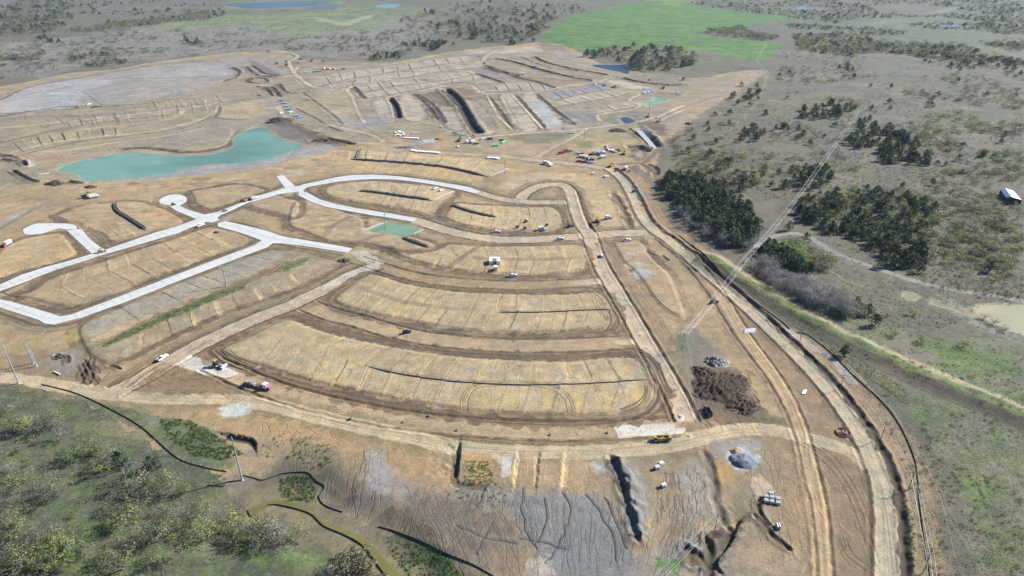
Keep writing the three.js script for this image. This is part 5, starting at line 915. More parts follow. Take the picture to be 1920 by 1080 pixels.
// a set of trees of one kind: the ones that stand out are named for it, the rest by the part of the set they stand in
function plantSet(kind, pts, h0, h1, label, group, wide) {
  const q = pts.map((p) => [...p, rr(h0, h1), ...onPhoto(p)]), best = (f) => q.reduce((a, b) => (f(b) > f(a) ? b : a)), names = new Map();
  for (const [w, f] of [['tallest', (p) => p[2]], ['leftmost', (p) => -p[3]], ['rightmost', (p) => p[3]], ['topmost', (p) => -p[4]], ['lowest', (p) => p[4]], ['smallest', (p) => -p[2]]]) { const p = best(f); if (q.length > 4 && !names.has(p)) names.set(p, w); }
  const xs = q.map((p) => p[3]).sort((a, b) => a - b), ys = q.map((p) => p[4]).sort((a, b) => a - b), n = q.length;
  for (const p of q) { const at = (v, list, words) => words[Math.min(words.length - 1, Math.floor(list.indexOf(v) / n * words.length))], part = n < 8 ? '' : `, ${at(p[4], ys, n > 30 ? ['top', 'upper', 'lower', 'bottom'] : ['upper', 'lower'])} ${at(p[3], xs, n > 30 ? ['far left', 'left', 'middle', 'right', 'far right'] : ['left', 'middle', 'right'])}`; plant(kind, p[0], p[1], p[2], names.has(p) ? `${names.get(p)} ${label}` : label + part, group, wide * rr(0.8, 1.35)); }
}
function grove(kind, sheet, text, n, h0, h1, label, group, { more = 0, wide = 1 } = {}) {
  const pts = scatterPx(sheet, text, n + more);
  plantSet(kind, pts.slice(0, n), h0, h1, label, group, wide);
  spread(kind, pts.slice(n).map(([x, d]) => [x, d, rr(h0 * 0.7, h1), wide * rr(0.8, 1.4)]));
}
reseed(51);
grove('cedar', '0', '1240,338 1262,332 1300,338 1345,352 1385,378 1415,408 1422,440 1405,462 1380,470 1330,440 1290,410 1255,380 1240,360', 92, 6, 10.5, 'dark green cedar in the dense wood beside the haul road bend', 'cedars of the dense wood by the haul road', { more: 210 });
grove('slim', '0', '1262,388 1290,405 1330,437 1360,455 1395,470 1415,462 1400,475 1360,468 1320,450 1285,425', 34, 6.5, 9.5, 'pale leafless tree on the cleared edge of the dense cedar wood', 'pale leafless trees on the edge of the cedar wood');
grove('slim', '0', '1408,488 1440,500 1490,525 1530,545 1570,560 1600,585 1590,605 1550,590 1500,572 1450,545 1415,515', 62, 7, 10, 'pale leafless tree in the wood strip beside the farm bank', 'pale leafless trees of the wood strip', { more: 90 });
grove('cedar', '0', '1412,468 1450,462 1480,480 1510,495 1525,512 1500,520 1460,505 1425,490', 26, 6, 9, 'dark cedar in the upper half of the grey wood strip', 'cedars of the grey wood strip', { more: 30 });
grove('bud', '0', '1440,460 1480,460 1510,480 1490,492 1450,475', 9, 6, 9, 'yellow green budding tree at the upper end of the grey wood strip', 'budding trees of the wood strip');
grove('cedar', '0', '1485,385 1540,365 1600,358 1660,366 1720,372 1755,392 1748,430 1735,470 1745,498 1690,508 1655,490 1620,455 1560,440 1505,415', 74, 5, 9, 'dark cedar in the broad mixed grove above the gravel lane', 'cedars of the mixed grove above the lane', { more: 170 });
grove('bare', '0', '1490,380 1560,360 1660,362 1730,374 1770,400 1760,450 1745,500 1680,505 1600,455 1520,425', 34, 4.5, 8, 'grey leafless tree among cedars of the mixed grove above the lane', 'bare trees of the mixed grove above the lane', { more: 130 });
grove('bud', '0', '1500,375 1600,356 1680,372 1740,390 1700,420 1600,420 1530,400', 18, 4, 7, 'budding tree among cedars of the mixed grove above the lane', 'budding trees of the mixed grove above the lane', { more: 60 });
grove('cedar', '20', '980,700 1060,670 1110,720 1190,740 1290,780 1340,830 1380,900 1430,930 1410,960 1340,930 1220,940 1120,920 1060,860 1000,840 900,830 960,770', 42, 6, 9.5, 'dark cedar in the large clump right of the power line', 'cedars of the large clump right of the power line', { more: 80 });
grove('cedar', '20', '750,590 830,590 980,600 970,650 900,680 800,680 640,660 660,630', 20, 6, 9, 'dark cedar in the long clump left of the power line', 'cedars of the long clump left of the power line', { more: 26 });
grove('cedar', '20', '250,770 330,730 390,720 470,760 480,800 400,800 330,800 240,790', 15, 6, 9, 'dark cedar in the clump below the scraped strip', 'cedars of the clump below the scraped strip');
grove('cedar', '20', '500,720 560,715 620,725 610,745 510,745', 5, 6, 9, 'dark cedar in the short row right of the clump below the scraped strip', 'cedars in the short row');
grove('cedar', '20', '570,970 640,940 720,960 860,970 870,1010 760,1070 560,1080 560,1010', 16, 6, 9, 'dark cedar in the clump the power line crosses', 'cedars of the clump under the power line', { more: 14 });
grove('cedar', '20', '260,550 340,530 420,490 440,540 400,600 300,590', 9, 6, 9, 'dark cedar in the clump at the corner of the scraped strip', 'cedars at the corner of the scraped strip', { more: 8 });
const lone = [
  ['20', 745, 280, 'lone dark cedar on open ground right of the crop field corner'], ['20', 880, 372, 'lone small cedar in the grey scrub above the power line end'], ['20', 965, 423, 'lone cedar just above the far end of the power line'], ['20', 1550, 445, 'lone round cedar on the upper right scrubland'], ['20', 1438, 522, 'lone cedar near the faint green fence line'], ['20', 265, 905, 'lone cedar left of two others on the plain by the wood'], ['20', 460, 943, 'lone cedar on the open plain above the dense wood'], ['20', 540, 963, 'small cedar beside a clump crossed by the power line'], ['20', 30, 848, 'large cedar at the left corner of the scrub plain'], ['20', 465, 632, 'lone cedar above the green trail'], ['20', 1400, 1025, 'lone cedar below the large clump'], ['20', 1230, 1045, 'broad cedar left of the lone one below the large clump'], ['20', 1790, 790, 'lone dark cedar at the far right of the scrubland'], ['20', 1815, 750, 'small cedar just above the far right one'], ['20', 1706, 524, 'lone cedar in the thin scrub at the right'], ['20', 1168, 745, 'round cedar on the right flank of the large clump'], ['20', 1165, 600, 'lone cedar right of the power line clumps'], ['20', 1062, 600, 'bushy cedar beside the upper power line'], ['20', 712, 800, 'cedar left of the power line in a loose pair'],
  ['21', 688, 262, 'dark cedar standing alone at the bend of the gravel lane'], ['21', 592, 200, 'dark cedar under the power line near the lane'], ['21', 975, 632, 'lone cedar at the lower end of the grey wood strip'], ['21', 1042, 675, 'pointed cedar below the grey wood strip'], ['21', 1080, 738, 'broad low cedar below the grey wood strip'], ['21', 1128, 408, 'small cedar by the gravel lane'], ['21', 1725, 435, 'dark cedar on the meadow right of the mixed grove'], ['21', 1325, 438, 'small cedar on the meadow below the mixed grove'], ['21', 905, 905, 'dark cedar beside the silt fence and the pale track'], ['02', 690, 440, 'dark green cedar in the lower left scrub near the site fence'], ['02', 860, 465, 'dark green cedar right of another in the lower left scrub'],
];
for (const [s, x, y, l] of lone) { const [X, D] = P1(s, x, y + 16); plant('cedar', X, D, rr(5.5, 8), l, null, 1.15); }
reseed(52);
const SW_BARE = '40,150 110,250 210,235 300,215 40,270 170,300 330,300 570,350 500,380 620,400 30,480 85,440 30,590 70,650 650,770 710,745 780,650 1000,730 1090,735 1250,740 1350,770 1450,780 1140,840 1080,860 900,860 1000,800 90,810 180,830 280,860 310,930 360,960 480,950 100,1010 250,1050 350,1030 560,1050 610,990 700,1010 1560,840 1500,820 1400,830 1880,1010 1840,1060 940,590 870,560 820,600 760,560 1200,790 1300,840 780,880 720,900 1060,790 960,760 200,560 150,520 560,470 250,590 330,600';
{ const list = SW_BARE.split(' ').map((q) => q.split(',').map(Number)).filter((_, i) => i % 6 !== 5), at = (f, bud = 0) => list.filter(([x], i) => f(x) && (i % 3 === 1) == bud).map(([x, y]) => P1('02', x, y + 26));
  plantSet('bare', at((x) => x < 420), 6, 9.5, 'grey leafless tree in the left half of the scrub', 'bare trees in the left of the scrub', 1.2); plantSet('bare', at((x) => x >= 420 && x < 800), 6, 9.5, 'grey leafless tree in the middle of the scrub', 'bare trees in the middle of the scrub', 1.2); plantSet('bare', at((x) => x >= 800), 6, 9.5, 'grey leafless tree of the thicket beside the creek', 'bare trees of the thicket by the creek', 1.2);
  plantSet('bud', at((x) => x < 420, 1), 5, 8.5, 'pale green budding tree in the left half of the scrub', 'budding trees in the left of the scrub', 1.25); plantSet('bud', at((x) => x >= 420 && x < 800, 1), 5, 8.5, 'pale green budding tree in the middle of the scrub', 'budding trees in the middle of the scrub', 1.25); plantSet('bud', at((x) => x >= 800, 1), 5, 8.5, 'pale green budding tree of the thicket beside the creek', 'budding trees of the thicket by the creek', 1.25); }
for (const [x, y, h, l] of [[385, 420, 7, 'yellow green budding tree above the shady hollow in the left scrub'], [130, 240, 7, 'budding tree at the upper left edge of the scrub'], [310, 215, 7.5, 'pale green budding tree at the top of the left scrub'], [1050, 590, 4.5, 'small bright green tree at the right edge of the scrub'], [880, 975, 6.5, 'round yellow green tree near the dead stump in the thicket'], [930, 540, 8, 'broad green tinged tree beside two cedars'], [1130, 700, 6, 'green budding tree in the creek thicket'], [1680, 850, 7, 'budding tree on the point inside the creek bend'], [1435, 915, 4, 'slim green sapling in the shade of the thicket'], [60, 770, 8, 'green budding tree at the left border above the leafy corner'], [560, 385, 5, 'budding tree beside the dark hollow bush'], [290, 920, 7, 'bright yellow green tree of the lower left corner'], [1510, 750, 6, 'budding tree on the creek bank'], [900, 830, 6.5, 'yellow green tree in the middle of the thicket'], [580, 970, 5, 'small budding tree left of the thicket']]) { const [X, D] = P1('02', x, y + 24); plant('bud', X, D, h, l, null, 1.25); }
grove('bud', '02', '30,960 120,930 260,930 420,940 520,945 480,990 300,1000 200,1060 30,1070', 20, 4, 7, 'yellow green budding tree in the leafy lower left corner', 'budding trees of the leafy lower left corner', { wide: 1.3, more: 10 });
// the right-hand country
grove('bud', '21', '1060,280 1400,140 1800,120 1900,200 1900,560 1700,480 1500,420 1400,300', 24, 3, 5.5, 'low yellow green bush tree on the meadow right of the grove', 'budding bush trees right of the grove', { wide: 1.3, more: 60 });
grove('bare', '21', '1420,20 1900,60 1900,420 1700,400 1500,300 1430,160', 36, 4, 7, 'grey leafless tree on the meadow below the barn', 'bare trees on the meadow below the barn', { wide: 1.2, more: 50 });
grove('bud', '20', '1350,640 1640,610 1700,700 1640,760 1460,760 1360,680', 14, 3, 5.5, 'low yellow green bush tree in the leafy hollow of the scrubland', 'budding trees of the leafy hollow', { wide: 1.4, more: 40 });
for (const [x, y, l] of [[1300, 690, 'round yellow green bush alone on the meadow'], [1195, 800, 'grey green bush by the farm bank'], [1340, 840, 'low green bush on the lush meadow'], [1585, 860, 'dark bush alone on the lush meadow'], [915, 560, 'bright green tree at the lower end of the wood strip'], [890, 540, 'bright green tree just above another in the wood strip']]) { const [X, D] = P1('21', x, y + 10); plant('bud', X, D, rr(3, 5), l, null, 1.4); }
for (const [x, y, l] of [[850, 900, 'tangled grey bush beside the silt fence bend'], [1745, 730, 'bare tree standing in the muddy pond'], [1800, 770, 'bare tree on the pond shore'], [1690, 705, 'thin bare tree at the muddy pond inlet'], [1150, 690, 'grey round bush left of the yellow green one'], [640, 300, 'bare bush by the gravel lane'], [780, 420, 'bare tree on the slope below the lane']]) { const [X, D] = P1('21', x, y + 10); plant('bare', X, D, rr(4, 6), l, null, 1.3); }
// ---- brush and woods that nobody could count
reseed(53);
function wild(kinds, sheet, text, n, h0, h1, { clump = 60, cut = -0.05, wide = 1.25, anywhere = false } = {}) {
  const out = scatterPx(sheet, text, Math.round(n * 1.9)).filter(([x, d]) => (anywhere || !onSite(x, d)) && !inside(CROP, x, d) && vnoise(x / clump + 5, d / clump + 9) > cut && POOLS.every((q) => !inside(q.p, x, d)));
  for (const [x, d] of out.slice(0, n)) spread(pick(kinds), [[x, d, rr(h0, h1) * (rnd() < 0.15 ? 1.4 : 1), wide * rr(0.85, 1.3)]]);
}
wild(['cedar', 'bare', 'bare', 'bud', 'bare'], '0', '830,8 950,4 1080,10 1115,14 1040,48 1015,70 990,84 900,84 840,68 780,58 740,40', 420, 6, 11, { cut: -0.9 });
wild(['cedar', 'cedar', 'bare'], '0', '870,40 1000,20 1050,30 1015,60 940,84 880,78', 90, 6, 10, { cut: -0.9 });
wild(['cedar'], '10', '340,240 420,230 640,250 620,280 500,290 340,270', 34, 6, 9, { cut: -1 }); wild(['cedar'], '10', '160,320 320,300 330,335 160,340', 14, 6, 9, { cut: -1 });
wild(['cedar', 'cedar', 'bare', 'bare', 'bud'], '0', '1092,97 1140,90 1200,88 1270,92 1320,105 1300,122 1250,136 1190,132 1150,112 1100,112', 190, 6, 10, { cut: -0.9 });
wild(['bare', 'bare', 'bud'], '0', '1302,52 1330,40 1370,38 1390,50 1400,60 1460,72 1440,78 1390,72 1340,66 1306,62', 90, 7, 12, { cut: -1, anywhere: true });
wild(['bare', 'cedar', 'bare', 'bud'], '0', '0,0 130,0 140,40 100,60 0,70', 320, 6, 11, { clump: 80, cut: -0.3 });
wild(['bare', 'bare', 'bud', 'cedar'], '0', '0,0 420,0 420,40 240,50 120,60 0,70', 420, 5, 9, { clump: 90, cut: 0 });
wild(['bare', 'bare', 'bud'], '0', '110,60 400,20 400,40 340,40 180,60', 240, 5, 9, { cut: -0.6 });
wild(['bare', 'bare', 'bare', 'bud'], '0', '0,70 420,50 640,60 800,60 760,110 560,95 380,105 250,112 0,150', 800, 2.5, 5.5, { clump: 50, cut: 0.05, wide: 1.7 });
wild(['bud', 'bare'], '00', '0,290 240,260 260,330 120,360 0,350', 60, 4, 7, { cut: -0.6, wide: 1.6 }); wild(['bare', 'bud', 'cedar'], '00', '370,330 560,300 700,330 720,360 560,380 400,370', 60, 4, 7, { cut: -0.6, wide: 1.5 });
wild(['cedar'], '00', '190,215 340,215 340,240 190,240', 10, 6, 9, { cut: -1 }); wild(['cedar'], '00', '1040,225 1140,235 1130,265 1040,250', 7, 6, 8, { cut: -1 });
wild(['bare', 'bare', 'bare'], '10', '0,190 560,60 600,200 560,250 300,240 0,300', 130, 3, 6, { wide: 1.6 });
wild(['bud', 'bare', 'bud', 'bare', 'bare', 'cedar'], '0', '1250,-2 1920,-2 1920,130 1700,120 1500,95 1470,40', 3000, 3, 7, { clump: 110, cut: -0.16, wide: 1.5 });
wild(['bud', 'bare', 'bare'], '0', '1470,100 1920,70 1920,340 1780,330 1700,230 1560,190 1450,170', 1000, 2, 4.6, { clump: 60, cut: -0.05, wide: 1.7 });
wild(['cedar'], '0', '1720,100 1900,120 1910,140 1740,125', 26, 5, 8, { clump: 30, cut: -0.2 }); wild(['cedar'], '0', '1280,150 1920,100 1920,340 1300,320', 60, 4, 7, { clump: 40, cut: 0.1 });
wild(['bud', 'bare', 'bare'], '0', '1260,250 1480,200 1620,200 1900,330 1900,520 1780,520 1760,380 1600,350 1400,340 1260,320', 760, 1.6, 3.8, { clump: 34, cut: -0.1, wide: 1.6 });
wild(['bare', 'bud', 'cedar'], '20', '0,900 120,860 400,900 620,1000 560,1080 0,1080', 70, 4, 8, { cut: -0.4 });
wild(['bare', 'bare', 'bud'], '21', '480,300 640,280 860,400 820,470 700,420 600,350', 60, 3, 6, { cut: -0.8, wide: 1.5 });
wild(['bare', 'bud'], '21', '840,620 1000,640 1040,700 900,720 840,690', 24, 3, 6, { cut: -1, wide: 1.4 });
wild(['bare', 'bare', 'bud'], '02', '0,60 300,120 560,300 900,540 1180,660 1500,760 1700,860 1600,960 1300,980 1000,1080 0,1080', 60, 1.5, 3.2, { clump: 14, cut: -0.05, wide: 1.5 });
wild(['bare', 'bare'], '12', '-100,900 120,950 260,1080 -60,1080', 20, 3, 5, { cut: -1, wide: 1.4 });
wild(['bare', 'bare', 'bud'], '0', '1240,330 1300,260 1480,150 1920,110 1920,560 1780,560 1640,470 1480,400 1280,330', 6000, 0.6, 1.5, { clump: 26, cut: -0.35, wide: 1.5 });
wild(['bare', 'bare', 'bud'], '0', '1460,540 1500,420 1920,400 1920,1080 1740,1080 1700,880 1600,700', 1100, 0.4, 1.1, { clump: 12, cut: -0.1, wide: 1.5 });
wild(['bare', 'bud', 'bare'], '0', '0,60 420,30 820,60 760,110 560,95 380,105 250,112 0,150', 2200, 1, 2.4, { clump: 40, cut: -0.25, wide: 1.6 });
const stuff = (name, label, parts, list) => {
  const n = list.length, o = new THREE.Object3D();
  const g = mergeGeometries(parts), im = new THREE.InstancedMesh(g, list.mat, n); im.name = numbered(name); im.userData = { kind: 'stuff', label }; im.castShadow = im.receiveShadow = true;
  list.forEach(([x, d, h, w = 1], i) => { o.position.set(x, hgt(x, d) - 0.05, -d); o.rotation.set(0, rr(0, 6.28), 0); o.scale.set(h * w, h, h * w); o.updateMatrix(); im.setMatrixAt(i, o.matrix); });
  scene.add(im);
};
const share = (list, k, n) => list.filter((_, i) => i % n === k);
for (let k = 0; k < 4; k++) { const l = share(lots2.cedar ?? [], k, 4); l.mat = M_CEDAR[k]; stuff('cedar_woods', 'dark cedars massed in woods and clumps beyond the site', [CEDAR[k].crown], l); }
for (let k = 0; k < 4; k++) { const l = share(lots2.bare ?? [], k, 4); l.mat = M_BRUSH[k]; stuff('brush_woods', 'grey leafless brush spread over the open country', [BLOB[k]], l); }
for (let k = 0; k < 4; k++) { const l = share(lots2.bud ?? [], k, 4); l.mat = M_LEAFING[k]; stuff('leafing_woods', 'yellow green leafing brush spread over the open country', [BLOB[(k + 1) % 4]], l); }
for (let k = 0; k < 2; k++) { const l = share(lots2.slim ?? [], k, 2); l.mat = M_PALE[k]; stuff('brush_woods', 'pale leafless trunks massed in the wood strip', [SLIM[k].crown, SLIM[k].trunk], l); }
// ---- weeds and tufts
reseed(54);
const tuft = (() => { const g = new Leaves(); for (let i = 0; i < 16; i++) { const a = rr(0, 6.28), r = rr(0, 0.5), l = rr(0.5, 1), b = rr(0, 6.28); g.tri([Math.cos(a) * r - 0.09 * Math.sin(b), 0, Math.sin(a) * r + 0.09 * Math.cos(b)], [Math.cos(a) * r + 0.09 * Math.sin(b), 0, Math.sin(a) * r - 0.09 * Math.cos(b)], [Math.cos(a) * r * 1.6 + rr(-0.2, 0.2), l, Math.sin(a) * r * 1.6 + rr(-0.2, 0.2)], [Math.cos(a) * 0.4, 0.85, Math.sin(a) * 0.4]); } return g.geo(); })();
const GRASSM = [bark(0.46, 0.42, 0.32), leafMat(0.24, 0.33, 0.1, 0.3), bark(0.36, 0.33, 0.25), leafMat(0.17, 0.26, 0.06, 0.3)];
function weeds(mat, label, jobs) { const list = []; for (const [s, t, n, h0, h1, clump, cut] of jobs) list.push(...scatterPx(s, t, n).filter(([x, d]) => vnoise(x / clump, d / clump + mat) > cut && POOLS.every((q) => !inside(q.p, x, d))).map(([x, d]) => [x, d, rr(h0, h1), 1.3])); list.mat = GRASSM[mat]; stuff('grass', label, [tuft], list); }
const T_SW = ['02', '0,0 240,10 600,130 1000,400 1260,480 1400,700 1600,800 1000,1080 0,1080'], T_E = ['0', '1500,610 1700,650 1920,640 1920,1080 1735,1080 1690,860 1640,790'], T_R = ['0', '1430,540 1500,420 1920,330 1920,560 1700,640 1560,620'], T_N = ['0', '1260,300 1480,180 1920,180 1920,340 1480,370 1330,345'];
weeds(0, 'dry straw coloured grass tufts over the open country', [[...T_SW, 3500, 0.2, 0.45, 6, -0.3], [...T_E, 3500, 0.2, 0.45, 8, -0.3], [...T_R, 3000, 0.3, 0.6, 10, -0.3], [...T_N, 2500, 0.4, 0.8, 20, -0.3]]);
weeds(1, 'fresh green grass tufts over the open country', [[...T_SW, 4000, 0.2, 0.45, 7, 0.1], [...T_E, 4500, 0.2, 0.4, 9, 0.05], [...T_R, 3000, 0.3, 0.6, 14, 0.15], ['0', '1250,470 1330,480 1560,640 1700,730 1700,760 1540,650 1330,500', 1500, 0.3, 0.5, 9, -1]]);
weeds(2, 'brown weeds over the open country', [[...T_SW, 1500, 0.3, 0.7, 5, 0], [...T_R, 1200, 0.4, 0.9, 12, 0], [...T_N, 1500, 0.5, 1, 18, 0]]);
weeds(3, 'dark green weeds on the slope and along the drainage strip', [['02', '880,200 1060,200 1230,290 1370,390 1250,430 1080,400 960,310', 900, 0.4, 0.9, 3, -0.4], ['01', '540,890 700,800 900,710 1100,625 1250,560 1390,520 1370,550 1150,640 900,745 700,830 580,880', 700, 0.3, 0.6, 3, -1], ['12', '700,430 840,440 850,550 690,560', 70, 0.4, 0.9, 3, -1], ['12', '560,560 920,560 940,680 800,700 600,620', 40, 0.4, 0.8, 3, -1], ['y', '560,60 1160,120 1200,420 1000,400 700,320 440,320', 130, 0.4, 0.9, 3, -0.5], ['y', '640,460 1000,470 1040,700 700,700', 260, 0.4, 0.9, 3, -1], ['12', '240,820 540,920 700,1080 400,1080 260,900', 500, 0.3, 0.7, 3, -0.6], ['i', '530,580 590,740 600,1000 560,1060 540,800', 60, 0.4, 0.9, 3, -1]]);
// ================================================================ things
const std = (r, g, b, rough = 0.6, metal = 0, name = 'paint') => { const m = new THREE.MeshStandardMaterial({ color: new THREE.Color().setRGB(r, g, b), roughness: rough, metalness: metal }); m.name = name; return m; };
const M = {
  white: std(0.78, 0.78, 0.78, 0.35), silver: std(0.55, 0.57, 0.6, 0.35, 0.3), black: std(0.02, 0.022, 0.026, 0.3), maroon: std(0.16, 0.025, 0.03, 0.35), pink: std(0.42, 0.11, 0.22, 0.6), blue: std(0.12, 0.38, 0.75, 0.5), sky: std(0.42, 0.6, 0.72, 0.5), navy: std(0.035, 0.05, 0.09, 0.5),
  yellow: std(0.46, 0.28, 0.07, 0.6), orange: std(0.78, 0.2, 0.06, 0.6), red: std(0.45, 0.06, 0.05, 0.5), rust: std(0.2, 0.085, 0.06, 0.7), green: std(0.1, 0.55, 0.2, 0.5), teal: std(0.1, 0.5, 0.45, 0.5), cream: std(0.72, 0.62, 0.42, 0.7), grey: std(0.3, 0.3, 0.3, 0.7), steel: std(0.5, 0.5, 0.5, 0.45, 0.6, 'steel'), dark: std(0.05, 0.048, 0.045, 0.7), rubber: std(0.03, 0.03, 0.03, 0.9, 0, 'rubber'), glass: std(0.03, 0.04, 0.05, 0.1, 0, 'tinted_glass'),
  pipe: std(0.62, 0.62, 0.61, 0.7, 0, 'concrete'), pvc: std(0.2, 0.5, 0.85, 0.45, 0, 'plastic'), white_pvc: std(0.85, 0.85, 0.85, 0.45, 0, 'plastic'), conc: std(0.5, 0.49, 0.47, 0.85, 0, 'concrete'), galv: std(0.36, 0.38, 0.41, 0.55, 0.3, 'galvanised_steel'), ring: std(0.4, 0.35, 0.29, 0.9, 0, 'concrete'), block: std(0.2, 0.19, 0.18, 0.9, 0, 'concrete_block'), wood: std(0.2, 0.16, 0.12, 0.9, 0, 'timber'), wire: std(0.75, 0.74, 0.76, 0.4, 0.3, 'aluminium'), fabric: std(0.05, 0.05, 0.052, 0.9, 0, 'woven_fabric'), net: std(0.8, 0.22, 0.08, 0.8, 0, 'plastic_net'), light: std(0.85, 0.85, 0.8, 0.2),
};
const bx = (lx, ly, lz, x, y, z, ry = 0, rz = 0) => { const g = new RoundedBoxGeometry(lx, ly, lz, 1, Math.min(0.06, lx / 4, ly / 4, lz / 4)); if (rz) g.rotateZ(rz); if (ry) g.rotateY(ry); g.translate(x, y, z); return g; };
const cy = (r, l, axis, x, y, z, n = 10, r2 = r) => { const g = new THREE.CylinderGeometry(r2, r, l, n); if (axis === 'x') g.rotateZ(Math.PI / 2); if (axis === 'z') g.rotateX(Math.PI / 2); g.translate(x, y, z); return g; };
const prism = (pts, w, x = 0, y = 0, z = 0, bevel = 0.05) => { const s = new THREE.Shape(pts.map(([a, b]) => new THREE.Vector2(a, b))), g = new THREE.ExtrudeGeometry(s, { depth: w - 2 * bevel, bevelEnabled: true, bevelThickness: bevel, bevelSize: bevel, bevelOffset: -bevel, bevelSegments: 1 }); g.translate(x, y, z - w / 2 + bevel); return g; };
const flat = (g) => { const q = g.index ? g.toNonIndexed() : g; q.deleteAttribute('uv'); return q; };
function part(name, geos, mat, parent) { const m = new THREE.Mesh(geos.length === 1 ? geos[0] : mergeGeometries(geos.map(flat)), mat); m.name = name; m.castShadow = m.receiveShadow = true; parent.add(m); return m; }
const group = () => new THREE.Group();
function stand(o, x, d, turn, name, label, category, grp, y = null) { o.name = numbered(name); o.position.set(x, y ?? hgt(x, d), -d); o.rotation.y = turn; o.userData = { label, category }; if (grp) o.userData.group = grp; scene.add(o); return o; }
const heading = (s, x0, y0, x1, y1) => { const a = P1(s, x0, y0), b = P1(s, x1, y1); return Math.atan2(b[1] - a[1], b[0] - a[0]); };
function wheels(list, r, w, parent) { for (const [x, z] of list) { const t = part('wheel', [cy(r, w, 'z', x, r, z, 14)], M.rubber, parent); part('rim', [cy(r * 0.55, w + 0.03, 'z', x, r, z, 10)], M.silver, t); } }
function pickup(paint, load = M.dark) {
  const o = group();
  part('body', [bx(5.8, 0.5, 1.95, 0, 0.75, 0), bx(1.55, 0.36, 1.85, 2.05, 1.12, 0), bx(1.75, 0.5, 0.1, -1.95, 1.18, 0.9), bx(1.75, 0.5, 0.1, -1.95, 1.18, -0.9), bx(0.1, 0.5, 1.85, -2.83, 1.18, 0), bx(0.1, 0.5, 1.85, -1.08, 1.18, 0)], paint, o);
  part('bed', [bx(1.65, 0.08, 1.7, -1.95, 1.04, 0)], load, o);
  part('cab', [prism([[-1.05, 1], [1.35, 1], [0.65, 1.85], [-0.95, 1.88]], 1.78)], paint, o);
  part('windscreen', [bx(0.06, 0.92, 1.5, 1.04, 1.46, 0, 0, 0.69)], M.glass, o);
  part('side_window', [bx(1.5, 0.42, 0.04, -0.1, 1.55, 0.9)], M.glass, o); part('side_window', [bx(1.5, 0.42, 0.04, -0.1, 1.55, -0.9)], M.glass, o);
  part('rear_window', [bx(0.05, 0.5, 1.4, -1.03, 1.55, 0)], M.glass, o);
  part('headlight', [bx(0.06, 0.18, 0.35, 2.9, 0.95, 0.7)], M.light, o); part('headlight', [bx(0.06, 0.18, 0.35, 2.9, 0.95, -0.7)], M.light, o);
  wheels([[1.85, 0.88], [1.85, -0.88], [-1.85, 0.88], [-1.85, -0.88]], 0.42, 0.28, o);
  return o;
}
function suv(paint) {
  const o = group();
  part('body', [prism([[-2.35, 0.45], [2.35, 0.45], [2.4, 0.85], [1.3, 1.12], [-2.3, 1.12]], 1.9)], paint, o);
  part('roof', [prism([[-2.25, 1.1], [1.25, 1.1], [0.45, 1.72], [-1.95, 1.76]], 1.72)], paint, o);
  part('windscreen', [bx(0.06, 0.82, 1.45, 0.86, 1.42, 0, 0, 0.92)], M.glass, o);
  part('side_window', [bx(2.3, 0.36, 0.04, -0.75, 1.42, 0.87)], M.glass, o); part('side_window', [bx(2.3, 0.36, 0.04, -0.75, 1.42, -0.87)], M.glass, o); part('rear_window', [bx(0.05, 0.4, 1.3, -2.13, 1.42, 0)], M.glass, o);
  wheels([[1.45, 0.86], [1.45, -0.86], [-1.45, 0.86], [-1.45, -0.86]], 0.36, 0.24, o);
  return o;
}
function track(parent, len, z, w = 0.6, h = 0.9) { part('track', [prism([[-len / 2 + 0.3, 0], [len / 2 - 0.3, 0], [len / 2, h * 0.45], [len / 2 - 0.25, h], [-len / 2 + 0.25, h], [-len / 2, h * 0.45]], w, 0, 0, z)], M.dark, parent); }
function excavator(paint, { turn = 0, reach = 1 } = {}) {
  const o = group(); track(o, 4.4, 1.25); track(o, 4.4, -1.25);
  part('undercarriage', [bx(2.4, 0.5, 2, 0, 0.75, 0), cy(0.8, 0.4, 'y', 0, 1.1, 0, 14)], M.dark, o);
  const sub = (geos) => geos.map((g) => { g.rotateY(turn); return g; });
  part('house', sub([bx(3.4, 0.9, 2.7, -0.5, 1.75, 0), bx(1.1, 0.5, 2.6, -2.1, 2.1, 0)]), paint, o);
  const cab = part('cab', sub([bx(1.5, 1.6, 1, 0.6, 2.5, 0.85)]), paint, o); part('cab_window', sub([bx(1.54, 0.75, 0.9, 0.6, 2.75, 0.87)]), M.glass, cab);
  part('boom', sub([prism([[0.6, 1.7], [1.2, 1.7], [3.4 * reach, 4.3], [5.4 * reach, 4.1], [5.5 * reach, 4.5], [3.2 * reach, 4.9]], 0.5)]), paint, o);
  part('stick', sub([prism([[5.2 * reach, 4.6], [5.7 * reach, 4.5], [6.3 * reach, 1.6], [6 * reach, 1.5]], 0.4)]), paint, o);
  part('bucket', sub([prism([[5.8 * reach, 1.7], [6.5 * reach, 1.6], [6.6 * reach, 0.6], [5.5 * reach, 0.5], [5.4 * reach, 0.9]], 1.1)]), M.dark, o);
  return o;
}
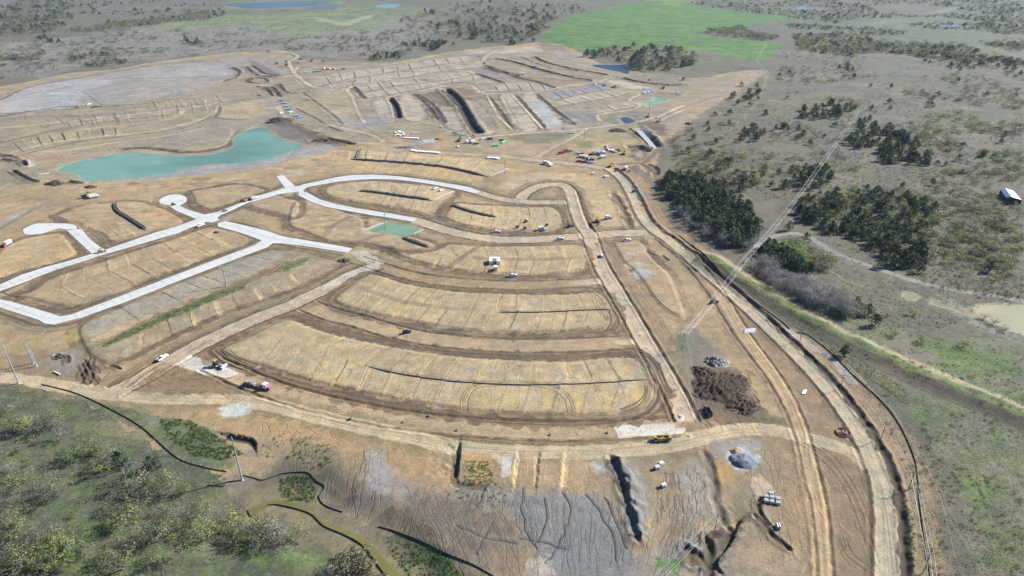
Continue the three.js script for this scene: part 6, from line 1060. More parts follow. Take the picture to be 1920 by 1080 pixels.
function dozer(paint) {
  const o = group(); track(o, 3.8, 1.1, 0.6, 1.05); track(o, 3.8, -1.1, 0.6, 1.05);
  part('body', [bx(2.9, 1, 1.6, 0.3, 1.35, 0), bx(1.2, 0.7, 1.9, -1.1, 1.35, 0)], paint, o); part('seat_floor', [bx(1.1, 0.3, 1.5, -0.8, 1.85, 0)], M.dark, o);
  part('canopy', [bx(1.7, 0.14, 1.7, -0.7, 3.05, 0)], paint, o); for (const [x, z] of [[-1.4, 0.75], [-1.4, -0.75], [0, 0.75], [0, -0.75]]) part('post', [bx(0.1, 1.3, 0.1, x, 2.4, z)], M.dark, o);
  part('blade', [prism([[2.5, 0.05], [2.75, 0.02], [2.6, 0.6], [2.75, 1.2], [2.5, 1.2], [2.42, 0.6]], 3.4)], M.steel, o); part('push_arm', [bx(2.2, 0.22, 0.2, 1.4, 0.55, 1.5)], paint, o); part('push_arm', [bx(2.2, 0.22, 0.2, 1.4, 0.55, -1.5)], paint, o);
  return o;
}
function loader(paint, bucket = M.steel) {
  const o = group();
  part('rear_body', [bx(2.8, 1.1, 1.9, -1.5, 1.55, 0)], paint, o); part('front_frame', [bx(1.8, 0.8, 1.1, 1.1, 1.15, 0)], M.dark, o);
  const cab = part('cab', [bx(1.4, 1.5, 1.5, -0.4, 2.4, 0)], M.glass, o); part('cab_roof', [bx(1.6, 0.16, 1.7, -0.4, 3.2, 0)], paint, cab);
  part('lift_arm', [prism([[0.6, 1.6], [0.9, 1.9], [2.7, 0.8], [2.6, 0.5]], 0.25, 0, 0, 0.6), prism([[0.6, 1.6], [0.9, 1.9], [2.7, 0.8], [2.6, 0.5]], 0.25, 0, 0, -0.6)], paint, o);
  part('bucket', [prism([[2.5, 0.1], [3.5, 0.05], [3.2, 0.5], [2.9, 1.15], [2.5, 1]], 2.7)], bucket, o);
  wheels([[1.3, 1.05], [1.3, -1.05], [-1.6, 1.05], [-1.6, -1.05]], 0.75, 0.6, o);
  return o;
}
function roller(paint, drum = M.steel) {
  const o = group(); part('drum', [cy(0.8, 2, 'z', 1.9, 0.8, 0, 18)], drum, o); part('yoke', [bx(2.2, 0.3, 0.2, 1.3, 0.9, 1.15), bx(2.2, 0.3, 0.2, 1.3, 0.9, -1.15), bx(0.3, 0.5, 2.4, 0.4, 1, 0)], paint, o);
  part('body', [bx(2.6, 1, 1.7, -1.3, 1.5, 0)], paint, o); part('canopy', [bx(1.6, 0.14, 1.8, -0.5, 3, 0)], paint, o); for (const [x, z] of [[-1.2, 0.8], [-1.2, -0.8], [0.2, 0.8], [0.2, -0.8]]) part('post', [bx(0.09, 1.2, 0.09, x, 2.4, z)], M.dark, o);
  wheels([[-1.5, 1], [-1.5, -1]], 0.75, 0.5, o);
  return o;
}
function stabilizer() {
  const o = group(); part('engine_body', [bx(3, 1.2, 2.1, -0.9, 1.9, 0)], M.dark, o); part('canopy', [bx(1.9, 0.5, 2.1, -1.9, 3.3, 0)], M.yellow, o); for (const [x, z] of [[-2.7, 0.9], [-2.7, -0.9], [-1.1, 0.9], [-1.1, -0.9]]) part('post', [bx(0.12, 1, 0.12, x, 2.7, z)], M.dark, o);
  part('frame', [bx(4.6, 0.35, 1.2, 0.4, 1.3, 0)], M.grey, o); part('spreader_box', [bx(1.3, 0.8, 3.6, 3.2, 1, 0)], M.white, o); part('mixing_drum', [cy(0.6, 2.4, 'z', 1.2, 0.75, 0, 14)], M.dark, o);
  wheels([[2.3, 1.2], [2.3, -1.2], [-1.9, 1.2], [-1.9, -1.2]], 0.85, 0.6, o);
  return o;
}
function scraper() {
  const o = group(); part('tractor', [bx(2.4, 1.2, 1.9, 3.3, 1.6, 0)], M.yellow, o); const cab = part('cab', [bx(1.1, 1.3, 1.2, 2.3, 2.7, 0)], M.glass, o); part('cab_roof', [bx(1.3, 0.14, 1.4, 2.3, 3.4, 0)], M.yellow, cab);
  part('gooseneck', [prism([[1.9, 1.2], [2.2, 2.2], [0.8, 2.5], [0.6, 2]], 0.6)], M.dark, o); part('bowl', [bx(3.4, 0.25, 2.5, -1.3, 0.7, 0), bx(3.4, 1.3, 0.2, -1.3, 1.4, 1.2), bx(3.4, 1.3, 0.2, -1.3, 1.4, -1.2), bx(0.2, 1.3, 2.5, -2.9, 1.4, 0)], M.yellow, o); part('engine', [bx(1.3, 1.1, 1.5, -3.8, 1.7, 0)], M.yellow, o);
  wheels([[3.1, 1.15], [3.1, -1.15], [-3.5, 1.15], [-3.5, -1.15]], 0.85, 0.6, o);
  return o;
}
function dumpTruck(cabPaint, bedPaint) {
  const o = group(); part('chassis', [bx(7.6, 0.35, 1, 0, 0.9, 0)], M.dark, o); part('cab', [bx(1.7, 1.6, 2.2, 2.7, 1.9, 0), bx(1, 0.9, 2, 3.7, 1.4, 0)], cabPaint, o); part('windscreen', [bx(0.06, 0.7, 1.8, 3.57, 2.3, 0)], M.glass, o); part('side_window', [bx(0.9, 0.55, 0.05, 2.8, 2.3, 1.1)], M.glass, o); part('side_window', [bx(0.9, 0.55, 0.05, 2.8, 2.3, -1.1)], M.glass, o);
  part('tipper_bed', [bx(4.9, 0.2, 2.3, -1.1, 1.25, 0), bx(4.9, 1.2, 0.14, -1.1, 1.9, 1.12), bx(4.9, 1.2, 0.14, -1.1, 1.9, -1.12), bx(0.14, 1.4, 2.3, 1.32, 2, 0), bx(0.14, 1.1, 2.3, -3.5, 1.85, 0)], bedPaint, o);
  wheels([[3, 1.05], [3, -1.05], [-1.4, 1.05], [-1.4, -1.05], [-2.7, 1.05], [-2.7, -1.05]], 0.5, 0.4, o);
  return o;
}
function boxTruck(cabPaint, boxPaint, len = 4.6) {
  const o = group(); part('chassis', [bx(len + 2, 0.3, 0.9, -0.3, 0.8, 0)], M.dark, o); part('cab', [prism([[len / 2 + 0.1, 0.6], [len / 2 + 2, 0.6], [len / 2 + 2, 1.3], [len / 2 + 1.2, 2.2], [len / 2 + 0.1, 2.2]], 2)], cabPaint, o); part('windscreen', [bx(0.06, 0.95, 1.7, len / 2 + 1.63, 1.74, 0, 0, 0.73)], M.glass, o);
  part('cargo_box', [bx(len, 2, 2.3, -0.2, 2.05, 0)], boxPaint, o); wheels([[len / 2 + 1.1, 0.95], [len / 2 + 1.1, -0.95], [-len / 2 + 0.9, 0.95], [-len / 2 + 0.9, -0.95]], 0.48, 0.35, o);
  return o;
}
function lowboy() {
  const o = group(); part('sleeper_cab', [bx(2.1, 2, 2.3, 5.4, 2.1, 0)], M.white, o); part('bonnet', [prism([[6.4, 0.8], [8.2, 0.8], [8.2, 1.5], [6.4, 1.9]], 1.9)], M.pink, o); part('windscreen', [bx(0.06, 0.7, 1.9, 6.47, 2.45, 0)], M.glass, o); part('chassis', [bx(5.4, 0.3, 1, 5.2, 0.85, 0)], M.dark, o); part('exhaust_stack', [cy(0.08, 2.2, 'y', 4.3, 2.6, 0.9), cy(0.08, 2.2, 'y', 4.3, 2.6, -0.9)], M.steel, o);
  const d = part('trailer_deck', [bx(8, 0.3, 2.5, -2.4, 0.9, 0), bx(2.6, 0.3, 2.4, 2.7, 1.4, 0)], M.rust, o); part('load_frame', [bx(3, 1.2, 1.8, -3.6, 1.7, 0), bx(1, 0.8, 2, -0.8, 1.5, 0), bx(0.6, 1.7, 0.6, -2.4, 1.9, 0.5), bx(2, 0.3, 0.4, -1.8, 2.3, 0)], M.grey, d);
  wheels([[7.4, 1], [7.4, -1], [3.9, 1], [3.9, -1], [2.8, 1], [2.8, -1], [-4.4, 1.1], [-4.4, -1.1], [-5.6, 1.1], [-5.6, -1.1]], 0.5, 0.4, o);
  return o;
}
function container(paint, len = 6.1) {
  const o = group(); part('box', [bx(len, 2.5, 2.4, 0, 1.3, 0)], paint, o); for (let i = 0; i < 8; i++) for (const z of [1.21, -1.21]) part('rib', [bx(0.25, 2.3, 0.06, -len / 2 + 0.5 + i * (len - 1) / 7, 1.3, z)], paint, o);
  part('door', [bx(0.05, 2.3, 1.12, len / 2 + 0.02, 1.3, 0.58)], paint, o); part('door', [bx(0.05, 2.3, 1.12, len / 2 + 0.02, 1.3, -0.58)], paint, o);
  return o;
}
function trailer(paint) { const o = group(); part('body', [bx(3.6, 1.7, 1.9, 0, 1.4, 0)], paint, o); part('roof', [bx(3.7, 0.12, 2, 0, 2.3, 0)], M.white, o); part('drawbar', [bx(1.6, 0.12, 0.2, 2.5, 0.6, 0)], M.dark, o); part('door', [bx(0.7, 1.4, 0.05, 0.9, 1.35, 0.96)], M.grey, o); wheels([[0, 0.95], [0, -0.95]], 0.36, 0.25, o); return o; }
function generator(paint) { const o = group(); part('housing', [bx(2.2, 1.3, 1.3, 0, 1.25, 0)], paint, o); part('louvre_panel', [bx(0.05, 0.8, 0.9, -1.12, 1.25, 0)], M.dark, o); part('exhaust', [cy(0.06, 0.5, 'y', -0.6, 2.1, 0.3)], M.steel, o); part('drawbar', [bx(1.2, 0.1, 0.15, 1.6, 0.55, 0)], M.dark, o); wheels([[0, 0.7], [0, -0.7]], 0.34, 0.2, o); return o; }
function skid(paint) { const o = group(); track(o, 2.4, 0.75, 0.4, 0.7); track(o, 2.4, -0.75, 0.4, 0.7); part('body', [bx(2, 0.8, 1.1, -0.2, 1, 0)], paint, o); const cab = part('cab', [bx(1.1, 1.1, 1, 0.1, 1.7, 0)], M.glass, o); part('cab_roof', [bx(1.2, 0.1, 1.1, 0.1, 2.28, 0)], paint, cab); part('lift_arm', [bx(2.4, 0.2, 0.15, 0.6, 1.3, 0.72, 0, -0.25), bx(2.4, 0.2, 0.15, 0.6, 1.3, -0.72, 0, -0.25)], paint, o); part('bucket', [prism([[1.7, 0.1], [2.4, 0.05], [2.1, 0.7], [1.7, 0.7]], 1.9)], M.dark, o); return o; }
function tube(r, len, mat, thick = 0.12, n = 14) { const g = new THREE.LatheGeometry([[r - thick, -len / 2], [r, -len / 2], [r, len / 2], [r - thick, len / 2], [r - thick, -len / 2]].map(([a, b]) => new THREE.Vector2(a, b)), n); g.rotateZ(Math.PI / 2); g.deleteAttribute('uv'); return g; }
const G_SMALL = tube(0.38, 2, M.pipe, 0.07, 10), G_RCP = tube(0.62, 2.4, M.pipe), G_LONG = tube(0.22, 6, M.white_pvc, 0.03, 10);
// a strapped block of pipes, each pipe its own piece
function pipeBlock(cols, rows, mat = M.pipe, g = G_SMALL, r = 0.38) { const o = group(); for (let j = 0; j < rows; j++) for (let i = 0; i < cols; i++) { const m = part('pipe', [g], mat, o); m.position.set(0, r + j * r * 2 + 0.1, (i - (cols - 1) / 2) * r * 2.06); } part('skid', [bx(0.15, 0.1, cols * r * 2, 0.7, 0.05, 0), bx(0.15, 0.1, cols * r * 2, -0.7, 0.05, 0)], M.wood, o); return o; }
function bundle(mat, cols = 5, rows = 3, len = 6, r = 0.2) { const o = group(), list = []; for (let j = 0; j < rows; j++) for (let i = 0; i < cols; i++) list.push(cy(r, len, 'x', 0, 0.15 + r + j * r * 1.95, (i - (cols - 1) / 2) * r * 2.04, 8)); part('pipe_stack', list, mat, o); part('bearer', [bx(0.15, 0.15, cols * r * 2.1, len * 0.3, 0.075, 0), bx(0.15, 0.15, cols * r * 2.1, -len * 0.3, 0.075, 0)], M.wood, o); return o; }
// a heap of loose stuff with lumps
function heapGeo(rx, rz, h, lump, k, n = 40) { const g = new THREE.PlaneGeometry(2, 2, n, n); g.rotateX(-Math.PI / 2); const p = g.attributes.position; for (let i = 0; i < p.count; i++) { const x = p.getX(i), z = p.getZ(i), q = Math.hypot(x, z), e = Math.atan2(z, x), rim = 0.82 + 0.22 * vnoise(Math.cos(e) * 1.6 + k, Math.sin(e) * 1.6 + k); const t = Math.max(0, 1 - q / rim); p.setXYZ(i, x * rx, h * Math.pow(t, 0.85) * (0.9 + 0.3 * vnoise(x * 2 + k, z * 2)) + (t > 0 ? lump * Math.min(1, t * 6) * (vnoise(x * rx * 1.3 + k, z * rz * 1.3) + 0.6 * vnoise(x * rx * 3, z * rz * 3 + k)) : -0.12) - 0.05, z * rz); } g.computeVertexNormals(); return g; }
function soil(col, amp = 0.16) { const t = grainTex(128, col, amp, 0.11); t.repeat.set(3, 3); const m = new THREE.MeshStandardMaterial({ color: new THREE.Color().setRGB(0.6, 0.6, 0.6), map: t, roughness: 0.96 }); m.name = 'loose_soil'; return m; }
function heap(sheet, x, y, rx, rz, h, mat, name, label, category, { lump = 0.18, turn = 0, stones = 0, k = rr(0, 99) } = {}) {
  const [X, D] = P1(sheet, x, y), o = group(); part('mound', [heapGeo(rx, rz, h, lump, k)], mat, o);
  for (let i = 0; i < stones; i++) { const a = rr(0, 6.28), q = Math.sqrt(rnd()) * 0.9, s = rr(0.35, 0.9), g = new THREE.IcosahedronGeometry(s, 1), p = g.attributes.position; for (let j = 0; j < p.count; j++) { const f = 0.8 + 0.4 * vnoise(p.getX(j) * 2 + i, p.getY(j) * 2 + p.getZ(j)); p.setXYZ(j, p.getX(j) * f, p.getY(j) * f * 0.75, p.getZ(j) * f); } g.computeVertexNormals(); g.translate(Math.cos(a) * q * rx * 0.8, h * Math.max(0, 1 - q) * 0.95 + 0.15, Math.sin(a) * q * rz * 0.8); part('stone', [g], mat, o); }
  return stand(o, X, D, turn, name, label, category);
}
reseed(71);
const PROTO = {};
const kind = (key, make) => { const o = (PROTO[key] ??= make()); return o.clone(); };
function put(key, make, s, x0, y0, x1, y1, name, label, category, grp) { const [X, D] = P1(s, (x0 + x1) / 2, (y0 + y1) / 2); return stand(kind(key, make), X, D, heading(s, x0, y0, x1, y1), name, label, category, grp); }
const white = () => pickup(M.white), whiteSuv = () => suv(M.white);
// vehicles in the near half
put('wp', white, 'a', 385, 156, 468, 152, 'pickup_truck', 'white pickup on the dirt verge above the curved gravel street', 'pickup truck');
put('wp', white, 'a', 1100, 238, 1182, 232, 'pickup_truck', 'white pickup driving on the gravel street just left of the crossroads', 'pickup truck');
put('wp', white, 'a', 566, 655, 650, 650, 'pickup_truck', 'white pickup on the dirt street below the white shelter', 'pickup truck');
put('ws', whiteSuv, 'a', 1618, 446, 1594, 408, 'suv', 'white car driving on the long straight gravel road', 'car');
put('wp', white, 'u', 722, 582, 812, 568, 'pickup_truck', 'white pickup beside the black edge of the block right of the crossroads', 'pickup truck');
put('wp', white, 'b', 345, 474, 444, 412, 'pickup_truck', 'white pickup on the wide gravel road near the lower left end', 'pickup truck');
put('bs', () => suv(M.black), '11', 348, 798, 390, 790, 'suv', 'black car on the middle dirt street', 'car');
put('wp', white, 'q', 735, 765, 806, 738, 'pickup_truck', 'white pickup parked beside the concrete crossroads', 'pickup truck');
put('wp', white, 's', 1604, 244, 1668, 220, 'pickup_truck', 'left one of two white pickups on the plots inside the loop street', 'pickup truck');
put('ws', whiteSuv, 's', 1680, 268, 1738, 246, 'suv', 'white car right of a white pickup on the plots inside the loop street', 'car');
put('rt', () => boxTruck(M.red, M.white, 5), 'p', 180, 925, 70, 985, 'box_truck', 'white box truck with a red cab at the left edge of the site', 'truck');
put('lb', lowboy, 'b', 1290, 720, 1592, 785, 'low_loader', 'low loader lorry with pink bonnet hauling grey machinery on the dirt street', 'lorry');
put('st', stabilizer, 'b', 955, 512, 1090, 540, 'soil_stabilizer', 'yellow topped machine with a white spreader on the pale street stub', 'machine');
put('dt', () => dumpTruck(M.rust, M.navy), 'w', 1800, 240, 1725, 110, 'dump_truck', 'dark dump truck with a red front beside the end of the straight gravel road', 'dump truck').scale.setScalar(0.85);
put('sc', scraper, 'w', 540, 790, 940, 780, 'motor_scraper', 'yellow motor scraper under the white gravel patch on the lower haul road', 'machine').scale.setScalar(0.85);
put('ex', () => excavator(M.yellow), 'u', 312, 245, 335, 340, 'excavator', 'yellow excavator digging on the bare block above the crossroads', 'excavator');
put('tk', () => boxTruck(M.white, M.white, 3.2), 'u', 430, 250, 512, 236, 'box_truck', 'white service truck right of the yellow excavator', 'truck');
put('gn', () => generator(M.navy), 'a', 640, 118, 676, 110, 'generator', 'left dark towed generator on the fan shaped block', 'generator');
put('gn', () => generator(M.navy), 'a', 728, 132, 762, 124, 'generator', 'middle dark towed generator on the fan shaped block', 'generator');
put('gm', () => generator(M.maroon), 'a', 970, 98, 1006, 90, 'generator', 'maroon towed compressor above the white trailer', 'generator');
put('gr', () => skid(M.rust), 'a', 736, 58, 766, 46, 'skid_loader', 'brown skid loader in the upper row of the fan shaped block', 'skid loader');
put('tr', () => trailer(M.white), 'a', 902, 135, 942, 128, 'site_trailer', 'white boxy site trailer on the fan shaped block', 'trailer');
put('bt', () => generator(M.sky), 'a', 948, 142, 984, 132, 'water_trailer', 'pale blue water trailer beside the white site trailer', 'trailer');
put('dz', () => dozer(M.rust), 'a', 1228, 96, 1284, 84, 'bulldozer', 'dark brown bulldozer at the corner by the crossroads', 'bulldozer');
put('ro', () => roller(M.yellow), 'p', 1490, 1075, 1585, 1055, 'road_roller', 'dark and yellow roller on the concrete street near the western turning circle', 'roller');
put('sk', () => skid(M.dark), 'q', 325, 450, 385, 435, 'skid_loader', 'dark skid loader in the mouth of the round turning circle', 'skid loader');
put('pv', () => loader(M.orange, M.dark), 'q', 1430, 388, 1510, 360, 'paving_machine', 'orange and black paving machine on the concrete street', 'machine');
put('ct', () => boxTruck(M.white, M.silver, 4.4), 'q', 1520, 372, 1610, 340, 'concrete_truck', 'white truck feeding the paving machine', 'truck');
put('sk2', () => skid(M.grey), 'q', 1085, 548, 1175, 520, 'skid_loader', 'dark tracked loader at the concrete crossroads', 'skid loader');
put('sk', () => skid(M.dark), 'q', 1370, 400, 1400, 388, 'skid_loader', 'small dark loader behind the paving machine', 'skid loader');
put('ed', () => excavator(M.dark, { reach: 0.8 }), 'p', 1235, 255, 1320, 245, 'excavator', 'black excavator left of a white truck on the north western plots', 'excavator');
put('wt', () => boxTruck(M.white, M.white, 5), 'p', 1340, 262, 1462, 238, 'box_truck', 'white truck beside the black excavator on the north western plots', 'truck');
put('cmp', () => roller(M.dark, M.dark), 'g', 690, 200, 775, 180, 'road_roller', 'dark compactor on the bare ground under the power line', 'roller');
// the white shelter and the cream box
{ const [X, D] = P1('a', 405, 512), o = group(); part('left_wing', [bx(2, 2.6, 4.6, -2.5, 1.3, 0.4)], M.white, o); part('right_wing', [bx(2.4, 2.6, 4.6, 2.4, 1.3, 0.4)], M.white, o); part('back_bay', [bx(7, 2.62, 2, 0, 1.33, -2.6)], M.white, o); part('floor', [bx(3, 0.1, 4.4, -0.2, 0.06, 0.5)], M.dark, o); part('door', [bx(1, 2, 0.05, -2.5, 1.05, 2.72)], M.silver, o); stand(o, X, D, 0.03, 'site_shelter', 'white three sided shelter standing on the plots below the green pool', 'shelter'); }
{ const [X, D] = P1('a', 414, 588), o = container(M.cream, 3.2); stand(o, X, D, 1.62, 'storage_container', 'cream storage box in front of the white shelter', 'container'); }
// pipes by the lower haul road
const rcp = () => pipeBlock(2, 2), grpP = 'blocks of grey pipes in the yard below the gravel heap';
[[776, 525, 'topmost block of grey pipes in the yard below the gravel heap'], [742, 547, 'block of grey pipes at the left upper side of the large stack yard'], [742, 577, 'block of grey pipes at the left lower corner of the stack yard'], [781, 553, 'block of grey pipes in the middle of the stack yard'], [780, 582, 'block of grey pipes at the bottom middle of the stack yard'], [822, 562, 'block of grey pipes at the right upper side of the stack yard'], [822, 590, 'block of grey pipes at the right lower corner of the stack yard']].forEach(([x, y, l]) => { const [X, D] = P1('e', x, y + 4); stand(kind('rcp', rcp), X, D, rr(-0.06, 0.06) - 0.1, 'pipe_block', l, 'pipe block', grpP).scale.setScalar(0.8); });
[[822, 754, 1.5, 'single upright block of grey pipes below the stack yard'], [50, 476, 0.4, 'single block of grey pipes on the grey slope'], [34, 330, 0.5, 'upper one of two pipe blocks beside the earth trench'], [6, 356, 0.3, 'lower one of two pipe blocks beside the earth trench']].forEach(([x, y, t, l]) => { const [X, D] = P1('e', x, y); stand(kind('rcp', rcp), X, D, t, 'pipe_block', l, 'pipe block'); });
{ const [X, D] = P1('g', 1180, 548); for (let i = 0; i < 6; i++) { const o = group(); part('pipe', [G_LONG], M.white_pvc, o).position.y = 0.24; stand(o, X + rr(-0.6, 0.6) - 0.3 + i * 0.35, D + (i - 2.5) * 0.62, 0.12, 'white_pipe', 'white plastic pipe in the loose row beside the east haul road', 'pipe', 'white pipes beside the east haul road'); } }
{ const [X, D] = P1('22', 675, 48); for (let i = 0; i < 4; i++) { const o = group(); part('pipe', [G_LONG], M.white_pvc, o).position.y = 0.24; o.scale.x = 0.6; stand(o, X + i * 0.5, D + i * 0.1, 1.0 + rr(-0.06, 0.06), 'white_pipe', 'short white pipe in the small row near the orange ring', 'pipe', 'short white pipes near the orange ring'); } }
{ const [X, D] = P1('c', 855, 805), o = group(); part('pipe', [tube(0.35, 5, M.white_pvc, 0.04)], M.white_pvc, o).position.y = 0.35; stand(o, X, D, -0.5, 'white_pipe', 'single white pipe lying near the two paired poles', 'pipe'); }
// manhole rings along the lowest street
[['12', 350, 216], ['12', 652, 262], ['12', 1176, 287], ['12', 1497, 275], ['12', 55, 198], ['12', 495, 183]].forEach(([s, x, y], i) => { const [X, D] = P1(s, x, y), o = group(); part('ring', [cy(0.6, 0.6, 'y', 0, 0.3, 0, 16, 0.55)], M.ring, o); part('cover', [cy(0.4, 0.06, 'y', 0, 0.62, 0, 14)], M.dark, o); stand(o, X, D, 0, 'manhole', 'grey manhole riser in the lowest dirt street', 'manhole', 'manhole risers in the lowest dirt street'); });
// heaps
const S_GREY = soil([150, 154, 164]), S_LIME = soil([200, 202, 206]), S_TAN = soil([196, 166, 128]), S_DARK = soil([96, 82, 66]), S_RUBBLE = soil([178, 172, 164]), S_OR = soil([176, 122, 76]), S_BRUSH = soil([112, 94, 72], 0.3), S_BRUSH2 = soil([86, 70, 54], 0.3);
heap('22', 342, 430, 6.6, 5.6, 3.2, S_GREY, 'gravel_heap', 'blue grey gravel heap in the pale ring by the lower haul road', 'heap', { lump: 0.2 });
heap('22', 304, 380, 3.2, 2.8, 1.5, S_TAN, 'soil_heap', 'small tan soil heap touching the blue grey gravel heap', 'heap');
heap('21', 190, 955, 7.4, 5.6, 2.6, S_RUBBLE, 'rubble_heap', 'pale grey rubble heap above the dark brush pile', 'heap', { lump: 0.5, stones: 60 });
{ const o = heap('0', 1352, 722, 18, 16, 3, S_BRUSH2, 'brush_pile', 'large dark brown pile of grubbed brush and roots', 'heap', { lump: 1.2 }), g = new Leaves(); for (let i = 0; i < 150; i++) { const a = rr(0, 6.28), q = Math.sqrt(rnd()), b = rr(0, 6.28), l = rr(0.6, 2), h = 2.7 * (1 - q) + 0.2, x = Math.cos(a) * q * 13, z = Math.sin(a) * q * 10; g.rod([x, h, z], [x + Math.cos(b) * l, h + rr(-0.2, 0.9), z + Math.sin(b) * l], 0.09, 0.04); } part('branches', [g.geo()], M.wood, o).userData.kind = 'stuff'; }
heap('0', 1392, 758, 11, 9, 1.6, S_BRUSH2, 'brush_pile', 'lower dark spill of roots beside the large brush pile', 'heap', { lump: 0.8 }); heap('0', 1322, 700, 8, 8, 1.7, S_BRUSH2, 'brush_pile', 'left shoulder of dark roots beside the large brush pile', 'heap', { lump: 0.8 });
heap('11', 1440, 168 - 6, 2.4, 2, 0.9, S_DARK, 'soil_heap', 'dark spoil beside the yellow excavator', 'heap');
heap('k', 345, 350, 7, 5, 2.8, S_DARK, 'soil_heap', 'dark soil heap right of the red container', 'heap');
heap('k', 1105, 345, 4.5, 4, 2.6, S_DARK, 'soil_heap', 'small dark soil heap right of the white concrete pile', 'heap');
heap('k', 1110, 45, 14, 9, 2.6, S_BRUSH, 'brush_pile', 'dark brush pile beside the concrete channel', 'heap', { lump: 0.7 });
heap('n', 590, 355, 8, 6, 3.4, S_OR, 'soil_heap', 'orange brown soil heap in the far plots', 'heap');
heap('m', 355, 545, 12, 9, 4.2, S_DARK, 'soil_heap', 'black soil heap above the corner of the turquoise pond', 'heap', { lump: 0.6 });
heap('m', 470, 520, 7, 5, 2.6, S_DARK, 'soil_heap', 'black soil heap beside the far yellow excavator', 'heap', { lump: 0.5 });
heap('m', 930, 830, 11, 5, 3, S_DARK, 'soil_heap', 'long black spoil heap right of the turquoise pond', 'heap', { lump: 0.5 });
heap('l', 215, 770, 8, 6, 3.4, soil([128, 130, 122]), 'rock_heap', 'grey green rock heap at the end of the blue pipe row', 'heap', { lump: 0.4 });
heap('m', 70, 155, 6, 4, 2.6, S_GREY, 'rock_heap', 'small grey rock heap in the north western works', 'heap', { lump: 0.3 });
heap('j', 160, 370, 14, 5, 2, S_GREY, 'gravel_heap', 'blue grey gravel heaps along the main haul road', 'heap', { lump: 0.6 });
heap('j', 440, 280, 11, 6, 1.4, S_LIME, 'gravel_heap', 'white crushed stone heap in the yard', 'heap', { lump: 0.4 });
heap('j', 665, 250, 6, 4, 2, S_OR, 'soil_heap', 'orange soil heap in the yard', 'heap');
heap('l', 690, 378, 9, 5, 1.8, S_LIME, 'gravel_heap', 'white stone heap in the far northern depot', 'heap', { lump: 0.4 });
heap('p', 820, 40, 9, 6, 3, S_DARK, 'soil_heap', 'dark soil heap at the foot of the turquoise pond', 'heap', { lump: 0.6 });
heap('p', 1370, 90, 7, 4, 2.2, S_BRUSH, 'soil_heap', 'furrowed brown heap north of the white truck', 'heap', { lump: 0.6 });
heap('q', 1010, 860, 3, 2.4, 1.1, S_DARK, 'soil_heap', 'small dark heap on the plots below the concrete crossroads', 'heap');
heap('c', 900, 560, 5, 3.4, 1.3, S_DARK, 'soil_heap', 'dark clods heap near the two paired poles', 'heap', { lump: 0.6 });
heap('11', 20, 385, 6, 4, 1.6, S_BRUSH, 'brush_pile', 'brush pile at the junction of two gravel streets', 'heap', { lump: 0.6 });
heap('n', 1690, 900, 6, 4, 2.2, soil([120, 84, 66]), 'brush_pile', 'reddish brush pile right of the scraped strip', 'heap', { lump: 0.6 });
// debris in an orange ring
{ const [X, D] = P1('22', 903, 276), o = group(), n = 20; for (let i = 0; i < n; i++) { const a = i / n * 6.283; part('net_panel', [bx(0.92, 0.8, 0.04, Math.cos(a) * 2.8, 0.4, Math.sin(a) * 2.8, -a + Math.PI / 2)], M.net, o); } stand(o, X, D, 0, 'safety_fence', 'ring of orange safety net around scrap near the east haul road', 'fence'); heap('22', 903, 276, 2.6, 2.2, 0.8, S_RUBBLE, 'scrap_heap', 'scrap heap inside the orange net ring', 'heap', { lump: 0.6, stones: 8 }); }
// ---- fences and walls that run along lines
function ribbon(p, h, thick, y0 = -0.15, steps = 1.2, level = null) {
  const q = level ? p : dense(p, steps, false), L0 = offset(q, thick / 2), R0 = offset(q, -thick / 2), pos = [], idx = [];
  q.forEach((c, i) => { const b = level ? hgt(...level[i]) : hgt(c[0], c[1]); for (const [s, y] of [[L0[i], b + y0], [L0[i], b + h], [R0[i], b + h], [R0[i], b + y0]]) pos.push(s[0], y, -s[1]); });
  for (let i = 0; i < q.length - 1; i++) for (let k = 0; k < 4; k++) { const a = i * 4 + k, b = i * 4 + (k + 1) % 4; idx.push(a, a + 4, b, b, a + 4, b + 4); }
  const e = (q.length - 1) * 4; idx.push(0, 1, 2, 0, 2, 3, e, e + 2, e + 1, e, e + 3, e + 2);
  const g = new THREE.BufferGeometry(); g.setAttribute('position', new THREE.BufferAttribute(new Float32Array(pos), 3)); g.setIndex(idx); const f = g.toNonIndexed(); f.computeVertexNormals(); return f;
}
function lineFence(s, t, label, { mat = M.fabric, h = 0.48, gap = 3, name = 'silt_fence', thick = 0.05 } = {}) {
  const p = smooth(P(s, t), false, 1), o = group(); part('fabric', [ribbon(p, h, thick)], mat, o);
  const l = lengths(p), n = Math.min(260, Math.floor(l[l.length - 1] / gap)); for (let i = 0; i <= n; i++) { const [x, d] = along(p, i / n, l), b = hgt(x, d); part('stake', [bx(0.07, h + 0.3, 0.07, x, b + h / 2 + 0.05, -d)], M.wood, o); }
  o.name = numbered(name); o.userData = { label, category: 'fence' }; scene.add(o);
}
lineFence('0', '78,721 140,737 200,764 265,801 330,857 380,876 425,885', 'long black silt fence between the scrub and the lower left haul road');
lineFence('y', '-60,600 0,600 100,602 128,565 200,545 288,528', 'black silt fence below the tall pole by the creek');
lineFence('y', '300,486 400,492 490,500 600,468 700,443 850,435 960,446 1040,512 1118,556 1075,620 1060,650 1085,705 1150,752 1296,802', 'black silt fence looping above the creek bend');
lineFence('12', '205,768 290,795 370,832 470,880 560,932 650,975 750,1022 860,1085', 'black silt fence along the creek side of the grey slope');
lineFence('21', '-20,245 60,315 150,405 250,505 400,622 560,735 600,772', 'black silt fence along the east haul road beside the wood');
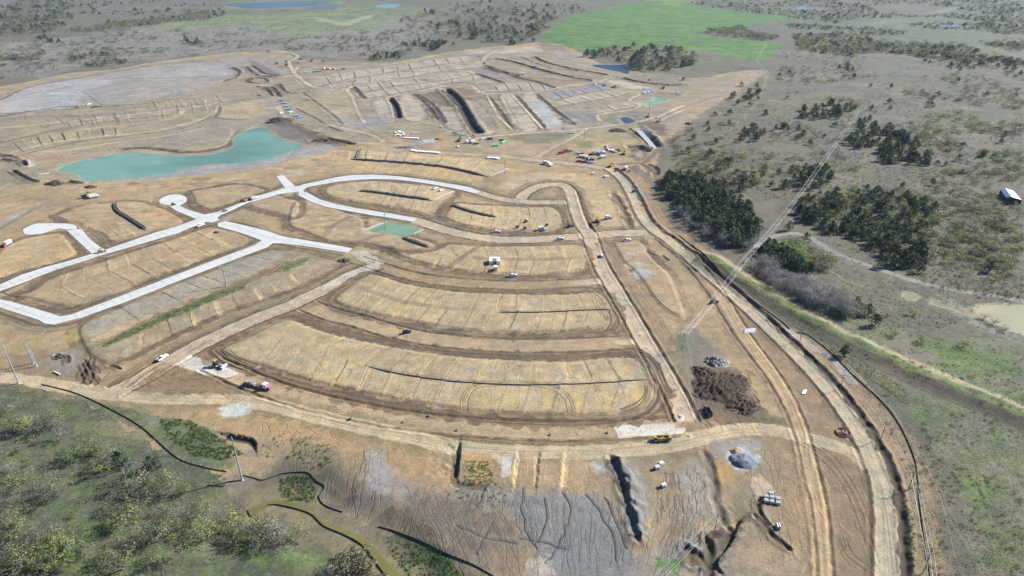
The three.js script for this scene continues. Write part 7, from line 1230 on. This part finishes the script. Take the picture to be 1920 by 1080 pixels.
lineFence('21', '640,792 700,806 780,862 860,932 960,1034 1010,1080 1100,1162 1180,1252 1250,1372 1310,1524 1330,1724 1360,1964 1392,2170', 'black silt fence curving down beside the meadow at the right');
lineFence('21', '52,296 100,350 150,398 240,492', 'orange safety net beside the wood near the silt fence', { mat: M.net, name: 'safety_fence', h: 0.8 });
lineFence('k', '1285,5 1350,65 1450,155 1548,245', 'orange safety net beside the concrete channel', { mat: M.net, name: 'safety_fence', h: 1.2, gap: 4 });
WALLS.forEach((w) => { const o = group(); part('wall_face', [ribbon(offset(w.p, -0.9), 0.14, 0.3, -w.h - 0.8, 1.2, offset(w.p, 1.3))], M.block, o); o.name = numbered('retaining_wall'); o.userData = { label: w.label, category: 'wall' }; scene.add(o); });
for (const [s, t, label] of [['j', '1430,800 1560,750 1700,690', 'pale return wall at the right end of the long curved wall'], ['s', '1618,362 1740,305 1862,252', 'pale return wall at the right end of the wall inside the loop'], ['s', '836,690 915,660 1000,628', 'pale low wall above the green pool'], ['s', '755,722 800,708 832,695', 'short pale wall left of the green pool'], ['s', '1380,755 1440,732 1495,708', 'pale kerb wall right of the green pool']]) { const p = smooth(P(s, t), false, 2), o = group(); part('wall_face', [ribbon(p, 0.7, 0.4, -0.4)], M.conc, o); o.name = numbered('return_wall'); o.userData = { label, category: 'wall' }; scene.add(o); }
// concrete channel
{ const p = P('k', '1350,12 1440,8 1690,300 1640,325'), y = Math.min(...p.map(([x, d]) => hgt(x, d))), o = group(), g = new THREE.ExtrudeGeometry(shapeOf(p), { depth: 0.5, bevelEnabled: false }); g.rotateX(-Math.PI / 2); g.translate(0, y + 0.3, 0); part('slab', [g], std(0.36, 0.38, 0.4, 0.8, 0, 'concrete'), o); part('headwall', [ribbon(P('k', '1560,265 1640,328'), 1.2, 0.5)], M.pipe, o); o.name = numbered('drainage_channel'); o.userData = { label: 'grey concrete drainage channel beside the orange safety net', category: 'channel' }; scene.add(o); }
// ---- poles and wires
const lift = (d, py) => { const v = (py - 540) / FOCAL; return EYE - d * (SP + v * CP) / (CP - v * SP); };
function steelPole(s, bxp, byp, tyPx, label, cat = 'power pole', grp) {
  const [X, D] = P1(s, bxp, byp), h = clamp(lift(D, SHEET[s][1] + tyPx / SHEET[s][2]) - hgt(X, D), 8, 34), o = group();
  part('shaft', [cy(0.34, h, 'y', 0, h / 2, 0, 14, 0.18)], M.galv, o); part('footing', [cy(0.6, 0.3, 'y', 0, 0.1, 0, 14)], M.conc, o);
  for (const [y, z] of [[h - 0.6, 1.6], [h - 2.2, -1.6], [h - 3.8, 1.6]]) { const a = part('davit_arm', [bx(0.12, 0.12, 1.7, 0, y, z / 2)], M.galv, o); part('insulator', [cy(0.09, 0.9, 'y', 0, y - 0.5, z, 8)], M.grey, a); }
  return stand(o, X, D, 0.6, 'steel_pole', label, cat, grp);
}
steelPole('c', 280, 948, 365, 'tall grey steel pole at the lower left haul road');
steelPole('c', 502, 650, 345, 'left one of two paired steel poles near the lower left plots'); steelPole('c', 548, 692, 420, 'right one of two paired steel poles near the lower left plots');
steelPole('02', 1360, 530, 297, 'tall steel pole above the creek bend'); steelPole('01', 1276, 536, 405, 'steel pole in the grassy drainage strip'); steelPole('s', 1040, 684, 445, 'steel pole standing on the spit in the green pool');
steelPole('j', 1658, 776, 545, 'steel pole by the pale return wall'); steelPole('k', 603, 182, 12, 'steel pole on the sandy patch of the yard'); steelPole('n', 1092, 748, 556, 'steel pole between pale green pond and haul road');
steelPole('00', 68, 272, 195, 'faint steel pole at the far left edge'); steelPole('00', 572, 212, 150, 'faint steel pole in the far left grassland'); steelPole('00', 917, 140, 90, 'faint steel pole in the far middle grassland'); steelPole('00', 1220, 82, 46, 'faint steel pole left of the blue reservoir');
const WOODG = {};
function woodPole(X, D, h, turn, label, grp) {
  const o = group(); part('shaft', [cy(0.16, h, 'y', 0, h / 2, 0, 8, 0.11)], M.wood, o); part('crossarm', [bx(0.14, 0.16, 3.4, 0, h - 0.5, 0)], M.wood, o); part('crossarm', [bx(0.14, 0.16, 3, 0, h - 1.5, 0)], M.wood, o);
  for (const z of [-1.6, -0.8, 0.8, 1.6]) part('insulator', [cy(0.06, 0.25, 'y', 0, h - 0.3, z, 6)], M.grey, o);
  return stand(o, X, D, turn, 'wood_pole', label, 'power pole', grp);
}
function wires(anchors, offs, label, r = 0.045) {                // anchors [x, d, y]; one line, each conductor a part of it
  const turn = anchors.map((a, i) => { const p = anchors[Math.max(0, i - 1)], q = anchors[Math.min(anchors.length - 1, i + 1)]; return Math.atan2(q[1] - p[1], q[0] - p[0]); }), line = group();
  for (const [o, dy] of offs) {
    const spans = [], at = (k) => { const a = anchors[k], t = turn[k]; return new THREE.Vector3(a[0] - Math.sin(t) * o, a[2] + dy, -(a[1] + Math.cos(t) * o)); };
    for (let i = 0; i < anchors.length - 1; i++) { const a = at(i), b = at(i + 1), n = 12, pts = []; for (let j = 0; j <= n; j++) { const t = j / n, p = a.clone().lerp(b, t); p.y -= 4 * t * (1 - t) * a.distanceTo(b) * 0.006; pts.push(p); } spans.push(new THREE.TubeGeometry(new THREE.CatmullRomCurve3(pts), 24, i > 5 ? r * 0.5 : r, 4)); }
    part('conductor', spans, M.wire, line);
  }
  line.name = numbered('power_line'); line.userData = { label, category: 'power line' }; scene.add(line);
  return turn;
}
{
  M.wire.color.setRGB(0.6, 0.58, 0.58); const H0 = 9.5, px = [[1622, 188], [1583, 246], [1530, 321], [1470, 402], [1395, 488], [1338, 561], [1283, 626], [1346, 966], [1180, 1135]], an = px.map(([x, y]) => [...land(x, y, H0), H0]);
  const t = wires(an, [[-1.6, 0], [-0.8, 0.05], [0.8, 0.05], [1.6, 0], [-1.3, -1], [1.3, -1]], 'pale power line that cuts across the wood and the site', 0.032);
  const where = ['at the far end of the line', 'in the upper scrub', 'beside the long cedar clump', 'between the cedar groves', 'above the gravel lane', 'beside the wood strip', 'on the grassy mound by the straight gravel road', 'over the gully at the foot of the site', ''];
  an.slice(0, 8).forEach(([x, d, y], i) => { if (i !== 5) woodPole(x, d, y + 0.4 - hgt(x, d), t[i], `wooden power pole ${where[i]}`); });
  const pb = [[1300, 470], [1412, 563], [1500, 640], [1575, 730], [1652, 823], [1703, 918], [1730, 1075], [1742, 1200]].map(([x, y]) => { const [X, D] = land(x, y); return [X, D, 8.6 + hgt(X, D)]; });
  const t2 = wires(pb.slice(1), [[-1.2, 0], [0, 0.1], [1.2, 0], [-0.9, -1]], 'thin pole line wires beside the east haul road', 0.04);
  const where2 = ['beside the farm bank', 'above the silt fence', 'near the pale track end', 'beside the haul road bend', 'opposite the lower haul road junction', 'at the lower right edge'];
  pb.slice(1, 7).forEach(([x, d, y], i) => woodPole(x, d, y + 0.3 - hgt(x, d), t2[i], `slim wooden pole ${where2[i]}`));
}
// ---- the barn
{
  const q = (x, y, h) => { const [X, D] = land(1780 + x / 13.67, 330 + y / 13.67, h); return new THREE.Vector3(X, h, -D); };
  const r0 = q(1440, 320, 6), r1 = q(1600, 540, 6), l0 = q(1310, 358, 4), l1 = q(1450, 552, 4), e0 = q(1640, 380, 3.6), e1 = q(1858, 622, 3.6), o = group();
  const sheet = (a, b, c, d, name, mat) => { const g = new THREE.BufferGeometry(), up = new THREE.Vector3(0, 0.12, 0), v = [a, b, c, d, ...[a, b, c, d].map((k) => k.clone().add(up))], f = [[0, 1, 2, 3], [7, 6, 5, 4], [0, 4, 5, 1], [1, 5, 6, 2], [2, 6, 7, 3], [3, 7, 4, 0]], pos = []; for (const [i, j, k, l] of f) for (const n of [i, j, k, i, k, l]) pos.push(v[n].x, v[n].y, v[n].z); g.setAttribute('position', new THREE.BufferAttribute(new Float32Array(pos), 3)); g.computeVertexNormals(); return part(name, [g], mat, o); };
  const tin = std(0.62, 0.66, 0.7, 0.4, 0.4, 'tin'); sheet(r0, l0, l1, r1, 'roof_slope', tin); sheet(r0, r1, e1, e0, 'roof_slope', tin);
  for (const [a, b] of [[l0, l1], [e0, e1]]) for (let i = 0; i <= 4; i++) { const p = a.clone().lerp(b, i / 4); part('post', [bx(0.25, p.y, 0.25, p.x, p.y / 2, p.z)], M.wood, o); }
  const wall = (a, b, h) => { const m = a.clone().add(b).multiplyScalar(0.5), l = Math.hypot(b.x - a.x, b.z - a.z), w = bx(l, h, 0.15, 0, 0, 0); w.rotateY(-Math.atan2(b.z - a.z, b.x - a.x)); w.translate(m.x, h / 2, m.z); part('wall', [w], std(0.16, 0.15, 0.14, 0.9), o); };
  wall(l0, r0, 3.8); wall(r0, e0, 3.4); wall(e0, e1, 3.3);
  o.name = numbered('barn'); o.userData = { label: 'open barn with a pale tin roof at the right edge', category: 'barn' }; scene.add(o);
}
// ---- the yard and depots in the far half: every vehicle, box and stack there
reseed(81);
const B = (mat) => () => bundle(mat, 5, 3, 6, 0.22);
const NEARTO = ['topmost', 'second', 'third', 'fourth', 'fifth', 'sixth', 'lowest'];
[[344, 236, 418, 234], [386, 278, 462, 274], [414, 330, 492, 326], [444, 370, 520, 366], [494, 416, 546, 402], [570, 470, 648, 464], [630, 494, 696, 486]].forEach(([a, b, c, d], i) => put('bp', B(M.pvc), 'm', a, b, c, d, 'pipe_stack', `${NEARTO[i]} stack of blue pipes in the row above the turquoise pond`, 'pipe stack'));
[['o', 285, 206, 340, 204, 'blue pipe stack at the left of the northern lane'], ['o', 800, 222, 836, 218, 'small blue pipe stack on the curved northern lane'], ['o', 955, 312, 998, 308, 'blue pipe stack between the curved cuttings'], ['o', 1126, 372, 1170, 368, 'lowest blue pipe stack between the curved cuttings'], ['n', 262, 316, 316, 306, 'blue pipe stack left of another by the grey plots'], ['n', 390, 322, 460, 332, 'blue pipe stack beside the orange soil heap'], ['n', 1000, 442, 1060, 428, 'left blue pipe stack above the pale green pond'], ['n', 1062, 430, 1108, 416, 'middle blue pipe stack above the pale green pond'], ['n', 1130, 412, 1180, 404, 'right blue pipe stack above the pale green pond'], ['n', 1508, 436, 1545, 430, 'tiny blue pipe stack beside the far trench'], ['l', 698, 442, 760, 438, 'left half of the long blue pipe row in the northern depot'], ['l', 764, 438, 826, 434, 'right half of the long blue pipe row in the northern depot']].forEach(([s, a, b, c, d, l]) => put('bp2', B(M.blue), s, a, b, c, d, 'pipe_stack', l, 'pipe stack'));
put('tp', B(M.teal), 'l', 578, 458, 618, 454, 'pipe_stack', 'teal pipe stack left of the long blue row', 'pipe stack');
put('gp1', B(M.green), 'j', 905, 190, 975, 182, 'pipe_stack', 'green pipe stack at the top of the yard', 'pipe stack'); put('gp2', B(M.blue), 'j', 1005, 196, 1070, 186, 'pipe_stack', 'dark blue pipe stack right of the green one in the yard', 'pipe stack'); put('gp3', B(M.sky), 'j', 870, 158, 960, 162, 'pipe_stack', 'pale blue pipe stack behind the green one in the yard', 'pipe stack');
put('gp1', B(M.green), 'j', 1480, 356, 1538, 350, 'pipe_stack', 'bright green pipe stack at the right of the yard', 'pipe stack'); put('gp1', B(M.green), 'j', 1590, 262, 1640, 272, 'pipe_stack', 'upper green stack of a pair right of the yard', 'pipe stack'); put('gp1', B(M.green), 'j', 1610, 306, 1652, 292, 'pipe_stack', 'lower green stack of a pair right of the yard', 'pipe stack'); put('tp', B(M.teal), 'k', 384, 88, 420, 84, 'pipe_stack', 'small teal stack beside the yard lane', 'pipe stack');
const rowOf = (s, x0, y0, x1, y1, n, label, grp, mat = M.white_pvc) => { const a = P1(s, x0, y0), b = P1(s, x1, y1), t = Math.atan2(b[1] - a[1], b[0] - a[0]) + Math.PI / 2; for (let i = 0; i < n; i++) { const k = n > 1 ? i / (n - 1) : 0, x = a[0] + (b[0] - a[0]) * k + rr(-0.2, 0.2), d = a[1] + (b[1] - a[1]) * k + rr(-0.4, 0.4); const o = kind('rp' + mat.uuid, () => { const q = group(); part('pipe', [G_RCP], mat, q).position.y = 0.63; return q; }); stand(o, x, d, t + rr(-0.08, 0.08), 'concrete_pipe', label, 'concrete pipe', grp); } };
rowOf('j', 145, 238, 208, 238, 5, 'white concrete pipe in the short left row of the yard', 'white pipes, short left row of the yard'); rowOf('j', 222, 240, 352, 242, 10, 'white concrete pipe in the long left row of the yard', 'white pipes, long left row of the yard');
rowOf('j', 250, 424, 290, 426, 3, 'white concrete pipe at the left end below the haul road', 'white pipes, left end below the haul road'); rowOf('j', 308, 434, 408, 442, 8, 'white concrete pipe in the second group below the haul road', 'white pipes, second group below the haul road'); rowOf('j', 424, 440, 484, 450, 5, 'white concrete pipe in the third group below the haul road', 'white pipes, third group below the haul road'); rowOf('j', 498, 448, 668, 462, 13, 'white concrete pipe in the right group below the haul road', 'white pipes, right group below the haul road');
rowOf('j', 1395, 534, 1470, 540, 6, 'white concrete pipe in the left half of the row near the steel pole', 'white pipes near the steel pole, left'); rowOf('j', 1482, 542, 1552, 550, 6, 'white concrete pipe in the right half of the row near the steel pole', 'white pipes near the steel pole, right'); rowOf('n', 1200, 812, 1310, 772, 9, 'white concrete pipe in the row beside the eastern haul road', 'white pipes beside the eastern haul road');
rowOf('j', 262, 166, 372, 150, 8, 'white concrete pipe in the curved pile of the yard', 'white pipes in the curved pile'); 
for (let i = 0; i < 22; i++) { const [X, D] = P1('j', rr(0, 140), rr(140, 205)); const o = group(); part('pipe', [G_RCP], M.white_pvc, o).position.y = 0.63; stand(o, X, D, rr(0, 3.1), 'concrete_pipe', 'white concrete fitting in the scattered heap at the left of the yard', 'concrete pipe', 'scattered white fittings of the yard'); }
for (let i = 0; i < 16; i++) { const t = i / 16, [X, D] = P1('k', 945 + t * 120 + rr(-40, 40), 285 + t * 110 + rr(-25, 25)); const o = group(); part('pipe', [G_RCP], M.pipe, o).position.y = 0.63; o.scale.setScalar(1.3); stand(o, X, D, rr(0, 3.1), 'concrete_pipe', 'white concrete piece in the tumbled pile beside the trucks', 'concrete pipe', 'tumbled white concrete pieces'); }
for (const [s, x, y, n, l] of [['j', 715, 72, 4, 'small white crate on the ground above the yard'], ['j', 1310, 250, 5, 'pale crate right of the lorries in the yard']]) for (let i = 0; i < n; i++) { const [X, D] = P1(s, x + rr(-25, 25), y + rr(-10, 10)), o = group(); part('box', [bx(1.4, 1, 1.1, 0, 0.6, 0)], M.white, o); part('pallet', [bx(1.5, 0.12, 1.2, 0, 0.06, 0)], M.wood, o); stand(o, X, D, rr(0, 3), 'crate', l, 'crate', l + 's'); }
[['k', 222, 392, 296, 380, 'rc', () => container(M.red), 'storage_container', 'red storage container beside the dark soil heap', 'container'], ['k', 470, 392, 530, 386, 'wp', white, 'pickup_truck', 'white pickup right of the dark soil heap in the yard', 'pickup truck'], ['k', 545, 460, 545, 415, 'bt1', () => trailer(M.sky), 'site_trailer', 'left one of three pale blue trailers in the yard', 'trailer'], ['k', 590, 466, 596, 418, 'bt1', () => trailer(M.sky), 'site_trailer', 'middle one of three pale blue trailers in the yard', 'trailer'], ['k', 634, 474, 640, 440, 'bt1', () => trailer(M.sky), 'site_trailer', 'right one of three pale blue trailers in the yard', 'trailer'],
  ['k', 655, 482, 690, 470, 'bs', () => suv(M.black), 'suv', 'left one of three dark cars beside the pale blue trailers', 'car'], ['k', 700, 484, 730, 472, 'bs', () => suv(M.black), 'suv', 'middle one of three dark cars beside the pale blue trailers', 'car'], ['k', 740, 486, 770, 474, 'bs', () => suv(M.black), 'suv', 'right one of three dark cars beside the pale blue trailers', 'car'], ['k', 495, 516, 560, 510, 'mp', () => pickup(M.maroon), 'pickup_truck', 'left maroon pickup parked along the yard edge', 'pickup truck'], ['k', 580, 526, 636, 520, 'mp', () => pickup(M.maroon), 'pickup_truck', 'right maroon pickup parked along the yard edge', 'pickup truck'], ['k', 680, 532, 730, 526, 'sp', () => pickup(M.sky), 'pickup_truck', 'pale blue pickup right of the maroon pickups', 'pickup truck'], ['k', 530, 404, 580, 398, 'mp', () => pickup(M.maroon), 'pickup_truck', 'dark maroon pickup just above the pale blue trailers', 'pickup truck'],
  ['k', 738, 412, 736, 380, 'dw', () => dumpTruck(M.white, M.silver), 'dump_truck', 'white lorry at the left of the parked row in the yard', 'dump truck'], ['k', 796, 412, 806, 372, 'tb', () => boxTruck(M.sky, M.silver, 4.6), 'box_truck', 'pale blue box truck in the parked row of the yard', 'truck'], ['k', 846, 416, 846, 380, 'dw', () => dumpTruck(M.white, M.silver), 'dump_truck', 'white lorry right of the pale blue truck in the parked row', 'dump truck'], ['k', 894, 416, 896, 376, 'tc', () => boxTruck(M.cream, M.cream, 4.6), 'box_truck', 'cream box truck at the right of the parked row in the yard', 'truck'], ['k', 842, 460, 906, 446, 'tw', () => boxTruck(M.sky, M.white, 5), 'box_truck', 'white and blue box truck standing alone below the parked row', 'truck'],
  ['k', 975, 600, 1048, 562, 'dy', () => dumpTruck(M.yellow, M.yellow), 'dump_truck', 'yellow dump truck on the junction below the yard', 'dump truck'], ['k', 1215, 655, 1240, 600, 'ww', () => boxTruck(M.white, M.white, 5), 'box_truck', 'tall white truck right of the yellow dump truck', 'truck'], ['k', 1270, 664, 1292, 652, 'gred', () => generator(M.red), 'generator', 'small red machine beside the tall white truck', 'generator'], ['k', 1085, 650, 1130, 636, 'ldk', () => loader(M.dark), 'wheel_loader', 'dark wheel loader left of the tall white truck', 'wheel loader'], ['k', 0, 535, 66, 552, 'wl', () => boxTruck(M.white, M.white, 6), 'box_truck', 'long white truck on the main haul road', 'truck'], ['k', 95, 578, 130, 570, 'wtr', () => trailer(M.white), 'site_trailer', 'small white trailer right of the long white truck', 'trailer'], ['k', 908, 744, 950, 734, 'ws', whiteSuv, 'suv', 'white car on the dark ground below the haul road', 'car'], ['k', 1345, 966, 1388, 958, 'np', () => pickup(M.navy), 'pickup_truck', 'dark blue pickup on the lane below the white stones', 'pickup truck'], ['k', 1190, 412, 1198, 380, 'ey', () => excavator(M.yellow, { reach: 0.8 }), 'excavator', 'yellow excavator beside the dug pit', 'excavator'], ['k', 720, 698, 748, 692, 'crw', () => generator(M.white), 'generator', 'small white machine on the ground above the loop street', 'generator'],
  ['j', 940, 300, 985, 265, 'ebk', () => excavator(M.dark), 'excavator', 'black excavator in the middle of the yard', 'excavator'], ['j', 1065, 312, 1115, 302, 'ww2', () => boxTruck(M.maroon, M.white, 4), 'box_truck', 'white lorry with maroon cab, left of the yard cluster', 'truck'], ['j', 1140, 316, 1200, 304, 'wsl', () => boxTruck(M.white, M.white, 4), 'box_truck', 'white lorry in the middle of the yard cluster', 'truck'], ['j', 1195, 328, 1258, 320, 'mr', () => pickup(M.red), 'pickup_truck', 'red pickup right of the white lorries in the yard', 'pickup truck'], ['j', 1128, 285, 1135, 250, 'crn', () => container(M.cream, 4), 'storage_container', 'cream upright box behind the lorries in the yard', 'container'], ['j', 1160, 232, 1196, 218, 'lyl', () => loader(M.yellow), 'wheel_loader', 'yellow loader behind the yard cluster', 'wheel loader'], ['j', 1290, 262, 1340, 248, 'spu', () => pickup(M.silver), 'pickup_truck', 'silver pickup between yard cluster and dark skip', 'pickup truck'], ['j', 940, 376, 962, 366, 'tnk', () => generator(M.white), 'generator', 'white tank trailer beside the main haul road', 'generator'],
  ['00', 518, 605, 566, 598, 'ey', () => excavator(M.yellow, { reach: 0.8 }), 'excavator', 'yellow excavator at the dark drain of the western field', 'excavator'], ['00', 430, 606, 452, 600, 'dzy', () => dozer(M.yellow), 'bulldozer', 'yellow bulldozer left of the excavator in the western field', 'bulldozer'], ['00', 484, 592, 516, 585, 'wp', white, 'pickup_truck', 'white pickup behind the machines of the western field', 'pickup truck'], ['m', 515, 575, 535, 530, 'eyy', () => excavator(M.yellow), 'excavator', 'orange yellow excavator on the black heaps by the pond', 'excavator'], ['m', 355, 428, 392, 418, 'wp', white, 'pickup_truck', 'white pickup left of the blue pipe row', 'pickup truck'],
  ['o', 322, 760, 374, 752, 'wp', white, 'pickup_truck', 'white pickup at the bend of the far lane', 'pickup truck'], ['o', 890, 498, 950, 486, 'dzo', () => dozer(M.cream), 'bulldozer', 'cream bulldozer in the muddy far cutting', 'bulldozer'], ['o', 945, 478, 985, 472, 'wdt', () => dumpTruck(M.white, M.white), 'dump_truck', 'white dump truck beside the cream bulldozer', 'dump truck'], ['o', 375, 330, 405, 300, 'eor', () => excavator(M.orange), 'excavator', 'orange excavator at the top of the muddy far cutting', 'excavator'], ['n', 1006, 378, 1060, 370, 'wp', white, 'pickup_truck', 'white pickup on the pale far plot', 'pickup truck'], ['n', 1075, 248, 1125, 242, 'bs', () => suv(M.black), 'suv', 'dark car on the far grey shoulder above the cutting', 'car'], ['n', 1068, 808, 1095, 780, 'ey', () => excavator(M.yellow, { reach: 0.8 }), 'excavator', 'yellow excavator on the eastern haul road below the pole', 'excavator'], ['n', 1215, 880, 1260, 862, 'ey', () => excavator(M.yellow, { reach: 0.8 }), 'excavator', 'yellow excavator on the brown bank above the channel', 'excavator'], ['n', 1285, 378, 1330, 358, 'ebk', () => excavator(M.dark), 'excavator', 'dark excavator at the head of the far trench', 'excavator'],
  ['l', 130, 330, 185, 318, 'ldb', () => loader(M.navy), 'wheel_loader', 'dark blue loader in the northern depot', 'wheel loader'], ['l', 270, 355, 325, 330, 'ebk', () => excavator(M.dark), 'excavator', 'black excavator in the northern depot', 'excavator'], ['l', 180, 364, 255, 358, 'npx', () => pickup(M.sky), 'pickup_truck', 'pale blue pickup in the northern depot', 'pickup truck'], ['l', 445, 304, 505, 298, 'rtr', () => trailer(M.rust), 'site_trailer', 'reddish trailer in the northern depot', 'trailer'], ['l', 640, 296, 700, 270, 'ebx', () => excavator(M.dark, { reach: 1.1 }), 'excavator', 'large dark drilling excavator at the northern depot edge', 'excavator'], ['l', 825, 292, 885, 280, 'dzd', () => dozer(M.dark), 'bulldozer', 'dark bulldozer on the red soil of the northern depot', 'bulldozer'], ['l', 470, 258, 540, 252, 'dzd', () => dozer(M.dark), 'bulldozer', 'dark bulldozer beside the northern access lane', 'bulldozer'], ['l', 265, 288, 330, 280, 'bs', () => suv(M.black), 'suv', 'dark car parked at the northern access lane', 'car'],
  ['l', 845, 410, 880, 396, 'ww3', () => boxTruck(M.white, M.white, 3), 'box_truck', 'first white truck from the left in the northern depot row', 'truck'], ['l', 885, 415, 920, 402, 'lyl', () => loader(M.yellow), 'wheel_loader', 'yellow loader in the northern depot row', 'wheel loader'], ['l', 930, 416, 968, 402, 'ww3', () => boxTruck(M.white, M.white, 3), 'box_truck', 'white truck right of the yellow loader in the northern depot row', 'truck'], ['l', 975, 412, 1005, 402, 'mp', () => pickup(M.maroon), 'pickup_truck', 'maroon pickup in the northern depot row', 'pickup truck'], ['l', 1012, 408, 1044, 398, 'wp', white, 'pickup_truck', 'white pickup in the northern depot row', 'pickup truck'], ['l', 1058, 408, 1092, 398, 'spu', () => pickup(M.silver), 'pickup_truck', 'silver pickup in the northern depot row', 'pickup truck'], ['l', 1135, 404, 1180, 396, 'bpu', () => pickup(M.black), 'pickup_truck', 'black pickup at the right end of the northern depot row', 'pickup truck'],
].forEach(([s, a, b, c, d, key, make, name, label, cat]) => put(key, make, s, a, b, c, d, name, label, cat));
{ const [X, D] = P1('j', 1425, 250), o = group(); part('shell', [bx(6, 1.6, 0.12, 0, 0.85, 1.1), bx(6, 1.6, 0.12, 0, 0.85, -1.1), bx(0.12, 1.6, 2.2, 3, 0.85, 0), bx(0.12, 1.6, 2.2, -3, 0.85, 0), bx(6, 0.12, 2.2, 0, 0.1, 0)], M.dark, o); part('rim', [bx(6.1, 0.1, 0.2, 0, 1.68, 1.1), bx(6.1, 0.1, 0.2, 0, 1.68, -1.1)], M.cream, o); stand(o, X, D, 0.15, 'skip', 'dark open skip at the right of the yard', 'skip'); }
renderer.render(scene, camera);
